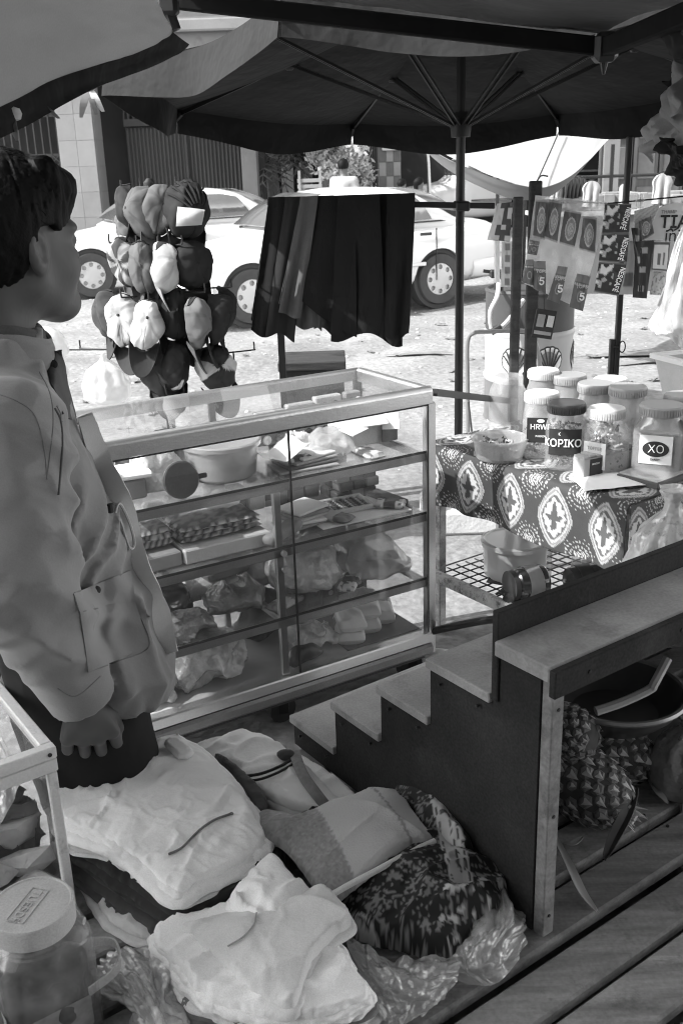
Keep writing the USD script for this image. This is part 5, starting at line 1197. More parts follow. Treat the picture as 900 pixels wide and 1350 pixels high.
def lettering(parent, text, c, R, z, h, mat, da=0.0, bold=True, squash=1.0, tiltup=0.0):
    """Flat lettering set just proud of a label that faces the camera side."""
    a = CAM(c) + da; n = A_([math.cos(a), math.sin(a), 0]); x = A_([-n[1], n[0], 0])
    m = text_mesh(text, h, .0008, bold); w = m.bounds[1, 0] - m.bounds[0, 0]; s = np.diag([squash, 1, 1, 1.0])
    part(parent, 'lettering', xf(m, frame(A_(c) + n * R + A_([0, 0, z]) - x * w * squash / 2, x, z=n) @ s), mat, smooth=False)
JS = 1.17
def lettering_bent(parent, text, c, R, ex, z, h, mat, da=0.0, squash=1.0, off=.004):
    rot = CAM(c); m = text_mesh(text, h, .0008, True); v = m.vertices.copy(); w = m.bounds[1, 0]; ph = (v[:, 0] - w / 2) * squash / R
    th = ph + da; k = (np.abs(np.cos(th)) ** ex + np.abs(np.sin(th)) ** ex) ** (-1 / ex); r = R * k + off + v[:, 2]
    part(parent, 'lettering', trimesh.Trimesh(np.c_[c[0] + r * np.cos(rot + th), c[1] + r * np.sin(rot + th), c[2] + z + v[:, 1]], m.faces, process=False), mat, smooth=False)
def jar(label, c, R, H, lid, body=None, ex=2.6, rot=0.0, lidR=None, neck=.8, tilt=None, lid_h=.024, with_lid=True):
    R, H, lidR, lid_h = R * JS, H * JS, (lidR or R * .93) * JS * 1.03, lid_h * JS
    t = thing('candy_jar', label, 'jar', c)
    body = body or m_jar; lidR = lidR or R * .93; nk = lidR * .92
    prof = [(0, 0, 2), (R * .88, 0, ex), (R, .008, ex), (R, H * .66, ex), (R * .97, H * .74, ex), (nk, H * .87, 2), (nk, H, 2)]
    if with_lid: prof.append((0, H, 2))
    else: prof += [(nk * .93, H, 2), (nk * .93, H * .87, 2)]
    part(t, 'jar_body', sqloft(prof, c, rot), body)
    if with_lid:
        l = part(t, 'lid', sqloft([(nk, H - .012, 2), (lidR, H - .011, 2), (lidR * 1.02, H + lid_h - .014, 2), (lidR * .97, H + lid_h - .009, 2), (lidR * .9, H + lid_h - .011, 2), (0, H + lid_h - .0105, 2)], c), lid)
        part(l, 'lid_ridge', join([xf(box((lidR * 1.012, 0, H + lid_h / 2 - .012), (.0025, .0035, lid_h * .7)), trs(c) @ rotz(k * 2 * math.pi / 48)) for k in range(48)]), lid, smooth=False, kind='stuff')
    return t
m_ink, m_white = M('ink', .03, .5, .1, 8), M('label_white', .72, .5, .04, 8)
m_cd1, m_cd2, m_cd3 = M('candy_dark', .05, .3, .3, 30), M('candy_foil', .6, .2, .2, 30, metal=.5), M('candy_mid', .28, .3, .3, 30)
z = TZ + .004
def tj(x, y): p = atz(x, y, z); return A_([p[0], p[1], z])
# back row
c = tj(668, 566); j = jar('open empty square jar without a lid at the left of the jars', c, .048, .17, m_lidw, rot=.3, ex=4.5, with_lid=False, lidR=.046)
for (x, y, Rr, H, lid, lab, bm) in [(713, 574, .047, .185, m_lidw, 'tall jar with a pale lid at the far left of the back row', m_jarw), (747, 577, .05, .175, m_lidg, 'jar with a grey lid second in the back row, above the dark-lidded jar', m_jarw), (781, 588, .052, .17, m_lidg, 'jar with a grey lid third in the back row, behind the foil candy jar', m_jarw), (822, 597, .053, .175, m_lidg, 'milky jar with a wide grey lid between the foil candy jar and the oval-label jar', m_jarw), (800, 575, .05, .16, m_lidw, 'milky jar with a pale lid half hidden at the back between two grey-lidded jars', m_jarw), (893, 596, .05, .15, m_lidg, 'pale jar with a grey lid behind the jar with the round logo', m_jarw)]:
    j = jar(lab, tj(x, y), Rr, H, lid, bm, rot=.4); candies(tj(x, y), Rr * .85, .012, H * .62, 70, .011, int(x), [m_cd3, m_cd2, m_card], j)
# labelled jar with pale lid
c = tj(711, 600); j = jar('square jar with pale lid and dark printed label at the front left', c, .049, .165, m_lidw, rot=CAM(c), ex=5); candies(c, .050, .012, .12, 60, .009, 2, [m_cd1, m_cd3], j, True)
part(j, 'label', xf(box((.0512 * JS, 0, .10), (.002, .086, .082)), trs(c) @ rotz(CAM(c))), m_ink); lettering(j, 'HRWD', c, .0528 * JS, .104, .0165, m_white); lettering(j, 'PARNIN', c, .0528 * JS, .078, .006, m_white)
part(j, 'label', xf(lathe([(0, 0), (.012, 0), (.012, .0008), (0, .0008)], 16), trs(c) @ rotz(CAM(c)) @ trs([.0525 * JS, 0, .131]) @ roty(math.pi / 2) @ np.diag([.5, 1, 1, 1.0])), m_white)
c = tj(743, 614); j = jar('jar with dark lid and black label with pale capital letters', c, .052, .16, m_lidd, rot=CAM(c), ex=3.4); candies(c, .053, .012, .14, 130, .009, 4, [m_cd1, m_cd1, m_cd3], j)
part(j, 'label', curved_label(c, .052 * JS, .052, .135, CAM(c) - .75, CAM(c) + .75, 3.4, rot=CAM(c)), m_ink); lettering_bent(j, 'KOPIKO', c, .052 * JS, 3.4, .080, .024, m_white, -.12, .80); lettering(j, 'K', c, .0555 * JS, .115, .010, m_white, -.3)
c = tj(795, 620); j = jar('clear jar of foil wrapped candies with a pale lid and white label', c, .055, .155, m_lidw, rot=CAM(c) + .35, ex=4, lidR=.046); candies(c, .056, .012, .146, 110, .012, 6, [m_cd2, m_cd2, m_cd3, m_cd1], j)
part(j, 'label', xf(box((.0575 * JS, 0, .064), (.002, .072, .082)), trs(c) @ rotz(CAM(c) - .45)), m_white); lettering(j, 'TOFFEE', c, .0592 * JS, .082, .0095, m_cd3, -.45); part(j, 'label', xf(box((.0585 * JS, 0, .052), (.002, .058, .035)), trs(c) @ rotz(CAM(c) - .45)), m_midc)
c = tj(866, 621); j = jar('large pale square jar with grey lid and an oval label', c, .064, .165, m_lidg, m_jarw, rot=CAM(c) - .12, ex=5.5, lidR=.054); candies(c, .060, .012, .105, 70, .012, 61, [m_cd3, m_card, m_cd1], j, True)
part(j, 'label', xf(box((.0655 * JS, 0, .088), (.002, .096, .088)), trs(c) @ rotz(CAM(c) - .12)), m_white)
part(j, 'label', xf(lathe([(0, 0), (.033, 0), (.033, .001), (0, .001)], 32), trs(c) @ rotz(CAM(c) - .12) @ trs([.0668 * JS, 0, .091]) @ np.diag([1, JS, JS, 1.0]) @ roty(math.pi / 2) @ np.diag([.62, 1, 1, 1.0])), m_ink); lettering(j, 'XO', c, .0681 * JS, .080, .0245, m_white, -.12, False); lettering(j, 'CANDY', c, .0681 * JS, .056, .006, m_ink, -.12)
part(j, 'label', xf(box((.0662 * JS, 0, .143), (.004, .128, .009)), trs(c) @ rotz(CAM(c) - .12)), m_jarw)
c = tj(912, 622); j = jar('pale jar with a round logo cut off by the right margin', c, .058, .13, m_lidg, m_jarw, rot=CAM(c) + .1, ex=5, lidR=.05)
part(j, 'label', xf(lathe([(0, 0), (.019, 0), (.019, .001), (.016, .001), (.016, .0005), (0, .0005)], 28), trs(c) @ rotz(CAM(c) + .1) @ trs([.0585 * JS, .020, .082]) @ roty(math.pi / 2)), m_midc)
# bowl, packet box, flat tray, scalloped sachets, glass
c = tj(658, 603); b = thing('candy_bowl', 'round translucent plastic bowl of candies at the left front of the table', 'bowl', c)
part(b, 'bowl', lathe([(0, 0), (.072, 0), (.078, .006), (.088, .062), (.094, .063), (.095, .070), (.088, .072), (.083, .066), (.074, .01), (0, .005)], 44, c), m_tub); candies(c, .066, .015, .058, 60, .012, 8, [m_cd3, m_cd2, m_cd1], b)
c = (tj(768, 634) + tj(842, 618)) / 2; d = tj(842, 618) - tj(768, 634); aa = math.atan2(d[1], d[0]); L = np.linalg.norm(d)
b = thing('packet_box', 'grey carton with a black label in front of the foil candy jar', 'carton', c)
part(b, 'carton', xf(box((0, .025, .033), (L, .05, .066), .003), trs(c) @ rotz(aa)), M('carton_grey', .36, .6, .1, 12)); part(b, 'label', xf(box((-L * .28, -.0008, .034), (L * .22, .0018, .058)), trs(c) @ rotz(aa)), m_ink)
q = c + rotz(aa)[:3, :3] @ A_([-L * .36, -.002, .045]); part(b, 'lettering', xf(text_mesh('BISCUIT', .005, .0006, True), frame(q, rotz(aa)[:3, 0], z=-rotz(aa)[:3, 1])), m_white, smooth=False)
part(b, 'open_edge', join([xf(box((-L / 2 + L * (k + .5) / 9, .025, .068 + .004 * (k % 2)), (L / 9 * .9, .046, .008), .002), trs(c) @ rotz(aa)) for k in range(9)]), M('carton_grey'), kind='stuff')
p0, p1 = tj(812, 632), tj(866, 646); d = p1 - p0; aa = math.atan2(d[1], d[0]); L = np.linalg.norm(d)
b = thing('sweets_tray', 'flat dark edged tray of wrapped sweets at the front of the table', 'tray', (p0 + p1) / 2)
part(b, 'tray', xf(box((L / 2, .075, .009), (L, .15, .018), .002), trs(p0) @ rotz(aa)), m_dkcard); part(b, 'film', xf(box((L / 2, .075, .0215), (L * .96, .145, .006), .003), trs(p0) @ rotz(aa)), m_clearp)
single('paper_sheet', 'thin white paper lying on the cloth beside the flat tray', 'paper', xf(thicken(hang(A_([[[0, 0, .002], [.1, 0, .006], [.2, .02, .002]], [[0, .06, .006], [.1, .07, .010], [.2, .08, .004]], [[0, .13, .003], [.1, .14, .007], [.21, .14, .003]]]), 10, 12, 2, .003), .001), trs(tj(770, 650) + [0, 0, .004]) @ rotz(.1)), m_paper)
for k, (x, y) in enumerate([(812, 610), (832, 612), (848, 618), (868, 620)]):
    c = tj(x, y); s_ = packet(c + [0, 0, .03], (.055, .04, .018), .5 * k, 80 + k, .5, 1.1)
    single('candy_sachet', ['leftmost', 'second', 'third', 'rightmost'][k] + ' of the small dark sachets propped before the oval-label jar', 'sachet', s_, [m_cd1, m_cd3, m_cd1, m_cd2][k])
c = tj(872, 622); single('small_glass', 'small clear tumbler between the oval-label jar and the right jar', 'glass', lathe([(0, .001), (.017, .001), (.02, .075), (.0185, .075), (.016, .006), (0, .006)], 24, c), m_jar)
PBG = at(884, 705, 2.44); PBG = A_([PBG[0], PBG[1], .47])
sack('printed_bag', 'big pale patterned plastic bag knotted in front of the table at the right', PBG, .125, .36, M('plastic_print', .52, .3, .25, 14, bump=.6, bscale=26, bdist=.01, thin=.35, gloss=.05, spots=.5, spot_g=.22, spot_scale=28), 17, False)
st2 = thing('stool', 'low wooden stool that carries the pale patterned bag', 'stool', (*PBG[:2], 0))
part(st2, 'seat', lathe([(0, .445), (.15, .445), (.15, .468), (0, .468)], 20, (*PBG[:2], 0)), m_tleg)
for k in range(4): a = k * 1.571 + .4; o = PBG * [1, 1, 0]; part(st2, 'leg', bar(o + [.11 * math.cos(a), .11 * math.sin(a), 0], o + [.09 * math.cos(a), .09 * math.sin(a), .444], .026), m_tleg)
# on the wire shelf
c = atz(678, 757, ZS + .004); b = thing('plastic_tub', 'big round translucent tub with a lid on the wire shelf', 'tub', c)
part(b, 'tub', lathe([(0, 0), (.092, 0), (.108, .008), (.114, .125), (.110, .126), (.097, .01), (0, .004)], 44, c), M('tub_grey', .62, .3, .04, 6, thin=.3, clear=.12, gloss=.03)); part(b, 'lid', lathe([(0, .128), (.108, .128), (.112, .120), (.122, .120), (.122, .134), (.110, .138), (.106, .133), (0, .133)], 44, c), M('tub_grey'))
def lying(label, p, d, R, L, mat, lidm, lab=None):
    d = A_(d, float); d /= np.linalg.norm(d); t = thing('lying_jar', label, 'jar', p); T = frame(p, d, z=(0, 0, 1)) @ roty(math.pi / 2)
    part(t, 'jar_body', xf(lathe([(0, 0), (R * .9, 0), (R, .01), (R, L * .8), (R * .82, L * .88), (0, L * .88)], 30), T), mat); part(t, 'lid', xf(lathe([(R * .82, L * .86), (R * .92, L * .86), (R * .92, L), (0, L)], 30), T), lidm)
    if lab is not None: part(t, 'label', xf(lathe([(R + .001, L * .2), (R + .0025, L * .2), (R + .0025, L * .6), (R + .001, L * .6), (R + .001, L * .2)], 30), T), lab)
    return t
p = atz(716, 764, ZS + .06)
lying('dark jar lying on its side on the wire shelf', p, PA * -.9 + PE * .25, .055, .13, M('dark_glassy', .04, .1, .3, 20, gloss=.1), m_lidd, m_midc)
lying('second dark jar lying behind the first one on the wire shelf', p + PA * .06 - PE * .06 + [0, 0, -.005], PA * .9 - PE * .3, .05, .12, M('dark_glassy'), m_lidd, m_cd1)
c = atz(775, 768, ZS + .01); jar('clear empty jar standing at the right of the wire shelf', A_([c[0], c[1], ZS + .005]), .05, .12, m_lidw, with_lid=False)
bag('rag', 'dark crumpled rag on the wire shelf by the pale edge', atz(690, 785, ZS + .003), (.17, .10, .035), M('rag', .05, .9, .4, 18), 91, .03, 24, cat='rag', h=.006)
single('broken_piece', 'small dark shard lying in front of the big tub', 'shard', hull([atz(640, 768, ZS + .005), atz(662, 772, ZS + .005), atz(650, 752, ZS + .03), atz(648, 768, ZS + .002)]), m_dkcard)
bag('bundle', 'dark cloth bundle at the back right of the wire shelf', te(.15, .35, ZS + .004), (.3, .2, .13), M('rag'), 93, .05, 14, cat='bundle', h=.01)
bag('white_heap', 'crumpled white sheeting on the ground behind the showcase castor', A_([.42, 3.02, .004]), (.34, .22, .06), M('white_sheeting', .68, .7, .1, 8, bump=.4, bscale=20), 95, .04, 14, cat='sheeting', h=.009)
# ---------------------------------------------------------------- packet rack, drum, crate, hanging bags
m_post = wood('dark_post', .035)
rk = thing('packet_rack', 'rack of two dark posts and a string carrying packets beside the drum', 'rack', (*at(690, 510, 3.95)[:2], 0))
def vpost(x, ytop, Y, w, d, z0=0.0, xb=None, yb=512):
    p = at(x, ytop, Y); return bar((p[0], Y, z0), (p[0], Y, p[2]), w, d, .004, up=(0, 1, 0))
part(rk, 'post', vpost(683, 259, 3.85, .035, .03), m_post); part(rk, 'post', vpost(706, 238, 4.05, .048, .03), m_post)
q0, q1 = at(572, 517, 3.0), at(658, 531, 3.84); part(rk, 'cross_bar', bar(q0, (at(683, 400, 3.85)[0], 3.85, q1[2]), .022), m_steel)
part(rk, 'string', tube([at(706, 262, 4.03), at(800, 268, 4.0), at(905, 258, 3.9)], .003, 5), m_steel)
# thin post with clamp screw behind, right
pt = thing('clamp_post', 'thin two-part steel post with a looped clamp screw right of the drum', 'post', (*at(806, 520, 4.6)[:2], 0))
a0, a1 = at(818, 180, 4.6), at(806, 520, 4.6)
part(pt, 'post', bar((a1[0] + .012, 4.6, .0), (a1[0] + .012, 4.6, a0[2]), .024, .03, .003, up=(0, 1, 0)), m_steel); part(pt, 'sleeve', bar((a1[0] - .012, 4.6, .0), (a1[0] - .012, 4.6, at(808, 447, 4.6)[2]), .022, .03, .003, up=(0, 1, 0)), m_steel)
c = at(820, 457, 4.58); part(pt, 'clamp_screw', join([tube([c + [.014 * math.cos(a), 0, .026 * math.sin(a)] for a in np.linspace(0, 6.28, 20, endpoint=False)], .003, 5, closed=True), cyl(c - [.04, 0, 0], c - [.012, 0, 0], .004, 6)]), m_steel)
# packets: sheets with printed cells
def printed(name, label, P, colf, mat=None, parent=None, group=None, cat='packet', thick=.003):
    m = thicken(A_(P), thick); nu, nv = P.shape[:2]; u, v = np.meshgrid(np.linspace(0, 1, nu), np.linspace(0, 1, nv), indexing='ij')
    c = colf(u, v).ravel(); c = np.r_[c, c]
    if parent: return part(parent, name, m, mat or m_colg, col=c)
    return single(name, label, cat, m, mat or m_colg, col=c, group=group)
def quad(tl, tr_, bl, br, Y, nu=40, nv=30, wr=.004, seed=0, bulge=0.0):
    """A hanging sheet through four photo positions at depth Y (u down, v across)."""
    Ys = np.broadcast_to(Y, 4); c = [at(*p, y) for p, y in zip((tl, tr_, bl, br), Ys)]
    u, v = np.meshgrid(np.linspace(0, 1, nu), np.linspace(0, 1, nv), indexing='ij'); U, V = u[..., None], v[..., None]
    P = (c[0] * (1 - V) + c[1] * V) * (1 - U) + (c[2] * (1 - V) + c[3] * V) * U
    P[..., 1] += wr * 2 * (fbm(np.stack([u * 4, v * 4, 0 * u + seed], -1), 3, seed) - .5) - bulge * np.sin(u * np.pi) * np.sin(v * np.pi)
    return P
ps = thing('packet_sheet', 'clear plastic sheet with two rows of packets hung between the posts', 'packet sheet', at(745, 265, 3.95))
film = quad((708, 258), (800, 270), (690, 475), (768, 418), 3.97, 50, 40, .02, 3)
film = quad((706, 257), (801, 266), (688, 372), (766, 408), (4.0, 3.95, 4.0, 3.95), 46, 36, .018, 3)
part(ps, 'film', thicken(film, .0015), M('clear_film', .6, .15, .1, 8, thin=.35, clear=.68, gloss=.06, bump=.5, bscale=22))
def oval_pack(u, v):
    r = np.hypot((u - .52) / .34, (v - .5) / .30); g = np.full(u.shape, .11); g = np.where(r < 1, .45, g); g = np.where(r < .86, .24, g); g = np.where(r < .55, .4, g); g = np.where((r < .5) & (np.sin(u * 60) * np.sin(v * 40) > .2), .25, g)
    return np.where((u < .06) | (u > .94), .32, g)
def pack5(u, v):
    g = np.where(u < .22, .2, .11); g = np.where((u > .25) & (u < .33) & (np.sin(v * 40) > 0), .42, g)
    d = np.hypot((u - .62) / .16, (v - .55) / .22); return np.where((d < 1) & (d > .8), .3, g)
for k, q in enumerate([((706, 263), (724, 264), (702, 312), (718, 316)), ((724, 263), (741, 266), (717, 313), (734, 320)), ((744, 276), (766, 280), (737, 320), (757, 326)), ((769, 285), (786, 287), (763, 328), (784, 334))]):
    p = printed('packet', None, quad(*q, 3.93, 34, 24, .006, k, .01), oval_pack, parent=ps)
for k, q in enumerate([((693, 342), (703, 342), (688, 372), (703, 376)), ((703, 344), (719, 344), (703, 380), (719, 388)), ((735, 350), (748, 352), (721, 394), (737, 400)), ((760, 360), (778, 364), (750, 404), (768, 410)), ((697, 316), (711, 318), (695, 334), (707, 336))]):
    p = printed('packet', None, quad(*q, 3.94, 30, 20, .005, 9 + k, .01), pack5, parent=ps)
    if k in (1, 2, 3):
        cx, cy = A_(q).mean(0); o = at(cx - 2, cy + 11, 3.915); part(p, 'lettering', xf(text_mesh('5', .028, .0006, True), frame(o, (1, 0, -.06), z=(0, -1, 0))), m_white, smooth=False)
        o = at(cx - 5, cy - 5, 3.918); part(p, 'lettering', xf(text_mesh('TOPS', .012, .0006, True), frame(o, (1, 0, -.06), z=(0, -1, 0))), M('label_grey', .45), smooth=False)
# coffee sachet strip
sx = thing('sachet_strip', 'dark strip of three coffee sachets with pale capital letters hanging by the clear sheet', 'sachets', at(812, 262, 3.9))
def coffee(u, v):
    n = noise(np.stack([u * 9, v * 7, 0 * u], -1), 3); g = np.full(u.shape, .035); g = np.where((n > .55) & (v < .6) & (u > .2) & (u < .85), .30, g); g = np.where((n > .72) & (v < .55), .55, g)
    return np.where((u < .05) | (u > .96), .12, g)
cells = [((797, 268), (832, 268), (793, 308), (829, 307)), ((793, 308), (829, 307), (789, 344), (826, 346)), ((789, 345), (826, 347), (783, 384), (815, 390))]
for k, q in enumerate(cells):
    p = printed('sachet', None, quad(*q, 3.88, 36, 26, .006, 20 + k, .012), coffee, parent=sx)
    xb, yb = [(816, 304), (813, 345), (806, 386)][k]; xt, yt = [(828, 272), (824, 312), (820, 351)][k]
    o, e_ = at(xb + 5, yb - 3, 3.862), at(xt + 3, yt, 3.862); d = e_ - o; m = text_mesh('NESCAFÉ', .022, .0006, True); w = m.bounds[1, 0]
    # the lettering runs downward along the right edge
    d = o - e_; m = xf(m, np.diag([np.linalg.norm(d) / w, .85, 1, 1.0])); part(p, 'lettering', xf(m, frame(e_ - A_([.012, 0, 0]), d, z=(0, -1, 0))), m_white, smooth=False)
printed('sachet', 'pale upright sachet hanging right behind the coffee strip', quad((829, 318), (840, 316), (812, 388), (839, 388), 3.95, 24, 16, .006, 31), lambda u, v: np.where((u > .6) & (u < .85) & (np.abs(v - .5) < .3), .16, .5), cat='sachet')
for k, q in enumerate([((838, 318), (862, 316), (834, 392), (852, 393)), ((832, 300), (846, 300), (842, 384), (846, 384))]):
    printed('sachet', ['dark long sachet hanging under the round sign', 'narrow dark sachet behind the long dark one'][k], quad(*q, 3.9, 40, 16, .006, 33 + k), lambda u, v: np.where((np.abs((u * 3.0) % 1 - .5) < .16) & (np.abs(v - .5) < .22), .3, .035) if True else 0, cat='sachet')
printed('card_packet', 'small pale printed card packet right of the dark long sachet, upper one', quad((861, 319), (883, 319), (858, 355), (880, 357), 3.9, 30, 22, .003, 36), lambda u, v: np.where((u < .08) | (u > .94) | (v < .07) | (v > .93), .08, np.where((np.abs(v - .4) < .08) & (u > .4) & (u < .8) | (np.abs(v - .68) < .06) & (u > .35) & (u < .8), .12, .55)))
printed('card_packet', 'pale speckled card packet right of the dark long sachet, lower one', quad((862, 358), (878, 358), (856, 388), (874, 389), 3.92, 30, 20, .003, 37), lambda u, v: np.where(noise(np.stack([u * 14, v * 10, 0 * u], -1), 5) > .65, .25, .52))
# round-topped sign
sg = thing('shop_sign', 'pale round-topped printed sign with bold capital letters at the right margin', 'sign', at(885, 290, 3.97))
th = np.linspace(0, math.pi, 30); c = at(893, 300, 3.97); R_ = at(930, 300, 3.97)[0] - c[0]
outline = [(R_ * 1.25 * math.cos(a), R_ * .85 * math.sin(a)) for a in th] + [(-R_ * 1.25, -.045), (R_ * 1.25, -.045)]
part(sg, 'board', prism(outline, .006, frame(c, (1, 0, -.03), z=(0, -1, 0))), M('sign_white', .62, .5, .05, 6), smooth=False)
for txt, x, y, h, mm in (('TIAN', 868, 300, .046, m_ink), ('ini', 875, 318, .042, m_ink), ('THAMP', 871, 281, .012, m_midc)):
    o = at(x, y, 3.962); part(sg, 'lettering', xf(text_mesh(txt, h, .0008, txt != 'ini'), frame(o, (1, 0, -.02), z=(0, -1, 0))), mm, smooth=False)
o = at(878, 305, 3.962); part(sg, 'lettering', xf(join([bar((.0, .0, 0), (.018, .010, 0), .005), bar((.018, .010, 0), (.026, .0, 0), .005), bar((.03, .004, 0), (.045, .012, 0), .005)]), frame(o, (1, 0, 0), z=(0, -1, 0))), m_ink)
printed('oval_packet', 'grey packet with an oval print clipped before the sign', quad((842, 290), (858, 283), (842, 320), (862, 308), 3.93, 30, 24, .005, 41), oval_pack)
printed('oval_packet', 'larger grey packet tilted behind the one with the oval print', quad((836, 278), (870, 268), (836, 316), (852, 312), 3.95, 30, 24, .005, 42), lambda u, v: np.where(np.sin(u * 40 + v * 20) > .5, .32, .45))
pg_ = thing('clothes_peg', 'pale clothes peg gripping the string above the sign', 'peg', at(843, 268, 3.9))
for s in (-1, 1): part(pg_, 'peg_half', bar(at(843 + 3 * s, 256, 3.88), at(843 + 2.2 * s, 274, 3.88), .012, .01, .002, up=(0, 1, 0)), m_paper)
part(pg_, 'peg_spring', box(at(843, 264, 3.88), (.03, .012, .01), .002), m_alud)
# small posters left of the posts
def poster(u, v): return np.where((noise(np.stack([np.floor(u * 7), np.floor(v * 4), 0 * u], -1) * 1.7 + .3, 7) > .5) & (v > .25), .08, .55)
printed('printed_leaflet', 'pale printed leaflet hanging left of the dark posts, upper one', quad((655, 268), (676, 266), (642, 316), (672, 318), 4.0, 40, 26, .006, 51), poster, cat='leaflet')
printed('printed_leaflet', 'narrow pale printed leaflet hanging left of the dark posts, lower one', quad((661, 318), (677, 318), (660, 378), (676, 378), 4.0, 40, 20, .004, 52), lambda u, v: np.where((np.abs((u * 4) % 1 - .5) < .3) & (np.abs(v - .5) < .2), .2, .52), cat='leaflet')
single('paper_tube', 'pale rolled paper standing behind the leaflets', 'paper roll', cyl(at(655, 300, 4.3), at(655, 372, 4.3), .012, 10), m_paper)
tgp = thing('printed_tag', 'dark printed tag hanging below the clear packet sheet before the drum', 'tag', at(717, 427, 4.02))
o = at(717, 427, 4.02); part(tgp, 'tag', xf(box((0, 0, 0), (.085, .115, .004), .002), trs(o) @ rotx(math.pi / 2) @ rotz(-.18)), m_ink)
for k, (x, y, w, h_, mm) in enumerate([(-.017, .012, .03, .05, m_midc), (.022, .014, .026, .045, m_card), (0, -.036, .07, .014, m_midc)]): part(tgp, 'tag_mark', xf(box((x, y, .003), (w, h_, .002)), trs(o) @ rotx(math.pi / 2) @ rotz(-.18)), mm, smooth=False)
part(tgp, 'tag_string', tube([o + [0, 0, .05], at(716, 372, 3.99)], .0015, 5), m_steel)
# fuel drum with hand pump
dc_ = A_([1.27, 6.55, 0]); DR = .285
dr = thing('fuel_drum', 'steel fuel drum with dark ends and a pale middle band bearing shell emblems', 'drum', dc_)
m_dd, m_dl = M('drum_dark', .045, .5, .25, 5, fine=.1), M('drum_pale', .32, .45, .12, 4, spots=.2, spot_g=.3)
def band(z0, z1): return lathe([(DR, z0), (DR, z1)], 56, dc_)
prof = [(0, .0), (DR, .0), (DR + .006, .012), (DR, .024)]
part(dr, 'lower_band', lathe([(0, 0), (DR, 0), (DR + .007, .01), (DR, .024), (DR, .268)], 56, dc_), M('drum_mid', .11, .5, .3, 5)); part(dr, 'middle_band', lathe([(DR, .268), (DR + .009, .285), (DR + .009, .30), (DR, .315), (DR, .555), (DR + .009, .57), (DR + .009, .585), (DR, .60)], 56, dc_), m_dl)
part(dr, 'upper_band', lathe([(DR, .60), (DR, .835), (DR + .007, .845), (DR, .862), (DR - .012, .862), (DR - .014, .845), (0, .845)], 56, dc_), m_dd)
def shell_emblem(a):
    n = A_([math.cos(a), math.sin(a), 0]); x = A_([-n[1], n[0], 0]); o = dc_ + n * DR + A_([0, 0, .425])
    def put(pg, off, mat, name):
        m = prism(pg, .002); v = m.vertices.copy(); phi = v[:, 0] / DR; rr = DR + off + v[:, 2]
        w = np.c_[rr * np.cos(a + phi), rr * np.sin(a + phi), .425 + v[:, 1]] + dc_; part(dr, name, trimesh.Trimesh(w, m.faces, process=False), mat, smooth=False)
    out = Polygon([(.09 * math.cos(t) * (1 + .02 * math.cos(14 * t)), .085 * math.sin(t) * (1 + .02 * math.cos(14 * t)) + .0) for t in np.linspace(math.radians(-28), math.radians(208), 60)] + [(-.05, -.07), (-.035, -.09), (.035, -.09), (.05, -.07)]).buffer(0)
    put(out.buffer(.008).segmentize(.01), .001, m_dd, 'emblem_edge'); put(out.buffer(-.002).segmentize(.01), .0036, m_white, 'emblem')
    for t in np.linspace(math.radians(20), math.radians(160), 7):
        put(Polygon(LineString([(.012 * math.cos(t), -.075 + .01), (.084 * math.cos(t), .08 * math.sin(t))]).buffer(.0045).exterior.coords).segmentize(.01), .0056, m_dd, 'emblem_ray')
for a in (-2.04, -1.02 - .26, -.2): shell_emblem(a)
hp = thing('hand_pump', 'hand pump with a curved pale hose standing on the fuel drum', 'pump', dc_ + [-.12, -.05, .845])
o = at(657, 385, 6.45)
part(hp, 'pump_body', join([cyl((o[0], 6.45, .84), (o[0], 6.45, .95), .03, 12), box((o[0], 6.45, .96), (.12, .06, .05), .01), bar((o[0] - .1, 6.45, .98), (o[0] + .02, 6.45, .96), .02)]), m_steel)
part(hp, 'hose', tube(spline([(o[0], 6.45, .93), at(655, 390, 6.25), at(646, 410, 6.2), at(647, 430, 6.2), at(652, 437, 6.2), at(664, 428, 6.2), at(678, 412, 6.2), at(690, 395, 6.25)], 40), .014, 8), M('hose', .45, .5, .1, 8)); part(hp, 'nozzle', cyl(at(647, 438, 6.19), at(660, 430, 6.19), .022, 10), m_steel)
# curved conduit loop left of the drum
single('bent_conduit', 'thin grey bent metal tube standing left of the fuel drum', 'tube', tube(spline([at(617, 560, 5.9) * [1, 1, 0], at(616, 500, 5.9), at(616, 452, 5.9), at(624, 439, 5.9), at(646, 437, 5.9), at(690, 436, 5.9), at(703, 446, 5.9), at(710, 470, 5.9), at(712, 500, 5.9)], 50), .013, 8), M('conduit', .22, .4, .1, 6, metal=.4))
single('thin_stay', 'thin dark slanted stay by the umbrella pole', 'stay', tube([at(617, 528, 5.9), at(626, 575, 5.6) * [1, 1, 0]], .006, 6), m_steel)
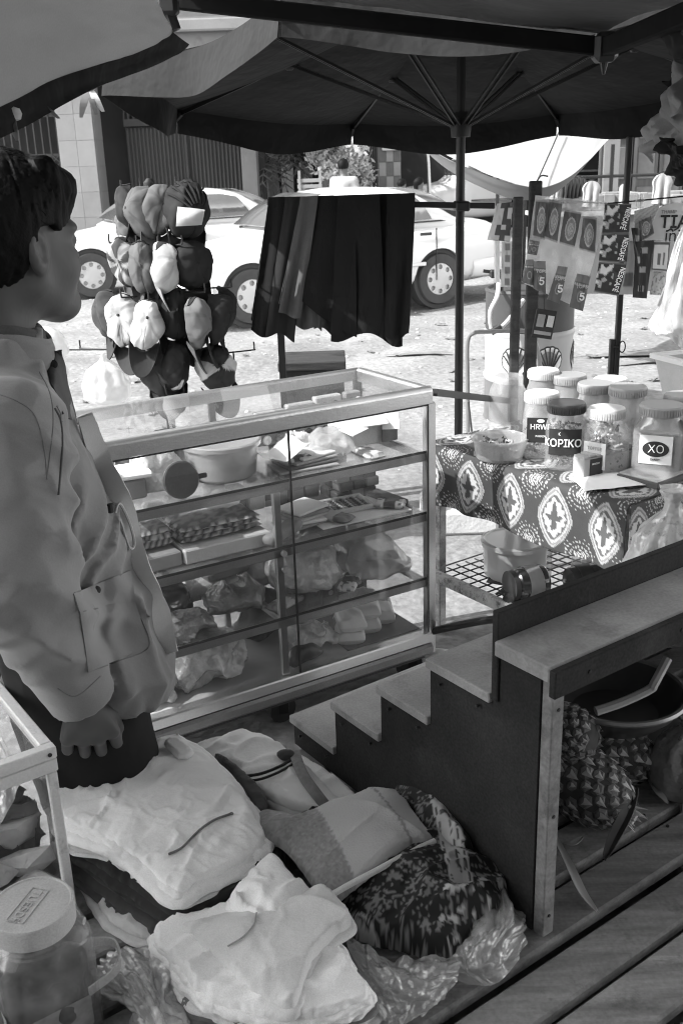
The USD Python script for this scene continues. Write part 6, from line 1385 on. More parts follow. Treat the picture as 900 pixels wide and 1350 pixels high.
# pale tapered crate at the right margin and its stand
def frustum(c, w0, d0, w1, d1, h, t=.02):
    o = hull([(sx * w / 2, sy * d / 2, z) for (w, d, z) in ((w0, d0, 0), (w1, d1, h)) for sx in (-1, 1) for sy in (-1, 1)])
    i = hull([(sx * (w / 2 - t), sy * (d / 2 - t), z) for (w, d, z) in ((w0, d0, t), (w1, d1, h + .01)) for sx in (-1, 1) for sy in (-1, 1)])
    return xf(arr(o - i), trs(c) @ rotz(.35))
cz = at(893, 540, 4.3)[2] - .03; cc = A_([at(930, 500, 4.3)[0] + .11, 4.42, cz])
cr_ = thing('pale_crate', 'pale tapered plastic crate at the right margin behind the jars', 'crate', cc)
part(cr_, 'crate_body', frustum(cc, .34, .30, .44, .38, .23), m_card, smooth=False); part(cr_, 'rim', xf(arr(m3.Manifold.cube([.47, .41, .022], True) - m3.Manifold.cube([.40, .34, .05], True)), trs(cc + [0, 0, .232]) @ rotz(.35)), M('rim_white', .72, .6, .05), smooth=False)
part(cr_, 'rib', join([xf(bar((-.16, -.158, .03), (-.185, -.178, .19), .016, .012), trs(cc) @ rotz(.35)), xf(bar((.1, -.158, .03), (.12, -.178, .19), .016, .012), trs(cc) @ rotz(.35))]), m_midc) if False else None
sd = thing('side_table', 'plain wooden stand under the pale crate, mostly hidden by jars', 'stand', (cc[0], cc[1], 0))
part(sd, 'top', box((cc[0], cc[1], cz - .014), (.5, .45, .026), .003), m_tleg)
for sx in (-1, 1):
    for sy in (-1, 1): part(sd, 'leg', bar((cc[0] + sx * .2, cc[1] + sy * .18, 0), (cc[0] + sx * .2, cc[1] + sy * .18, cz - .028), .035, up=(0, 1, 0)), m_tleg)
# long clear bags hanging at the right margin, a garment inside
hb = thing('hanging_bag', 'long clear plastic bag with a dark item, hanging at the right margin', 'bag', at(890, 440, 3.3))
def hb_sheet(dx, Y, s): 
    return hang([[at(898 + dx, 300, Y), at(905 + dx, 300, Y), at(915 + dx, 300, Y)], [at(878 + dx, 365, Y - .03), at(890 + dx, 365, Y - .06), at(905 + dx, 360, Y)], [at(862 + dx, 415, Y), at(882 + dx, 420, Y - .07), at(905 + dx, 415, Y)], [at(853 + dx, 432, Y), at(885 + dx, 450, Y - .05), at(915 + dx, 470, Y)]], 40, 24, s, .02)
part(hb, 'film', thicken(hb_sheet(0, 3.3, 3), .002), m_clearp); part(hb, 'film', thicken(hb_sheet(16, 3.22, 5), .002), m_clearp)
part(hb, 'dark_item', thicken(hang([[at(895, 330, 3.33), at(903, 330, 3.33)], [at(866, 402, 3.33), at(880, 416, 3.33)]], 12, 6, 2, .004), .01), M('grey_item', .18, .6, .2, 8)); part(hb, 'dark_item', thicken(hang([[at(905, 350, 3.28), at(915, 350, 3.28)], [at(890, 425, 3.28), at(915, 440, 3.28)]], 12, 6, 2, .004), .01), M('grey_item'))
# far market: shirts, goods and tables beyond
mk = thing('market_counter', 'far market counter heaped with small pale goods', 'counter', (at(800, 262, 13)[0], 13, 0))
xa_, xb_ = at(700, 262, 13)[0], at(930, 262, 13)[0]
part(mk, 'counter_top', box(((xa_ + xb_) / 2, 13, .98), (xb_ - xa_, .8, .05)), m_tleg); part(mk, 'counter_front', box(((xa_ + xb_) / 2, 12.65, .48), (xb_ - xa_, .04, .95)), m_door)
r4 = np.random.RandomState(4)
part(mk, 'goods', join([box((r4.uniform(xa_, xb_), 13 + r4.uniform(-.3, .3), 1.01 + .09), (r4.uniform(.06, .2), r4.uniform(.06, .2), r4.uniform(.06, .22)), .01) for _ in range(46)]), M('goods', .2, .7, .5, 2.2), smooth=False, kind='stuff')
part(mk, 'rail', cyl((xa_, 13.4, at(800, 232, 13.4)[2]), (xb_, 13.4, at(800, 232, 13.4)[2]), .02, 8), m_steel)
for k in range(3): x = xa_ + (xb_ - xa_) * k / 2; part(mk, 'upright', bar((x, 13.4, 0), (x, 13.4, at(800, 190, 13.4)[2]), .04, up=(0, 1, 0)), m_steel)
def garment(label, x, y0, y1, w, Y, mat, group=None):
    a, b = at(x, y0, Y), at(x, y1, Y); W = w * Y * .944 / FPX; H = a[2] - b[2]
    prof = [(.10, 1.0), (.36, .9), (.5, .72), (.42, .5), (.44, .0)]
    u, v = np.meshgrid(np.linspace(0, 1, 14), np.linspace(-1, 1, 13), indexing='ij')
    hw = np.interp(1 - u, [p[1] for p in prof[::-1]], [p[0] for p in prof[::-1]]) * W
    P = np.stack([a[0] + v * hw, Y + .04 * np.sin(v * 7 + u * 2) * u, a[2] - u * H], -1)
    g = thing('hanging_garment', label, 'garment', (a[0], Y, a[2] - H), group=group)
    part(g, 'garment', thicken(P, .02), mat); part(g, 'hanger', tube([(a[0] - W * .3, Y, a[2] - .02 * H), (a[0], Y, a[2] + .06 * H), (a[0] + W * .3, Y, a[2] - .02 * H)], .006, 5), m_steel)
m_sh, m_shd = M('shirt_white', .38, .8, .06, 6, thin=.2), M('shirt_dark', .05, .9, .2, 6)
garment('white shirt hanging in the far market behind the coffee strip', 780, 238, 272, 24, 12.4, m_sh)
garment('white striped shirt hanging in the far market above the sign', 874, 228, 268, 27, 12.4, m_sh)
for k in range(6): garment(['leftmost', 'second', 'third', 'fourth', 'fifth', 'rightmost'][k] + ' dark garment hanging left of the white shirt in the far market', 743 + 5 * k, 233 + k % 2, 268, 12, 12.6 + .05 * k, m_shd, 'dark garments on the far rail')
garment('pale garment at the left end of the far rail', 731, 244, 262, 13, 12.5, m_sh)
garment('small white garment behind the clamp post in the far market', 822, 242, 268, 10, 12.5, m_sh)
# ---------------------------------------------------------------- trousers on the rail and the cap stand
RY = 4.40
r0, r1 = at(352, 266, RY + .05), at(652, 271, RY)
rail = thing('hanging_rail', 'dark horizontal rail with one post, holding the row of dark trousers', 'clothes rail', ((r0[0] + r1[0]) / 2, RY, 0))
part(rail, 'rail', bar(r0, r1, .022, .024, .003), m_steel)
pl0 = at(363, 300, RY + .06); part(rail, 'post', bar((pl0[0] + .0, RY + .06, 0), (pl0[0], RY + .06, r0[2] - .013), .03, up=(0, 1, 0)), m_steel)
part(rail, 'clamp', box((HUB[0], RY + .045, r1[2] + .002), (.06, .12, .04), .006), m_steel)
m_tr = [M('trousers_black', .006, .9, .3, 5, bump=.2, bscale=200), M('trousers_dark', .016, .85, .3, 5, bump=.2, bscale=200), M('trousers_grey', .075, .85, .15, 5, bump=.2, bscale=200, fine=.15), M('trousers_mid', .04, .85, .2, 5, bump=.2, bscale=200, fine=.1)]
def trousers(k, label, tl, tr_, bl, br, mat, dy, hemcut):
    a, b, c, d = [at(x, y, RY + dy) for x, y in (tl, tr_, bl, br)]
    nu, nv = 40, 22; u, v = np.meshgrid(np.linspace(0, 1, nu), np.linspace(0, 1, nv), indexing='ij'); U, V = u[..., None], v[..., None]
    zr = r0[2] + .016
    def side(sgn, cut):
        P = (a * (1 - V) + b * V) * (1 - U) + (c * (1 - V) + d * V) * U
        P[..., 2] -= cut * np.sin(v * 5 + k * 2.3) * u ** 6
        P[..., 1] += (.012 * np.sin(v * 8 + k * 1.7 + u * 1.5) + .02 * (fbm(np.stack([u * 2, v * 4, 0 * u + k], -1), 3, k) - .5)) * (.15 + u) + sgn * (.014 * np.sqrt(np.clip(u * 8, 0, 1))) 
        P[..., 2] = np.where(u < .001, zr + .004, P[..., 2]); return P
    t = thing('hanging_trousers', label, 'trousers', (a + b) / 2 - [0, 0, .6])
    part(t, 'front_leg', thicken(side(-1, hemcut), .006), mat)
    Q = side(1, hemcut); Q[..., 2] = zr + (Q[..., 2] - zr) * .93; part(t, 'rear_leg', thicken(Q, .006), mat)
names = ['leftmost black pair of trousers on the rail, swinging to the left', 'dark trousers second from the left on the rail', 'mid grey trousers, the one lighter band near the left of the rail', 'grey trousers whose pale hem shows below the lighter band', 'dark trousers left of the middle of the rail, behind the grey hem', 'black trousers in the middle of the rail', 'black trousers right of the middle with the longest hem', 'black trousers second from the right on the rail', 'rightmost black trousers on the rail']
spec = [((354, 264), (384, 264), (331, 434), (378, 444), 0, .0, .02), ((376, 264), (402, 264), (350, 440), (388, 446), 1, -.02, .015), ((396, 263), (419, 263), (368, 412), (396, 418), 2, -.05, .006), ((405, 264), (425, 264), (390, 424), (424, 440), 2, -.015, .02), ((412, 264), (440, 264), (414, 432), (446, 444), 3, .0, .02),
        ((414, 263), (468, 263), (392, 394), (470, 446), 0, -.045, .012), ((445, 263), (500, 263), (436, 440), (508, 450), 0, -.055, .03), ((480, 263), (528, 263), (476, 444), (530, 449), 0, -.035, .03), ((510, 263), (547, 264), (504, 442), (538, 448), 0, -.05, .035)]
for k, (s, nm) in enumerate(zip(spec, names)): trousers(k, nm, *s[:4], m_tr[s[4]], s[5], s[6])
dbx = thing('dark_bench', 'low dark wooden bench behind the showcase at the foot of the rail post', 'bench', (*at(405, 488, 4.62)[:2], 0))
b0_, b1_ = at(366, 478, 4.62), at(456, 493, 4.62)
part(dbx, 'seat', box(((b0_[0] + b1_[0]) / 2, 4.75, b0_[2] - .02), (b1_[0] - b0_[0], .3, .04), .004), m_post); part(dbx, 'front_board', box(((b0_[0] + b1_[0]) / 2, 4.63, b0_[2] * .55), (b1_[0] - b0_[0] - .02, .03, b0_[2] * .85)), m_post)
for x in (b0_[0] + .03, b1_[0] - .03): part(dbx, 'leg', box((x, 4.86, (b0_[2] - .04) / 2), (.04, .04, b0_[2] - .041)), m_post)

CY = 4.2
cb_ = at(213, 420, CY)
cst = thing('cap_stand', 'dark post with wire hooks in tiers, hung all over with caps', 'cap stand', (cb_[0], CY, 0))
ztop = at(210, 250, CY)[2]
part(cst, 'post', cyl((cb_[0], CY, .03), (cb_[0], CY, ztop + .02), .019, 12), m_steel)
for a in range(4): part(cst, 'foot', bar((cb_[0], CY, .04), (cb_[0] + .34 * math.cos(a * 1.571 + .5), CY + .34 * math.sin(a * 1.571 + .5), .015), .03, .02), m_steel)
part(cst, 'finial', lathe([(0, 0), (.024, 0), (.024, .02), (.01, .035), (0, .036)], 12, (cb_[0], CY, ztop + .01)), m_steel)
def hook(x, y, dY=0.0):
    e = at(x, y, CY + dY); o = A_([cb_[0], CY, e[2] - .01]); d = e - o; d /= np.linalg.norm(d)
    part(cst, 'hook', tube(spline([o, o + (e - o) * .5, e - d * .012, e + [0, 0, .006], e + [0, 0, .035]], 16), .0035, 6), m_steel)
for h_ in ((144, 320, -.05), (88, 461, .0), (106, 459, .1), (305, 378, -.05), (308, 474, -.05), (335, 461, .1), (160, 249, 0), (185, 246, .1), (232, 245, .05), (268, 249, -.05), (180, 322, -.12), (240, 322, -.12), (160, 392, -.15), (270, 385, -.12), (196, 395, -.18)): hook(*h_)
CW, CH = .083, .098
def cap_parts():
    th, ph = np.meshgrid(np.linspace(0, 2 * np.pi, 97), np.linspace(0, np.pi / 2 * .999, 14), indexing='ij')
    def crown(off):
        ex = 2.3; c, s = np.cos(ph), np.sin(ph); r = np.abs(c) ** (2 / ex); z = np.abs(s) ** (2 / ex)
        seam = 1 -   .014 * np.exp(-((np.mod(th + .524, 1.0472) - .5236) / .06) ** 2)
        P = np.stack([(CW * 1.12 + off) * r * np.cos(th) * seam, (CW * .95 + off) * r * np.sin(th) * seam, (CH + off) * z], -1); return P
    return crown
crown_fn = cap_parts()
def cap(label, px, py, dY, g, brim_g, yaw, roll=0.0, pitch=0.0, size=1.0, squash=1.0, print_=None, mesh_back=False, seed=0, sag=.30, open_back=True):
    """yaw: where the crown's top points, 0 = to the camera, + = to the right; roll turns the brim away from straight down; squash flattens it sideways."""
    c = at(px, py, CY + dY); t = thing('baseball_cap', label, 'cap', c)
    squash = max(squash, .72)
    yaw = yaw * (1.35 if abs(yaw) > .25 else 1.0)
    tocam = A_([-c[0], -c[1], 0]); tocam /= np.linalg.norm(tocam); rt_ = A_([-tocam[1], tocam[0], 0])
    u = tocam * math.cos(yaw) + rt_ * math.sin(yaw); u = u * math.cos(pitch) + A_([0, 0, 1]) * math.sin(pitch)
    sdw = np.cross(A_([0, 0, 1.0]), u); sdw /= np.linalg.norm(sdw); dn = np.cross(u, sdw); dn = dn if dn[2] < 0 else -dn
    b = dn * math.cos(roll) + sdw * math.sin(roll)
    T = frame(c, b, z=u) @ np.diag([size, size * squash, size, 1.0]) @ trs([-.01, 0, -.05])
    def soft(P):
        P = P.copy(); zz = np.clip(P[..., 2:3] / CH, 0, 1); P = P + np.concatenate([-.22 * P[..., 2:3] * zz, 0 * zz, -.22 * P[..., 2:3] * zz], -1)
        n = np.stack([fbm(P * 14 + seed, 3, seed), fbm(P * 14 + 5 + seed, 3, seed + 1), fbm(P * 14 + 9 + seed, 3, seed + 2)], -1) - .5
        q = P.reshape(-1, 3); dd = 1 - np.clip(q[:, 2] / CH, 0, 1) * .3
        cr_ = (crease3(q + seed, (.2, .95, .2), .055, seed + 2, 1.0, .30) * .005 + crease3(q + seed, (.7, -.3, .6), .05, seed + 7, 1.0, .38) * .004) * dd
        P = P + n * .055 * sag * 4 * .6; ctr = A_([0, 0, .03]); dirn = (P - ctr) / np.linalg.norm(P - ctr, axis=-1, keepdims=True); return P - dirn * cr_.reshape(P.shape[:2])[..., None] * (2.4 * sag + .4)
    fm = M(f'cap_cloth_{int(g * 1000)}', g, .85, .10, 8, bump=.3, bscale=30, bdist=.006, fine=.06)
    bm = M(f'cap_cloth_{int(brim_g * 1000)}', brim_g, .85, .10, 8, bump=.3, bscale=30, bdist=.006, fine=.06)
    P = soft(crown_fn(0.0)); m = thicken(P, .003)
    col = None
    if print_ is None: print_ = lambda ang, z, b: b
    if print_: 
        q = P.reshape(-1, 3); ang = np.degrees(np.arctan2(q[:, 1], q[:, 0])); base = np.full(len(q), g)
        q0 = crown_fn(0.0).reshape(-1, 3); base = print_(ang, q[:, 2] / CH, base); sa = np.abs(np.mod(np.degrees(np.arctan2(q0[:, 1] / .95, q0[:, 0] / 1.12)) + 30, 60) - 30); base = np.where((sa < 4.5) & (q0[:, 2] < CH * .97), base * .8, base); base = np.where((q0[:, 2] < CH * .10) & (q0[:, 2] > CH * .02), base * .88, base); col = np.r_[base, base]; fm2 = M('cap_print', .5, .85, .08, 10, col=True, bump=.25, bscale=30, bdist=.006)
        part(t, 'crown', xf(m, T), fm2, col=col)
    else: part(t, 'crown', xf(m, T), fm, smooth=50)
    if open_back:          # dark back opening with strap
        a = np.linspace(math.pi - .62, math.pi + .62, 14); zz = np.linspace(0, 1, 5)
        A2, Z2 = np.meshgrid(a, zz, indexing='ij'); hh = .042 * np.sqrt(np.clip(1 - ((A2 - math.pi) / .64) ** 2, 0, 1)) * Z2 + .003
        s_ = np.sqrt(np.clip(1 - (hh / CH) ** 2.3, 0, 1)); O = np.stack([(CW * 1.12 + .003) * s_ * np.cos(A2), (CW * .95 + .003) * s_ * np.sin(A2), hh], -1)
        part(t, 'back_opening', xf(thicken(soft(O), .002), T), M('cap_inside', .02, .9, .1, 8))
        st_ = np.stack([np.stack([(CW * 1.12 + .004) * np.cos(a), (CW * .95 + .004) * np.sin(a), np.full(14, z)], -1) for z in (.0, .012)], 1); part(t, 'strap', xf(thicken(soft(st_), .002), T), fm)
    v, w = np.meshgrid(np.linspace(-1.05, 1.05, 23), np.linspace(0, 1, 8), indexing='ij')
    L = .092 * np.sqrt(np.clip(1 - (v / 1.08) ** 2, 0, 1)) ** .8
    Bx = CW * 1.12 * np.cos(v) + w * L; By = CW * .95 * np.sin(v) * (1 + .0 * w); Bz = -.004 + w * .045 - .030 * (np.sin(v) ** 2) * w
    part(t, 'brim', xf(thicken(np.stack([Bx, By, Bz], -1), .004), T), bm)
    part(t, 'button', xf(lathe([(0, -.002), (.006, -.002), (.007, .001), (.004, .004), (0, .0045)], 10), T @ trs([*soft(A_([[[0, 0, CH]]]))[0, 0, :2], soft(A_([[[0, 0, CH]]]))[0, 0, 2]])), bm)
    if mesh_back:
        for k in range(7): a = math.pi - .9 + .3 * k; part(t, 'mesh_bar', xf(tube([((CW * 1.12 + .004) * math.cos(a) * math.cos(e), (CW * .95 + .004) * math.sin(a) * math.cos(e), (CH + .003) * math.sin(e)) for e in np.linspace(.05, 1.2, 8)], .0035, 5), T), bm)
    return t
emb = lambda ang, z, b: np.where((np.abs(ang - 10) < 26) & (z > .3) & (z < .8) & (noise(np.stack([ang * .12, z * 11, 0 * z], -1), 4) > .52), .10, b)
strp = lambda ang, z, b: np.where(np.mod(ang + 30, 60) < 30, .05, .26)
dot = lambda ang, z, b: np.where(np.hypot((ang - 15) / 16, (z - .35) / .14) < 1, .06, b)
CAPS = [
 ('dark cap hanging at the far left of the top tier of the stand', 158, 272, .0, .05, .05, -1.1, .5, .1, .95, .8),
 ('long grey cap second from the left in the top tier', 181, 288, -.06, .17, .12, -.75, .15, .0, 1.22, .72),
 ('grey crumpled cap in the middle of the top tier', 212, 280, -.08, .19, .14, .25, -.3, .2, 1.08, .85),
 ('dark net-backed cap at the right of the top tier with a pale card inside', 252, 284, -.10, .035, .035, .35, .0, -.1, 1.2, 1.0),
 ('grey cap behind the long grey one', 166, 310, .04, .22, .16, -.9, .2, -.1, 1.0, .7),
 ('cap with dark and pale stripes in the second tier', 161, 352, -.10, .40, .10, -.55, .25, .0, 1.1, .75),
 ('grey cap right of the striped one in the second tier', 188, 358, -.13, .20, .13, -.1, .0, .05, 1.1, .62),
 ('narrow white cap with a small dark mark right of the post', 226, 356, -.12, .42, .30, .85, -.05, .1, 1.08, .6),
 ('big round dark cap at the right of the second tier', 259, 354, -.08, .03, .03, .5, .2, .0, 1.08, 1.05),
 ('dark grey cap behind the white printed cap in the third tier', 133, 416, -.05, .08, .06, -.9, .35, .1, 1.05, .9),
 ('white cap with a dark printed emblem and dark brim', 159, 428, -.14, .40, .04, -.35, .15, .1, 1.18, .92),
 ('white cap with dark back opening, nearest of the third tier', 194, 434, -.18, .50, .03, .1, -.25, .15, 1.12, .78),
 ('black cap right of the nearest white cap', 232, 420, -.12, .025, .025, .2, -.1, .0, 1.18, .72),
 ('dark grey cap between the black cap and the narrow grey printed cap', 250, 424, -.05, .06, .05, .5, .1, .0, 1.1, .7),
 ('narrow grey printed cap with a dangling pale brim', 268, 430, -.14, .26, .2, .95, .12, .05, 1.15, .5),
 ('dark cap at the far right of the third tier', 293, 424, -.08, .035, .03, .9, -.35, .0, 1.1, .8),
 ('second dark cap behind the far right one', 302, 412, .02, .05, .04, 1.0, -.5, .0, 1.0, .8),
 ('dark grey cap at the bottom tier left of the post', 208, 492, -.10, .07, .06, -.3, .3, .2, 1.15, 1.0),
 ('black cap with a white patch in the bottom tier', 237, 486, -.12, .025, .02, .4, -.1, .1, 1.05, .75),
 ('dark cap with pale side panels at the right of the bottom tier', 290, 490, -.10, .045, .04, .3, .1, .3, 1.12, 1.0)]
for k, q in enumerate(CAPS):
    kw = {}; sc_ = .5 if max(q[4], 0) < .35 else .85; q = (*q[:4], q[4] * sc_, q[5] * sc_, *q[6:])
    if 'stripes' in q[0]: kw['print_'] = strp
    if 'emblem' in q[0]: kw['print_'] = emb
    if 'small dark mark' in q[0] or 'narrow grey printed' in q[0]: kw['print_'] = dot
    if 'white patch' in q[0]: kw['print_'] = lambda ang, z, b: np.where((np.abs(ang) < 22 * (1 - z)) & (z > .1) & (z < .7), .6, b)
    if 'pale side panels' in q[0]: kw['print_'] = lambda ang, z, b: np.where((np.abs(ang) > 70) & (np.abs(ang) < 130), .38, b)
    cap(*q, seed=k * 3 + 1, mesh_back='net-backed' in q[0], open_back=k not in (1, 2, 4, 8, 17), **kw)
single('pale_card', 'pale curved card tucked in the dark net-backed cap', 'card', thicken(quad((234, 272), (270, 276), (232, 298), (266, 296), CY - .24, 10, 12, .004, 2, .03), .002), M('pale_card', .34, .8, .05, 8))
sack('clear_bag', 'pale translucent plastic bag hung on the lower left hooks of the cap stand', at(143, 528, CY - .02), .10, .21, M('plastic_white', .62, .3, .1, 10, bump=.4, bscale=25, bdist=.01, thin=.45, clear=.2, gloss=.04), 23, False)
single('white_bundle', 'white plastic bundle behind the collar of the person, beyond the showcase', 'bundle', nets(lambda p: d_ell(p, at(60, 470, 3.6), (.08, .07, .13)) + .05 * (fbm(p * 14, 3, 4) - .5), at(60, 470, 3.6) - .2, at(60, 470, 3.6) + .2, .01), M('plastic_white'), smooth=True)
# ---------------------------------------------------------------- the person in the light jacket
AL = math.radians(30)
Fv_, Lv_ = A_([math.cos(AL), math.sin(AL), 0]), A_([-math.sin(AL), math.cos(AL), 0])
EAR = at(46, 333, 1.56)
PO = A_([*(EAR + Fv_ * .012 + Lv_ * .078)[:2], 0]); HZ = EAR[2] + .012          # plan origin under the head; head centre height
PM = np.stack([Fv_, Lv_, A_([0, 0, 1.0])], 1)
def loc(p): return (np.asarray(p) - PO) @ PM
KS = 1.075
def wor(q): return EYE + KS * (PO + np.asarray(q) @ PM.T - EYE)
at2 = lambda x, y, Y: at(x, y, Y * KS)
GZ = EYE[2] - EYE[2] / KS
man_ = thing('person', 'dark haired person in a long pale jacket, hand hanging, looking toward the caps', 'person', wor(A_([0, 0, GZ])))
m_skin = M('skin', .08, .5, .12, 14, bump=.12, bscale=160, bdist=.002, spec=.4)
HT = math.radians(22); HO = A_([-.023, .0135, 0])
def turned(q):
    h = q - A_([0, 0, HZ]) - HO; c, s_ = math.cos(HT), math.sin(HT); return np.c_[h[:, 0] * c + h[:, 1] * s_, -h[:, 0] * s_ + h[:, 1] * c, h[:, 2]]
def fold(q, f, seed, k=1.0): return 1 - np.abs(2 * fbm(q * A_(f), 3, seed) - 1) * 1.5
def head_sdf(q):
    h = turned(q)
    d = d_ell(h, (-.018, 0, .022), (.098, .076, .100))
    d = smin(d, d_ell(h, (.038, 0, -.035), (.064, .060, .088)), .03)
    for s in (-1, 1):
        d = smin(d, d_cap(h, (-.005, s * .048, -.062), (.075, s * .012, -.105), .026, .022), .03)
        d = smin(d, d_ell(h, (.058, s * .040, -.042), (.030, .024, .028)), .025)
    d = smin(d, d_ell(h, (.080, 0, -.105), (.026, .026, .020)), .02)
    d = smin(d, d_ell(h, (.082, 0, .018), (.020, .054, .014)), .02)
    d = smin(d, d_cap(h, (.096, 0, .002), (.113, 0, -.030), .008, .012), .016)
    for s in (-1, 1):
        d = smin(d, d_ell(h, (.101, s * .013, -.034), (.012, .009, .008)), .008)
        d = smax(d, -d_ell(h, (.099, s * .032, -.001), (.014, .019, .009)), .012)
        d = smin(d, d_ell(h, (.086, s * .032, -.002), (.011, .015, .011)), .004)
    d = smin(d, d_ell(h, (.100, 0, -.064), (.011, .024, .0065)), .007); d = smin(d, d_ell(h, (.097, 0, -.077), (.011, .020, .0075)), .007)
    for s in (-1, 1):
        e = h - A_([-.012, s * .079, -.012]); e = np.c_[e[:, 0] * .96 + e[:, 2] * .2, e[:, 1] - s * e[:, 0] * -.35, e[:, 2] * .98 - e[:, 0] * .2]
        ear = np.maximum(d_ell(e, (0, 0, 0), (.023, .013, .037)), -d_ell(e, (.005, s * .012, .003), (.013, .010, .024))); d = smin(d, ear, .006)
    d = smin(d, d_cap(h, (-.032, 0, -.07), (-.075, 0, -.22), .054, .058), .03)
    return d
# arm and hand joints, in world space, then local
SHO = A_([-.10, -.165, HZ - .26]); ELB = loc(at(22, 765, 1.33)); WRI = loc(at(108, 918, 1.40))
hd = A_([.06, .03, -1.0]); hd /= np.linalg.norm(hd); hw = A_([.93, -.2, .0]); hw = hw - hd * (hw @ hd); hw /= np.linalg.norm(hw); hn = np.cross(hw, hd)
hn = hn if hn[1] < 0 else -hn
HW = WRI + hd * .012
def hp(w, d, n): return HW + hw * w + hd * d + hn * n
def hand_sdf(q):
    d = d_cap(q, ELB, WRI, .036, .027)
    d = smin(d, d_cap(q, WRI - hd * .01, hp(0, .03, 0), .026, .024), .02)
    Kn = [hp(w, l, .004) for w, l in ((.036, .062), (.0125, .068), (-.011, .065), (-.034, .056))]
    for i, K in enumerate(Kn):
        d = smin(d, d_cap(q, hp([.014, .006, -.004, -.014][i], .02, 0), K, .017, .0125), .012)
    d = smin(d, d_cap(q, hp(.02, .045, -.012), hp(-.02, .045, -.012), .018, .017), .015)
    for i, K in enumerate(Kn):
        s = [.95, 1.05, 1.0, .82][i]; sp = [.004, .001, -.001, -.004][i]
        a = K + (hd * .90 - hn * .42) * .040 * s + hw * sp; b = a + (hd * .05 - hn * 1.0) * .024 * s; c = b + (-hd * .9 - hn * .2) * .019 * s
        f = np.minimum(np.minimum(d_cap(q, K, a, .0112 * s ** .3, .0098), d_cap(q, a, b, .0098, .0090)), d_cap(q, b, c, .0090, .0078))
        d = smin(d, f, .002)
    t0, t1, t2, t3 = hp(.018, .022, -.01), hp(.040, .048, -.018), hp(.046, .078, -.026), hp(.036, .100, -.034)
    th = np.minimum(np.minimum(d_cap(q, t0, t1, .016, .0125), d_cap(q, t1, t2, .0125, .0105)), d_cap(q, t2, t3, .0105, .0085)); d = smin(d, th, .008)
    return d
def legs_sdf(q):
    d = d_ell(q, (-.045, 0, .90), (.095, .13, .13))
    for s in (-1, 1):
        d = smin(d, d_cap(q, (-.04, s * .09, .9), (.0, s * .10, .50), .08, .055), .04); d = smin(d, d_cap(q, (.01, s * .10, .5), (-.02, s * .11, GZ + .09), .056, .038), .03)
        d = smin(d, d_cap(q, (-.03, s * .11, GZ + .05), (.15, s * .13, GZ + .035), .04, .034), .03)
    d = smin(d, d_cap(q, (-.06, 0, .95), (-.10, 0, 1.20), .07, .075), .04); d = smin(d, d_cap(q, (-.06, -.13, HZ - .255), (-.06, .13, HZ - .255), .04, .04), .04)
    d = smin(d, d_cap(q, SHO, ELB, .05, .04), .03); d = smin(d, d_cap(q, SHO * [1, -1, 1], (.0, .25, 1.02), .05, .04), .03); d = smin(d, d_cap(q, (.0, .25, 1.02), (.14, .24, .82), .04, .03), .03)
    d = smin(d, d_ell(q, (.17, .235, .765), (.03, .022, .05)), .02)
    return d
pc = []
hm = nets(head_sdf, A_([-.16, -.12, HZ - .21]), A_([.15, .12, HZ + .14]), .0045)
hh = nets(hand_sdf, np.minimum(WRI, ELB + [0, 0, 0]) - [.06, .07, .13], np.maximum(WRI + .07, ELB + .03), .0032)
bd_ = nets(legs_sdf, A_([-.25, -.38, -.02]), A_([.3, .38, HZ - .14]), .014)
try:
    U_ = man(hm) + man(hh) + man(bd_); body_mesh = arr(U_)
    assert len(body_mesh.vertices) > 5000
except Exception:
    body_mesh = join([hm, hh, bd_])
def place(m): return trimesh.Trimesh(wor(arr(m).vertices), arr(m).faces, process=False)
part(man_, 'body', place(body_mesh), m_skin, smooth=True)
# hair
def hair_sdf(q):
    h = turned(q)
    d = d_ell(h, (-.022, 0, .028), (.112, .091, .113))
    d = smin(d, d_ell(h, (.050, -.0, .078), (.062, .066, .036)), .03)
    for k, y in enumerate(np.linspace(-.062, .062, 9)):
        o = .008 * math.sin(k * 2.1)
        d = smin(d, np.minimum(d_cap(h, (.03, y, .105), (.098 - 8 * y * y, y * .9, .080 + o), .020, .014), d_cap(h, (.098 - 8 * y * y, y * .9, .080 + o), (.109 - 9 * y * y, y * .82 + .008, .047 + o), .013, .005)), .008)
    a = np.arctan2(h[:, 1], h[:, 0])
    st = fold(np.c_[a * 1.0, h[:, 2] * .6 + a * .25, h[:, 0] * .5], (14, 16, 16), 3); st2 = fold(np.c_[a, h[:, 2] * .5 + .4 * a, h[:, 0]], (44, 40, 40), 8)
    d = d + .006 * (.5 - st) + .0035 * (.5 - st2)
    line = np.interp(h[:, 0], [-.12, -.065, -.045, -.028, -.012, .018, .034, .06, .085, .12], [-.088, -.082, -.062, -.03, .026, .030, .020, .026, .034, .03]) - .006 * noise(np.c_[a * 9, h[:, 0] * 30, 0 * a], 6)
    return np.maximum(d, (line - h[:, 2]) * .8)
part(man_, 'hair', place(nets(hair_sdf, A_([-.18, -.15, HZ - .13]), A_([.17, .15, HZ + .19]), .0045)), M('hair', .004, .6, .3, 60, spec=.12, bump=.4, bscale=190, bdist=.003), smooth=True)
r5 = np.random.RandomState(5); strands = []
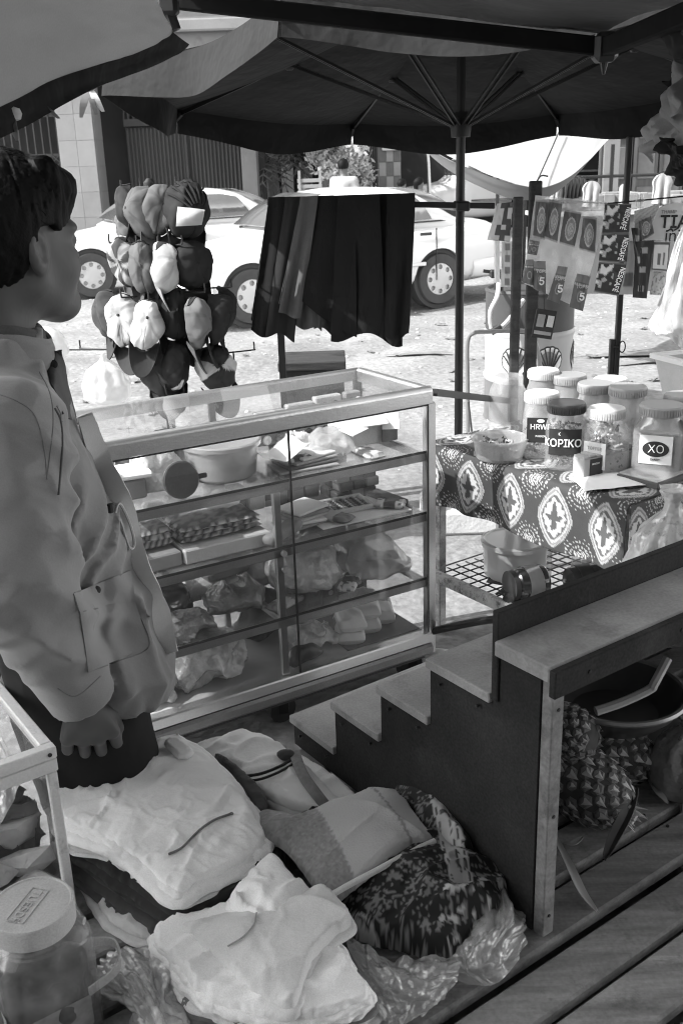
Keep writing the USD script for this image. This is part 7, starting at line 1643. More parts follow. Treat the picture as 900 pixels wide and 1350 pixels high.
for k in range(900):
    a, b = r5.uniform(-math.pi, math.pi), r5.uniform(.0, 1.35); n = A_([math.cos(a) * math.cos(b), math.sin(a) * math.cos(b), math.sin(b)])
    p = A_([-.043, .0135, .030 + HZ]) + n * [.116, .094, .114]; 
    if p[2] - HZ < -.02 + .10 * max(0, n[0]) or n[0] > .45: continue
    t = A_([.8, .25 * math.sin(k), -.55]) ; t = t - n * (t @ n) * .8; t /= np.linalg.norm(t); l = r5.uniform(.018, .040)
    strands.append(tube(spline([p - t * l * .5, p + n * .002, p + t * l * .6 + n * r5.uniform(-.004, .004)], 6), np.linspace(.0009, .0003, 7)[:len(spline([p, p, p], 6))], 3, cap=False))
part(man_, 'loose_strands', place(join(strands)), M('hair'), smooth=True, kind='stuff')
# jacket
JZ = [.70, .80, .92, 1.01, 1.13, 1.25, HZ - .215, HZ - .175, HZ - .13]
JX = [.146, .142, .130, .118, .112, .104, .094, .080, .074]
JY = [.226, .220, .202, .180, .175, .168, .145, .090, .078]
JC = [.008, .004, -.006, -.018, -.042, -.074, -.096, -.086, -.080]
CUF = WRI + (ELB - WRI) * -.02
def jacket_sdf(q):
    z = q[:, 2]; rx, ry, cx = (np.interp(z, JZ, A_(t)) for t in (JX, JY, JC)); zz = np.clip(z, .7, 2)
    tor = (np.sqrt(((q[:, 0] - cx) / rx) ** 2 + (q[:, 1] / ry) ** 2) - 1) * np.minimum(rx, ry)
    tor = np.maximum(tor, np.maximum(.778 - .10 * q[:, 0] - .10 * q[:, 1] - z, z - (HZ - .14)))
    tor = tor - .015 * crease3(q, (.75, .62, .12), .085, 3, .8, .36) * np.clip((1.28 - z) * 4, .3, 1) * np.clip((z - .76) * 5, .25, 1) - .014 * crease3(q, (.35, -.2, .9), .11, 9, 1.0, .42) - .009 * crease3(q, (.6, .4, -.6), .045, 14, 1.0, .40) - .006 * (1 - np.abs(2 * noise(q * A_([22, 22, 14]) + 2 * fbm(q * 9, 2, 4)[:, None], 6) - 1)) ** 2
    d = tor
    wst = np.exp(-((z - 1.02) / .02) ** 2); d = d + .006 * wst
    for s, E_w, W_w in ((-1, ELB, CUF), (1, A_([.0, .27, 1.02]), A_([.13, .26, .83]))):
        S = A_([-.105, s * .165, HZ - .262])
        up, fo = d_cap(q, S, E_w, .080, .072), d_cap(q, E_w, W_w, .074, .052)
        arm = smin(up, fo, .03)
        tt = np.clip((q - S) @ (W_w - S) / ((W_w - S) @ (W_w - S)), 0, 1)
        fd = np.clip(np.linalg.norm(q - W_w, axis=1) / .12 - .3, 0, 1)
        arm = arm - fd * (.016 * crease3(q, (.45, .2, .85), .07, 21 + s, .8, .38) + .010 * crease3(q, (-.55, .15, .8), .05, 31 + s, .9, .42) + .006 * (1 - np.abs(2 * noise(q * A_([18, 18, 18]) + 2 * fbm(q * 8, 2, 4)[:, None], 8) - 1)) ** 2)
        ax = (W_w - E_w) / np.linalg.norm(W_w - E_w); arm = np.maximum(arm, (q - W_w) @ ax)
        kk = .004 + .05 * np.clip((z - 1.18) / .12, 0, 1); d = smin(d, arm, kk)
        cuff = np.maximum(d_cap(q, E_w, W_w + ax * .05, .078, .0535) , np.maximum((q - W_w) @ ax - .002, -((q - W_w) @ ax + .006)))
    # hollow collar and hem
    neck = d_cap(q, (-.09, 0, HZ - .30), (-.06, 0, HZ + .05), .062, .064); d = np.maximum(d, -np.maximum(neck, (HZ - .20) - z))
    return d
jm = nets(jacket_sdf, np.minimum(np.minimum(ELB, WRI), [-.22, -.3, .68]) - [.11, .11, 0], A_([.3, .42, HZ - .1]), .0058)
m_jk = M('jacket_cotton', .185, .85, .07, 5, bump=.12, bscale=160, bdist=.003, sheen=.2, fine=.10, fine_scale=700)
m_jkd = M('jacket_inside', .07, .85, .1, 8, fine=.1); m_jks = M('jacket_seam', .15, .85, .1, 30)
jm = relax(jm, 1, .6)
JM = place(jm); part(man_, 'jacket', JM, m_jk, smooth=True)
RI = trimesh.ray.ray_pyembree.RayMeshIntersector(JM) if trimesh.ray.has_embree else trimesh.ray.ray_triangle.RayMeshIntersector(JM)
def on_jacket(px, off=.002):
    """Photo positions carried onto the jacket's surface."""
    px = np.asarray(px, float); D = FW + np.outer(px[:, 0] - 450, CR) / FPX - np.outer(px[:, 1] - 675, CU) / FPX; D /= np.linalg.norm(D, axis=1, keepdims=True)
    o = np.repeat(EYE[None], len(px), 0); l_, ir, it = RI.intersects_location(o, D, multiple_hits=False)
    dist = np.full(len(px), np.nan); dist[ir] = np.linalg.norm(l_ - EYE, axis=1)
    ok = np.isfinite(dist); 
    if not ok.any(): return None
    idx = np.arange(len(px)); dist = np.interp(idx, idx[ok], dist[ok]); return EYE + D * (dist - off)[:, None]
def patch_on(quad4, nu, nv, off, th, name, mat, puff=0.0):
    q = A_(quad4, float); u, v = np.meshgrid(np.linspace(0, 1, nu), np.linspace(0, 1, nv), indexing='ij'); U, V = u[..., None], v[..., None]
    P2 = (q[0] * (1 - V) + q[1] * V) * (1 - U) + (q[3] * (1 - V) + q[2] * V) * U
    W = on_jacket(P2.reshape(-1, 2), off)
    if W is None: return
    W = W.reshape(nu, nv, 3)
    from scipy.ndimage import gaussian_filter
    dd = gaussian_filter(np.linalg.norm(W - EYE, axis=-1), 1.2, mode='nearest'); dr = (W - EYE) / np.linalg.norm(W - EYE, axis=-1, keepdims=True)
    W = EYE + dr * (dd - puff * np.sin(u * np.pi) * np.sin(v * np.pi))[..., None]
    part(man_, name, thicken(W, th), mat)
def seam_on(pts, r, name, mat, off=.0002):
    W = on_jacket(spline([(*p, 0) for p in pts], 40)[:, :2], off)
    if W is not None: part(man_, name, tube(W, r, 6), mat)
patch_on([(96, 783), (172, 752), (178, 792), (104, 806)], 14, 24, .004, .004, 'pocket_flap', m_jk, .003)
patch_on([(104, 800), (176, 786), (196, 852), (116, 886)], 26, 26, .003, .003, 'pocket', m_jk, .008)
seam_on([(98, 782), (135, 768), (172, 752)], .0010, 'seam', m_jks); seam_on([(104, 807), (140, 800), (178, 792)], .0013, 'seam', m_jks); seam_on([(116, 886), (155, 872), (196, 853), (186, 815)], .0011, 'seam', m_jks)
W = on_jacket([(127, 778)], .007)
if W is not None: part(man_, 'snap_button', xf(lathe([(0, -.002), (.0075, -.002), (.0075, .002), (.004, .0035), (0, .003)], 14), frame(W[0], Lv_ * 0 + Fv_, z=(EYE - W[0]))), m_blk)
seam_on([(72, 538), (80, 556), (82, 590), (77, 652)], .0020, 'zip', m_jkd); seam_on([(75, 535), (80, 545), (81, 556)], .0022, 'zip_pull', m_alud)
seam_on([(0, 520), (25, 530), (46, 548), (58, 590), (62, 632)], .0010, 'seam', m_jks)
seam_on([(62, 630), (70, 560), (66, 520), (52, 490)], .0010, 'seam', m_jks)
seam_on([(76, 908), (100, 918), (132, 892)], .0010, 'seam', m_jks)
# collar, storm flap, front placket, drawstring: cloth of their own
fr = lambda x, y, Y: at(x, y, Y)
def sat(x, y, lift=.004):
    """The jacket's surface seen at (x, y), or the depth of its nearest edge to the left."""
    for k in range(0, 120, 3):
        W = on_jacket([(x - k, y)], 0)
        if W is not None: return at(x, y, W[0][1] - lift)
    return at(x, y, 1.75)
part(man_, 'storm_flap', thicken(hang([[sat(58, 466, .012), sat(70, 463, .014), sat(81, 462, .016)], [sat(66, 500, .010), sat(77, 502, .012), sat(88, 504, .014)], [sat(82, 546, .006), sat(92, 552, .008), sat(102, 560, .010)]], 20, 10, 3, .003), .004), m_jkd)
part(man_, 'snap_button', xf(lathe([(0, -.002), (.0075, -.002), (.0075, .002), (.004, .0035), (0, .003)], 14), frame(sat(71, 480, .018), (1, 0, 0), z=EYE - sat(71, 480))), m_blk)
def collar(w0, w1, off, mat, z0, z1, name):
    th = np.linspace(-2.75, 1.35, 60) ; P = []
    for z, r in ((z0, 1.0), ((z0 + z1) / 2, 1.03), (z1, 1.0)):
        P.append(np.stack([-.076 + .016 * (z > z0) + (.066 * r + off) * np.cos(th), (.072 * r + off) * np.sin(th), HZ + z + .012 * np.cos(th) * -1 + .004 * np.sin(th * 3)], -1))
    part(man_, name, place(thicken(hang(np.stack(P), 16, 60, 4, .004), .005)), mat)
collar(0, 0, .006, m_jk, -.195, -.135, 'collar'); collar(0, 0, -.004, m_jkd, -.19, -.122, 'collar_lining')
def strip(pxs, w, Ys, name, mat, th=.004, seed=2):
    c = [sat(x, y, Y) for (x, y), Y in zip(pxs, Ys)]; P = spline(c, 40); t = np.gradient(P, axis=0); t /= np.linalg.norm(t, axis=1, keepdims=True)
    sd = np.cross(t, EYE - P); sd /= np.linalg.norm(sd, axis=1, keepdims=True); w = np.interp(np.linspace(0, 1, len(P)), np.linspace(0, 1, len(w)), w)[:, None]
    Q = np.stack([P - sd * w, P, P + sd * w], 1); wv = np.linspace(0, 1, len(P)); Q += sd[:, None, :] * (.007 * np.sin(wv * 13 + np.array([[0.], [.5], [1.1]]).T[0][:, None]).T)[:, :, None] * (wv * (1 - wv) * 3)[:, None, None] + (EYE - P)[:, None, :] / 1.7 * (.010 * np.sin(wv * 17)[:, None] * np.array([[-.3, .2, 1.0]]))[:, :, None]; Q += .004 * (fbm(Q * 22, 3, seed)[..., None] - .5); part(man_, name, thicken(Q, th), mat)
strip([(112, 548), (132, 600), (152, 655), (172, 708), (192, 765), (208, 815), (222, 862)], [.014, .018, .02, .02, .022, .022, .018], [.008] * 7, 'placket', M('jacket_trim', .5, .85, .07, 6, fine=.1, fine_scale=700), .006)  # placket paler than the jacket: rim light put into its colour
0 and strip([(146, 640), (166, 690), (185, 735), (198, 790), (206, 845)], [.006, .006, .007, .007, .005], [.003] * 5, 'front_gap', m_jkd, .003)
part(man_, 'snap_button', xf(lathe([(0, -.002), (.0075, -.002), (.0075, .002), (.004, .0035), (0, .003)], 14), frame(at(220, 854, 1.815), (1, 0, 0), z=EYE - at2(220, 854, 1.815))), m_blk)
part(man_, 'drawstring', tube(spline([sat(150, 668, .01), sat(160, 690, .014), sat(171, 722, .016), sat(177, 716, .014), sat(171, 690, .012), sat(158, 664, .010), sat(152, 676, .01)], 40), .0028, 6), M('cord', .4, .8, .1, 30)); part(man_, 'cord_stop', lathe([(0, 0), (.006, .001), (.007, .008), (.006, .016), (0, .017)], 10, sat(146, 676, .012)), m_blk)
# trousers
def trous(q):
    d = 1e3
    for s in (-1, 1):
        dd = np.minimum(d_cap(q, (-.045, s * .09, .9), (.0, s * .105, .48), .112, .088), d_cap(q, (.012, s * .105, .48), (-.015, s * .115, GZ + .07), .088, .075)); d = smin(np.full(len(q), d) if np.isscalar(d) else d, dd, .02)
    d = np.maximum(d, np.maximum(GZ + .045 - q[:, 2], q[:, 2] - .95)); return d - .008 * fold(q, (9, 9, 4), 44)
part(man_, 'trousers', place(nets(trous, A_([-.2, -.3, .03]), A_([.22, .3, .98]), .010)), M('trousers_person', .015, .9, .2, 8, fine=.2, fine_scale=500), smooth=True)
for s in (-1, 1): part(man_, 'shoe', place(nets(lambda q: np.maximum(smin(d_cap(q, (-.05, s * .115, GZ + .05), (.17, s * .135, GZ + .04), .048, .042), d_ell(q, (-.04, s * .115, GZ + .07), (.05, .045, .06)), .03), GZ - q[:, 2]), A_([-.12, s * .12 - .09, GZ - .01]), A_([.25, s * .12 + .09, GZ + .14]), .008)), M('shoe_leather', .04, .35, .2, 8), smooth=True)

# ---- people far across the street
def bystander(label, px, ytop, Y, H, shirt, pants, hairlong, turn):
    o = A_([at(px, ytop, Y)[0], Y, 0]); t = thing('person', label, 'person', o, turn)
    s = H / 1.7
    def f(q):
        q = q / s; d = d_ell(q, (0, 0, 1.58), (.085, .075, .11)); d = smin(d, d_cap(q, (0, 0, 1.5), (-.01, 0, 1.38), .05, .055), .03)
        d = smin(d, d_ell(q, (.085, 0, 1.565), (.02, .012, .02)), .02)
        d = smin(d, d_cap(q, (0, -.14, 1.36), (0, .14, 1.36), .06, .06), .05); d = smin(d, d_cap(q, (0, 0, 1.3), (0, 0, .95), .13, .12), .08)
        for e in (-1, 1):
            d = smin(d, d_cap(q, (0, e * .17, 1.36), (.01, e * .22, 1.08), .05, .04), .03); d = smin(d, d_cap(q, (.01, e * .22, 1.08), (.09, e * .2, .86), .038, .028), .02); d = smin(d, d_ell(q, (.11, e * .2, .81), (.025, .02, .05)), .02)
            d = smin(d, d_cap(q, (0, e * .08, .92), (.01, e * .09, .5), .085, .058), .04); d = smin(d, d_cap(q, (.01, e * .09, .5), (-.01, e * .1, .08), .055, .04), .03); d = smin(d, d_cap(q, (-.02, e * .1, .05), (.13, e * .11, .04), .04, .035), .03)
        return d * s
    lo, hi = A_([-.3, -.35, -.02]) * s, A_([.3, .35, 1.75]) * s
    part(t, 'body', nets(f, lo, hi, .022), m_skin, smooth=True, world=False)
    def sh(q): return np.maximum(f(q) - .02 * s, np.maximum(.88 * s - q[:, 2], q[:, 2] - 1.43 * s)) - .006 * fold(q, (12, 12, 4), 5)
    part(t, 'shirt', nets(sh, lo, hi, .018), shirt, smooth=True, world=False)
    part(t, 'trousers', nets(lambda q: np.maximum(f(q) - .018 * s, np.maximum(.1 * s - q[:, 2], q[:, 2] - .93 * s)), lo, hi, .022), pants, smooth=True, world=False)
    def hr(q):
        q = q / s; d = d_ell(q, (-.015, 0, 1.61), (.105, .092, .105))
        if hairlong: d = smin(d, d_cap(q, (-.075, 0, 1.6), (-.09, .0, 1.3), .06, .03), .04)
        return np.maximum(d, 1.55 + .7 * np.clip(q[:, 0] + .02, 0, 1) - (.3 if hairlong else 0) * (q[:, 0] < -.05) - q[:, 2]) * s
    part(t, 'hair', nets(hr, A_([-.25, -.2, 1.2]) * s, A_([.2, .2, 1.8]) * s, .014), M('hair'), smooth=True, world=False)
m_pn = M('trousers_far', .06, .9, .2, 6)
bystander('person in a white shirt seen from behind beside the flowering bush', 453, 225, 17.3, 1.72, M('shirt_white'), m_pn, False, 1.2)
bystander('child with dark bobbed hair in a pale shirt, left of the girl with a ponytail', 530, 240, 18.4, 1.36, M('shirt_pale', .6, .8, .2, 9), m_pn, False, .4)
bystander('girl with a dark ponytail in a pale top standing by the far doorway', 553, 240, 18.0, 1.38, M('shirt_pale'), m_pn, True, .2)
# ---------------------------------------------------------------- clothes on the planks
SHADE = {}
def out(px, z): return [tuple(atz(x, y, z)[:2]) for x, y in px]
def cloth_mat(name, g, **kw): return M(name, g, .9, .06, 5, sheen=.15, fine=.10, fine_scale=600, bump=.5, bscale=55, bdist=.004, **kw)
m_wh, m_wh2, m_dk, m_dk2, m_lt = cloth_mat('cotton_white', .82), cloth_mat('cotton_offwhite', .70), cloth_mat('cotton_black', .022), cloth_mat('cotton_dark', .05), cloth_mat('cotton_light', .52)
def smooth_poly(px, z, n=90):
    p = spline([(*q, 0) for q in out(px, z)], n, closed=True)[:, :2]; return Polygon(p).buffer(0)
def wrinkle(amps, seed):
    def f(x, y): return sum(a * ridged(x, y, ang, fr, seed + i) for i, (a, ang, fr) in enumerate(amps))
    return f
def ragged(pg, amp, seed, n=150):
    L = pg.exterior.length; p = A_([pg.exterior.interpolate(L * i / n).coords[0] for i in range(n)]); c = p.mean(0); d = p - c; l = np.linalg.norm(d, axis=1, keepdims=True)
    return Polygon(p + d / l * amp * 2 * (fbm(np.c_[p * 55, np.full(n, seed * 3.1)], 3, seed) - .5)[:, None]).buffer(0)
def garment_layer(name, label, px, z, thick, mat, r=.018, amps=((.006, .7, 14), (.004, -.4, 22)), step=.0065, base=None, cat='clothes', seed=3, sharp=False, col=None, mat_col=None, plies=1, droop=.0, reach=.03, zo=None, floor=.4505, rag=.005, grow=.009):
    """A folded garment: one soft slab, or several thin plies lying on each other."""
    pg0 = Polygon(out(px, z)).buffer(0) if sharp else smooth_poly(px, zo or z)
    t = thing(name, label, cat, (*A_(pg0.centroid.coords[0]), z)) if plies > 1 else None
    for k in range(plies):
        th = thick / plies; pg = ragged(pg0.buffer(grow * (plies - 1 - k) * (.4 + .8 * rs.rand())), rag, seed + k)
        pg = affinity.translate(pg, rs.uniform(-.004, .004), rs.uniform(-.004, .004)) if k < plies - 1 else pg
        def top(x, y, k=k):
            s_ = sum(a * creases(x, y, ang, .55 / fr, seed + i + k, 1.0, .36) for i, (a, ang, fr) in enumerate(amps))
            return s_ * (1.0 if k == plies - 1 else .35)
        m = pillow(pg, th * (1.15 if plies == 1 else .74), min(r, max(.0035, th * .5)), step, base=base, top=top, z0=z + th * k, droop=droop, reach=reach, floor=floor + (th * .6 * k if plies > 1 else 0), wave=(.0035 if plies > 1 else .002), seed=seed * 3 + k)
        global LAST; LAST = m
        if col is not None: 
            return single(name, label, cat, m, mat_col, col=col(m.vertices)) if t is None else part(t, 'ply', m, mat_col, col=col(m.vertices))
        if t is None: return single(name, label, cat, m, mat, smooth=True)
        part(t, 'ply', m, mat if (plies - 1 - k) % 2 == 0 or mat not in SHADE else SHADE[mat], smooth=True)
    return t
# -- pile one
garment_layer('folded_garment', 'light grey garment at the bottom of the big pile, hem hanging out', [(108, 1150), (128, 1195), (150, 1224), (205, 1246), (260, 1215), (330, 1180), (320, 1100), (200, 1080), (120, 1110)], .455, .020, m_lt, amps=((.010, 1.2, 16), (.006, 1.0, 30)), plies=2, droop=.004)
garment_layer('folded_trousers', 'black folded trousers low in the big pile', [(82, 1122), (126, 1164), (186, 1206), (236, 1230), (306, 1198), (358, 1154), (350, 1085), (250, 1030), (110, 1060)], .475, .04, m_dk2, .03, ((.008, .75, 12), (.005, .6, 24)), plies=4, droop=.012, seed=5)
garment_layer('folded_trousers', 'black folded trousers with a thin pale piping under the white trousers', [(80, 1106), (126, 1146), (186, 1184), (240, 1216), (304, 1190), (356, 1144), (352, 1080), (250, 1010), (100, 1050)], .515, .026, m_dk, .02, ((.008, .75, 12), (.005, .6, 24)), plies=3, droop=.014, seed=8)
single('piping', 'thin white piping along the edge of the black trousers', 'piping', tube(spline([atz(170, 1143, .545), atz(180, 1158, .546), atz(194, 1170, .546), atz(208, 1180, .543)], 20), .0016, 6), m_wh)
garment_layer('folded_trousers', 'white folded trousers second from the top of the big pile', [(88, 1112), (140, 1130), (200, 1166), (236, 1192), (290, 1166), (344, 1128), (346, 1080), (250, 1000), (100, 1040)], .541, .009, m_wh2, .014, ((.004, .5, 16), (.003, -.5, 26)), plies=2, droop=.008, seed=11)
def slope(x, y):
    q = np.stack([x - P0[0], y - P0[1]], -1); s = q @ PE[:2]; t = q @ PA[:2]; return .02 * np.sin((s - .4) * 5) + .012 * np.sin(t * 9)
top1 = [(84, 1100), (100, 1112), (150, 1128), (190, 1152), (232, 1184), (262, 1168), (310, 1140), (348, 1108), (340, 1080), (318, 1050), (296, 1022), (270, 1000), (244, 984), (228, 979), (180, 1000), (140, 1018), (108, 1026), (82, 1036), (84, 1070)]
zt_ = .552
garment_layer('white_trousers', 'bright white crumpled trousers on top of the big pile', top1, zt_, .015, m_wh, .016, ((.009, 2.3, 6), (.009, .5, 12), (.008, 1.2, 22), (.005, 2.6, 38)), .0042, slope, 'trousers', 12, plies=3, droop=.011, reach=.016)
def lay_on(pts, z, dz, m):
    tree = cKDTree(m.vertices[:, :2]); o = []
    for x, y in pts:
        p = atz(x, y, z)
        for _ in range(4): i = tree.query_ball_point(p[:2], .009); zz = m.vertices[i, 2].max() if i else p[2]; p = atz(x, y, zz)
        o.append(p + [0, 0, dz])
    return o
TOPM = LAST
tm_ = lambda pts, dz: lay_on(spline([(*q, 0) for q in pts], 26)[:, :2] if len(pts) > 1 else pts, zt_ + .02, dz, TOPM)
tm_old = lambda pts, dz: [atz(x, y, zt_ + .026) + A_([0, 0, dz + float(slope(A_([atz(x, y, zt_ + .026)[0]]), A_([atz(x, y, zt_ + .026)[1]]))[0])]) for x, y in pts]
single('pocket_welt', 'dark curved pocket edge on the white trousers', 'pocket', tube(spline(tm_([(222, 1127), (240, 1118), (262, 1096), (282, 1082), (303, 1074)], .0005), 60), .0022, 6), M('welt', .16, .9, .1, 20))
single('pocket_button', 'small dark tack at the end of the pocket edge', 'button', lathe([(0, 0), (.004, 0), (.003, .002), (0, .003)], 10, tm_([(305, 1074)], .001)[0]), M('welt'))
garment_layer('waistband', 'turned-up white waistband flap at the back corner of the white trousers', [(216, 985), (232, 978), (246, 986), (256, 998), (236, 1004)], .585, .012, m_wh, .008, ((.003, .7, 20),), .005)
# -- behind it
garment_layer('dark_garment', 'dark garment wedged between the big white pile and the striped white one', [(282, 1010), (300, 1015), (350, 1060), (345, 1105), (320, 1060)], .50, .03, m_dk2, .012)
garment_layer('striped_garment', 'white garment with a dark double stripe behind the big pile', [(250, 992), (305, 972), (345, 975), (392, 1002), (440, 1050), (455, 1066), (395, 1070), (350, 1052), (300, 1020)], .50, .025, m_wh2, .014, ((.015, 2.4, 8), (.010, .6, 16)), .005, None, 'clothes', 8, plies=2, droop=.018)
zs = .5265
for o, w in ((0, .0030), (7, .0026)):
    single('stripe', ['upper', 'lower'][o > 0] + ' dark stripe across the white garment behind the pile', 'stripe', tube(spline([atz(320, 1024 + o, zs + .004), atz(345, 1020 + o, zs + .005), atz(370, 1010 + o, zs + .005), atz(388, 999 + o, zs + .003)], 30), w, 6), m_dk)
garment_layer('pale_cloth', 'pale cloth spread flat at the foot of the stepped stand', [(392, 1000), (440, 1030), (470, 1055), (462, 1068), (430, 1062), (400, 1035)], .455, .02, m_wh2, .012, ((.007, .6, 14),), .006, droop=.006)
ws = [atz(388, 992, .53), atz(398, 1020, .54), atz(415, 1045, .53), atz(430, 1064, .51)]
sp = spline(ws, 24); sdn = A_([.8, .5, 0]) * .012
single('grey_strap', 'grey woven strap hanging over the striped white garment', 'strap', thicken(np.stack([sp - sdn, sp + [0, 0, .004], sp + sdn], 1), .003), M('strap_web', .2, .8, .3, 60))
single('strap_buckle', 'dark knotted end of the grey strap', 'buckle', nets(lambda p: d_ell(p, atz(378, 996, .53), (.018, .014, .012)) + .008 * (fbm(p * 60, 2, 2) - .5), atz(378, 996, .53) - .04, atz(378, 996, .53) + .04, .004), m_dk2, smooth=True)
# -- dark patterned cloth bundle
def pat(v):
    p = v * 1.0; n1 = fbm(np.c_[v[:, :2] * 46, v[:, 2] * 30], 3, 5); n2 = noise(np.c_[v[:, :2] * 80, v[:, 2] * 60], 9)
    s = (v[:, :2] - P0[:2]) @ PE[:2]; t = (v[:, :2] - P0[:2]) @ PA[:2]
    ring = np.abs(n1 - .5) < .018; ring2 = np.abs(fbm(np.c_[v[:, :2] * 70, v[:, 2] * 50], 2, 15) - .5) < .016; g = np.where(ring | ring2, .17, .014); g = np.where(n2 > .84, .15, g)
    blot = noise(np.c_[v[:, :2] * 95, v[:, 2] * 95], 13) > .68; edge = (s < .11 + .03 * np.sin(t * 20)) & (t > -.16); g = np.where(edge & blot, .42, g)
    for pl, w, gg in BANDS:
        dd = np.full(len(v), 9.)
        for p_, q_ in zip(pl[:-1], pl[1:]): ab = q_ - p_; tt = np.clip(((v[:, :2] - p_) @ ab) / (ab @ ab), 0, 1); dd = np.minimum(dd, np.linalg.norm(v[:, :2] - p_ - tt[:, None] * ab, axis=1))
        g = np.where(dd < w, np.where(n2 > .62, .06, gg), g); g = np.where(np.abs(dd - w - .003) < .0018, .38, g)
    return g
BANDS = [(A_([atz(x, y, z)[:2] for x, y in pl]), w, g) for pl, z, w, g in (([(574, 1048), (586, 1085), (594, 1120), (606, 1152)], .56, .009, .34), ([(445, 1188), (470, 1195), (495, 1215), (512, 1232)], .53, .008, .36), ([(600, 1090), (612, 1130), (622, 1160)], .55, .002, .4))]
m_pat = M('patterned_cloth', .5, .7, .15, 20, col=True, bump=.2, bscale=120, bdist=.003)
garment_layer('patterned_cloth', 'heap of dark patterned cloth lying against the plywood panel', [(360, 1110), (430, 1175), (440, 1215), (475, 1245), (540, 1262), (590, 1272), (640, 1240), (672, 1205), (655, 1165), (612, 1120), (592, 1075), (570, 1030), (540, 1010), (515, 1030), (480, 1080), (420, 1090)], .515, .022, None, .02, ((.030, .35, 6), (.020, .6, 11), (.010, .2, 22)), .0034, None, 'cloth', 31, False, pat, m_pat, droop=.062, reach=.040, zo=.46)
garment_layer('patterned_cloth', 'upper fold of the dark patterned cloth standing against the panel', [(515, 1030), (532, 1008), (556, 1012), (580, 1050), (600, 1095), (625, 1140), (600, 1150), (560, 1120), (530, 1080)], .555, .022, None, .02, ((.022, 1.6, 9), (.012, 1.4, 18)), .0034, None, 'cloth', 37, False, pat, m_pat, droop=.05, reach=.03, zo=.50)
# -- grey fleece garment with a terry part
def towel_col(v):
    d = [( (v[i, 0], v[i, 1])) for i in range(0)]
    a, b = A_(atz(420, 1062, .575)[:2]), A_(atz(470, 1148, .575)[:2]); n = A_([-(b - a)[1], (b - a)[0]]); sd = (v[:, :2] - a) @ n / np.linalg.norm(n)
    c, d_ = A_(atz(494, 1042, .575)[:2]), A_(atz(548, 1112, .575)[:2]); n2 = A_([-(d_ - c)[1], (d_ - c)[0]]); s2 = (v[:, :2] - c) @ n2 / np.linalg.norm(n2)
    terry = .20 * (.65 + .7 * noise(v * 420, 3)); g = np.where(sd > 0, .36, terry); return np.where(np.abs(s2) < .0022, .16, g)
tow = [(336, 1064), (350, 1056), (372, 1060), (390, 1066), (420, 1062), (470, 1050), (518, 1038), (532, 1050), (555, 1080), (572, 1106), (540, 1120), (500, 1142), (462, 1162), (436, 1178), (420, 1165), (395, 1130), (368, 1102), (345, 1100), (332, 1082)]
garment_layer('fleece_garment', 'grey folded garment with a darker terry panel lying over the dark cloth', tow, .555, .013, None, .014, ((.008, 2.6, 7), (.005, .8, 14)), .0042, lambda x, y: .012 * np.sin(x * 18 + y * 9), 'clothes', 17, False, towel_col, M('fleece', .5, .95, .05, 20, col=True, sheen=.3, bump=.4, bscale=260, bdist=.003), plies=1, droop=.022, reach=.03, rag=.002)
single('fleece_hem', 'pale inner hem along the lower edge of the grey garment', 'hem', tube(spline([atz(436, 1181, .556), atz(462, 1166, .556), atz(500, 1146, .556), atz(540, 1124, .556), atz(573, 1109, .556)], 40), .005, 8), m_lt)
# -- pile two, light shirts in the foreground
lay = [[(206, 1288), (226, 1336), (255, 1376), (380, 1396), (496, 1350), (488, 1318), (440, 1262), (380, 1200), (260, 1210), (212, 1245)],
       [(208, 1280), (222, 1322), (250, 1362), (380, 1386), (490, 1342), (480, 1306), (436, 1256), (380, 1196), (260, 1208), (214, 1238)],
       [(203, 1264), (220, 1304), (258, 1350), (380, 1372), (494, 1336), (474, 1298), (434, 1250), (380, 1192), (262, 1206), (214, 1234)],
       [(207, 1254), (226, 1288), (268, 1336), (385, 1360), (486, 1330), (468, 1288), (436, 1246), (384, 1190), (264, 1205), (212, 1230)],
       [(203, 1246), (230, 1274), (278, 1326), (388, 1350), (484, 1324), (464, 1280), (440, 1242), (388, 1188), (268, 1204), (212, 1226)]]
for k, px in enumerate(lay):
    garment_layer('folded_shirt', ['lowest', 'second lowest', 'middle dark edged', 'second highest', 'upper crinkled'][k] + ' light shirt of the foreground pile, its folded edges showing at the left', px, .453 + .0175 * k, .018, [m_wh2, m_lt, cloth_mat('cotton_grey', .16), m_wh2, m_wh][k], .009, ((.014, 1.9 + .3 * k, 11), (.010, .7, 22)), .0055, None, 'shirt', 50 + k, plies=3 if k != 2 else 2, droop=.006, rag=.011, grow=.005)
garment_layer('crinkled_shirt', 'crinkled white shirt sticking up behind the smooth pale shirt', [(302, 1200), (318, 1172), (340, 1148), (356, 1135), (372, 1142), (388, 1166), (420, 1190), (420, 1225), (340, 1230)], .535, .03, m_wh, .02, ((.018, .9, 9), (.013, 2.2, 16), (.008, 1.4, 28)), .0042, None, 'shirt', 57, rag=.006, droop=.015, plies=2)
top2 = [(236, 1216), (270, 1206), (330, 1192), (390, 1180), (428, 1170), (464, 1214), (440, 1236), (415, 1262), (400, 1300), (388, 1328), (360, 1322), (320, 1296), (285, 1262), (256, 1238)]
garment_layer('smooth_shirt', 'smooth pale grey shirt on top of the foreground pile', top2, .552, .018, m_lt if False else cloth_mat('jersey', .62), .012, ((.020, 2.4, 5), (.012, .5, 9), (.006, 1.9, 18)), .0042, lambda x, y: .010 * np.sin(x * 9 + 1), 'shirt', 61, plies=2, droop=.022, reach=.03, rag=.003)
JERS = LAST
W_ = lambda pts: lay_on(spline([(*q, 0) for q in pts], 20)[:, :2], .568, .0002, JERS)
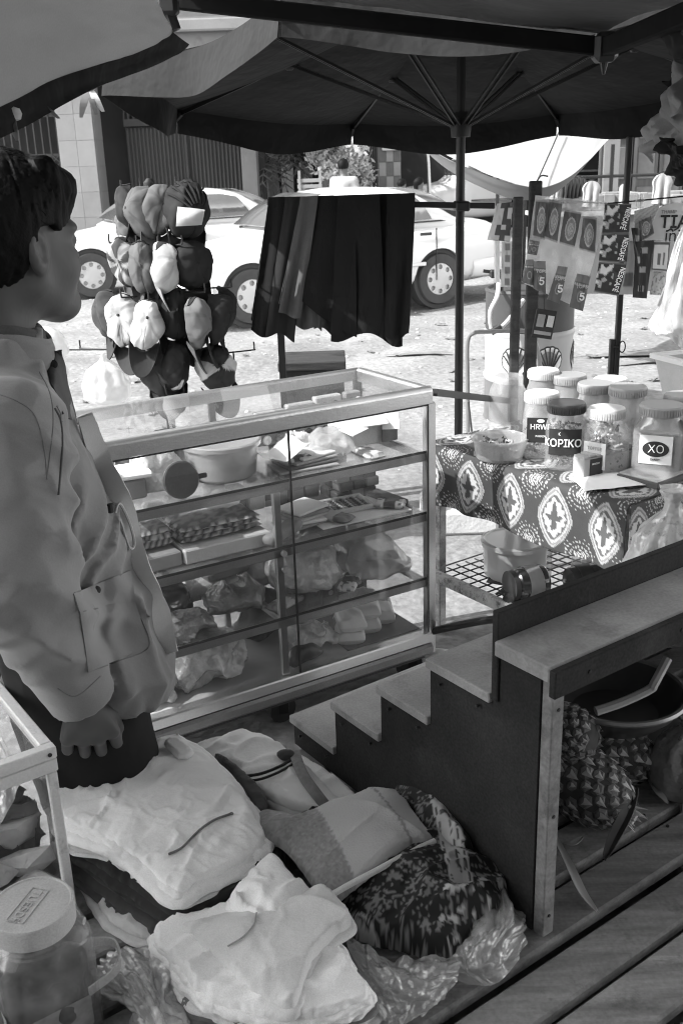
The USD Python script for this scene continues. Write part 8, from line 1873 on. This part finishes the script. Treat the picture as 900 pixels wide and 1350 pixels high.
single('collar_seam', 'curved seam line on the smooth pale shirt', 'seam', tube(spline(W_([(300, 1248), (320, 1236), (334, 1220), (338, 1204)]), 24), .0014, 6), M('seam_grey', .3))
# -- clear plastic film and bags
m_film = M('clear_film2', .6, .08, .1, 8, thin=.2, clear=.72, gloss=.12, bump=.9, bscale=16, bdist=.02)
def film(label, pts, seed, wr=.02, nu=60, nv=60):
    P = hang([[atz(x, y, .458 + z) for x, y, z in row] for row in pts], nu, nv, seed, wr); P[..., 2] = np.maximum(P[..., 2], .4545)
    single('plastic_film', label, 'plastic', thicken(P, .0012), m_film, smooth=25)
film('clear crumpled plastic bag lying empty at the left of the foreground pile', [[(118, 1296, .0), (150, 1270, .03), (215, 1238, .03)], [(150, 1320, .03), (185, 1300, .06), (225, 1275, .05)], [(175, 1350, .01), (205, 1350, .05), (240, 1340, .03)], [(190, 1400, .0), (215, 1395, .03), (260, 1395, .02)]], 3, .03)
film('clear plastic film under the patterned cloth beside the stand post', [[(600, 1190, .01), (640, 1160, .03), (660, 1150, .01)], [(610, 1235, .02), (660, 1215, .05), (685, 1200, .02)], [(598, 1260, .0), (640, 1262, .03), (694, 1225, .01)], [(605, 1285, .0), (655, 1296, .0), (690, 1242, .0)]], 5, .022)
film('clear plastic film spread in front of the patterned cloth', [[(455, 1240, .02), (520, 1262, .03), (600, 1262, .02)], [(470, 1280, .03), (530, 1300, .035), (600, 1280, .02)], [(490, 1320, .02), (540, 1325, .02), (592, 1296, .01)], [(500, 1360, .0), (530, 1350, .0), (560, 1338, .0)]], 7, .022)
film('clear plastic wrapper round the lower corner of the foreground pile', [[(330, 1330, .04), (400, 1320, .05), (470, 1320, .04)], [(330, 1360, .03), (400, 1360, .05), (480, 1345, .02)], [(330, 1395, .0), (400, 1395, .0), (490, 1370, .0)]], 9, .02)
# ---------------------------------------------------------------- small glass cabinet and the big jar at the lower left
KZ = .795
K0 = atz(74, 984, KZ); tK, sK = (K0 - A_([*P0[:2], 0])) @ PA, (K0 - A_([*P0[:2], 0])) @ PE
cab = thing('small_cabinet', 'small pale framed glass cabinet of dried foods at the lower left', 'cabinet', pf(tK - .25, sK + .2, .45))
LT, LS = .55, .42
m_frame = M('cabinet_frame', .58, .4, .06, 6, fine=.06, spots=.2, spot_g=.3, spot_scale=14)
for s in (sK, sK + LS):
    part(cab, 'frame_bar', pbox(tK - LT, tK, s - .0, s + .02, KZ - .021, KZ, .002), m_frame); part(cab, 'frame_bar', pbox(tK - LT, tK - .001, s + .001, s + .019, KZ - .045, KZ - .0215, .002), m_frame); part(cab, 'frame_bar', pbox(tK - LT, tK, s, s + .02, .4515, .475, .002), m_frame)
for t in (tK - .02, tK - LT):
    part(cab, 'frame_bar', pbox(t, t + .0195, sK + .0205, sK + LS - .0005, KZ - .0205, KZ - .0005, .002), m_frame)
    for s in (sK + .001, sK + LS): part(cab, 'post', pbox(t + .001, t + .0165, s, s + .016, .4755, KZ - .0455, .002), m_frame)
part(cab, 'screw', xf(lathe([(0, 0), (.0035, 0), (.0035, .0015), (0, .001)], 10), frame(pf(tK - .012, sK - .0006, KZ - .011), PA, z=-PE)), m_blk)
part(cab, 'front_glass', pbox(tK - LT + .02, tK - .02, sK + .008, sK + .011, .476, KZ - .046), m_gl, smooth=False); part(cab, 'side_glass', pbox(tK - .01, tK - .007, sK + .018, sK + LS - .003, .476, KZ - .022), m_gl, smooth=False); part(cab, 'top_glass', pbox(tK - LT + .02, tK - .021, sK + .021, sK + LS - .001, KZ - .012, KZ - .008), m_gl, smooth=False)
part(cab, 'floor_board', pbox(tK - LT + .001, tK - .001, sK + .021, sK + LS, .4515, .462), m_midc)
part(cab, 'back_board', pbox(tK - LT + .02, tK - .02, sK + LS + .003, sK + LS + .012, .476, KZ - .046), M('cabinet_back', .12, .6, .2, 6))
for k, (t, s, z_, R_) in enumerate([(-.10, .24, .05, .10), (-.22, .26, .07, .11), (-.07, .31, .10, .07)]):
    c = pf(tK + t, sK + s, .462 + z_ + .02)
    single('fruit_heap', ['dark lumpy dried fruit heap at the right of the cabinet', 'dark lumpy dried fruit heap in the middle of the cabinet', 'small dark fruit cluster at the back corner of the cabinet'][k], 'fruit', nets(lambda p: smin(d_ell(p, c, (R_, R_ * .8, R_ * .8)), 9 + 0 * p[:, 0], .01) + .05 * (np.abs(2 * noise((p - c) * 26, k) - 1) - .5), c - R_ * 1.5, c + R_ * 1.5, .007), M('dried_fruit', .10, .45, .5, 18, bump=.4, bscale=40), smooth=True)
single('film_bag', 'creased clear film over the fruit in the cabinet', 'plastic', thicken(hang([[pf(tK - .02, sK + .16, .66), pf(tK - .02, sK + .26, .72), pf(tK - .02, sK + .34, .70)], [pf(tK - .07, sK + .14, .60), pf(tK - .08, sK + .24, .69), pf(tK - .10, sK + .34, .70)], [pf(tK - .16, sK + .12, .55), pf(tK - .17, sK + .22, .66), pf(tK - .2, sK + .34, .68)]], 36, 36, 4, .02), .0012), m_film, smooth=25)
for k in range(9):
    c = pf(tK - .055 - .06 * (k % 4), sK + .07 + .045 * (k // 4), .475 + .03 * (k // 4) + .02)
    r6 = np.random.RandomState(k); single('bread_piece', ['nearest', 'second', 'third', 'fourth', 'fifth', 'sixth', 'seventh', 'eighth', 'farthest'][k] + ' pale crusty piece of the heap behind the jar lid in the cabinet', 'bread', hull(c + r6.normal(size=(22, 3)) * [.024, .022, .018]), M('bread', .42, .8, .25, 14, bump=.4, bscale=60), smooth=25, group='pale pieces in the small cabinet')
single('card_sheet', 'thin printed card leaning in the cabinet', 'card', thicken(hang([[pf(tK - .30, sK + .10, .70), pf(tK - .12, sK + .14, .72)], [pf(tK - .30, sK + .12, .735), pf(tK - .12, sK + .20, .745)]], 6, 10, 3, .002), .0015), m_midc)
# big jar
JC_ = A_([*at(41, 1192, 1.15)[:2], .4505]); q_ = at(41, 1192, 1.15); JH = q_[2] - .4505 - .012
bj = thing('big_jar', 'big square clear plastic jar with an embossed pale lid at the lower left corner', 'jar', JC_)
ra = math.atan2(PE[1], PE[0])
part(bj, 'jar_body', sqloft([(0, 0, 2), (.060, 0, 5), (.068, .008, 5), (.068, JH * .80, 5), (.066, JH * .85, 4.5), (.056, JH * .90, 2.4), (.054, JH * .92, 2), (.054, JH, 2), (.051, JH, 2), (.051, JH * .91, 2), (.063, JH * .83, 5), (.065, JH * .78, 5), (.065, .012, 5), (0, .010, 2)], JC_, ra, 64), glass('jar_clear', .90, 1.5, .0, .05))
l_ = part(bj, 'lid', sqloft([(.054, JH - .022, 2), (.0585, JH - .021, 2), (.0595, JH + .008, 2), (.0575, JH + .012, 2), (.055, JH + .0125, 2), (.0535, JH + .0105, 2), (0, JH + .0108, 2)], JC_, 0, 72), M('lid_plastic', .40, .42, .08, 14, fine=.12, fine_scale=400))
part(l_, 'lid_thread', join([sqloft([(.0545, JH - .028 - k * .009, 2), (.0575, JH - .030 - k * .009, 2), (.0545, JH - .033 - k * .009, 2)], JC_, 0, 60) for k in range(2)]), glass('jar_thread', .9, 1.5, 0, .1))
lt_ = JC_ + [0, 0, JH + .0112]
ud = A_([math.cos(math.radians(74)), math.sin(math.radians(74)), 0]); T_l = frame(lt_ + A_([-.004, 0, 0]), ud, z=(0, 0, 1)) @ np.diag([-1, -1, 1, 1.0])
ol = shapely.box(-.030, -.011, .034, .011).buffer(.003); part(l_, 'embossed_frame', prism(ol.difference(shapely.box(-.030, -.011, .034, .011).buffer(.0015)), .0012, T_l), M('lid_plastic'), smooth=False)
part(l_, 'embossed_lettering', xf(text_mesh('TUESDR', .0125, .0012), T_l @ trs([-.028, -.0065, 0]) @ np.diag([.98, 1, 1, 1.0])), M('lid_plastic'), smooth=False)
part(bj, 'handle_lug', cyl(JC_ + [.055, .012, JH - .03], JC_ + [.068, .010, JH - .03], .006, 10), M('lid_plastic'))
part(bj, 'handle', thicken(np.stack([spline([JC_ + [.066, .03, .135], JC_ + [.10, .035, .125], JC_ + [.108, .010, .105], JC_ + [.068, -.015, .085]], 24), spline([JC_ + [.066, .03, .120], JC_ + [.10, .035, .11], JC_ + [.108, .010, .09], JC_ + [.068, -.015, .07]], 24)], 1), .003), M('lid_plastic'))
part(bj, 'contents', nets(lambda p: np.maximum(d_box(p, JC_ + [0, 0, .06], (.115, .115, .10), .02), p[:, 2] - (.53 + .05 * fbm((p - JC_) * 20, 2, 3))) + .02 * (fbm((p - JC_) * 40, 3, 5) - .5), JC_ + [-.07, -.07, .0], JC_ + [.07, .07, .14], .005), M('jar_contents', .09, .5, .6, 22), smooth=True)
for k in range(4):
    a = k * math.pi / 2 + ra; n = A_([math.cos(a), math.sin(a), 0]); x = A_([-n[1], n[0], 0])
    if n @ (EYE - JC_) > 0: part(bj, 'label', xf(prism(shapely.box(-.04, .0, .04, .045).buffer(.004), .0006), frame(JC_ + n * .0685 + [0, 0, .04], x, z=n)), M('jar_label', .2, .5, .4, 30), smooth=False)
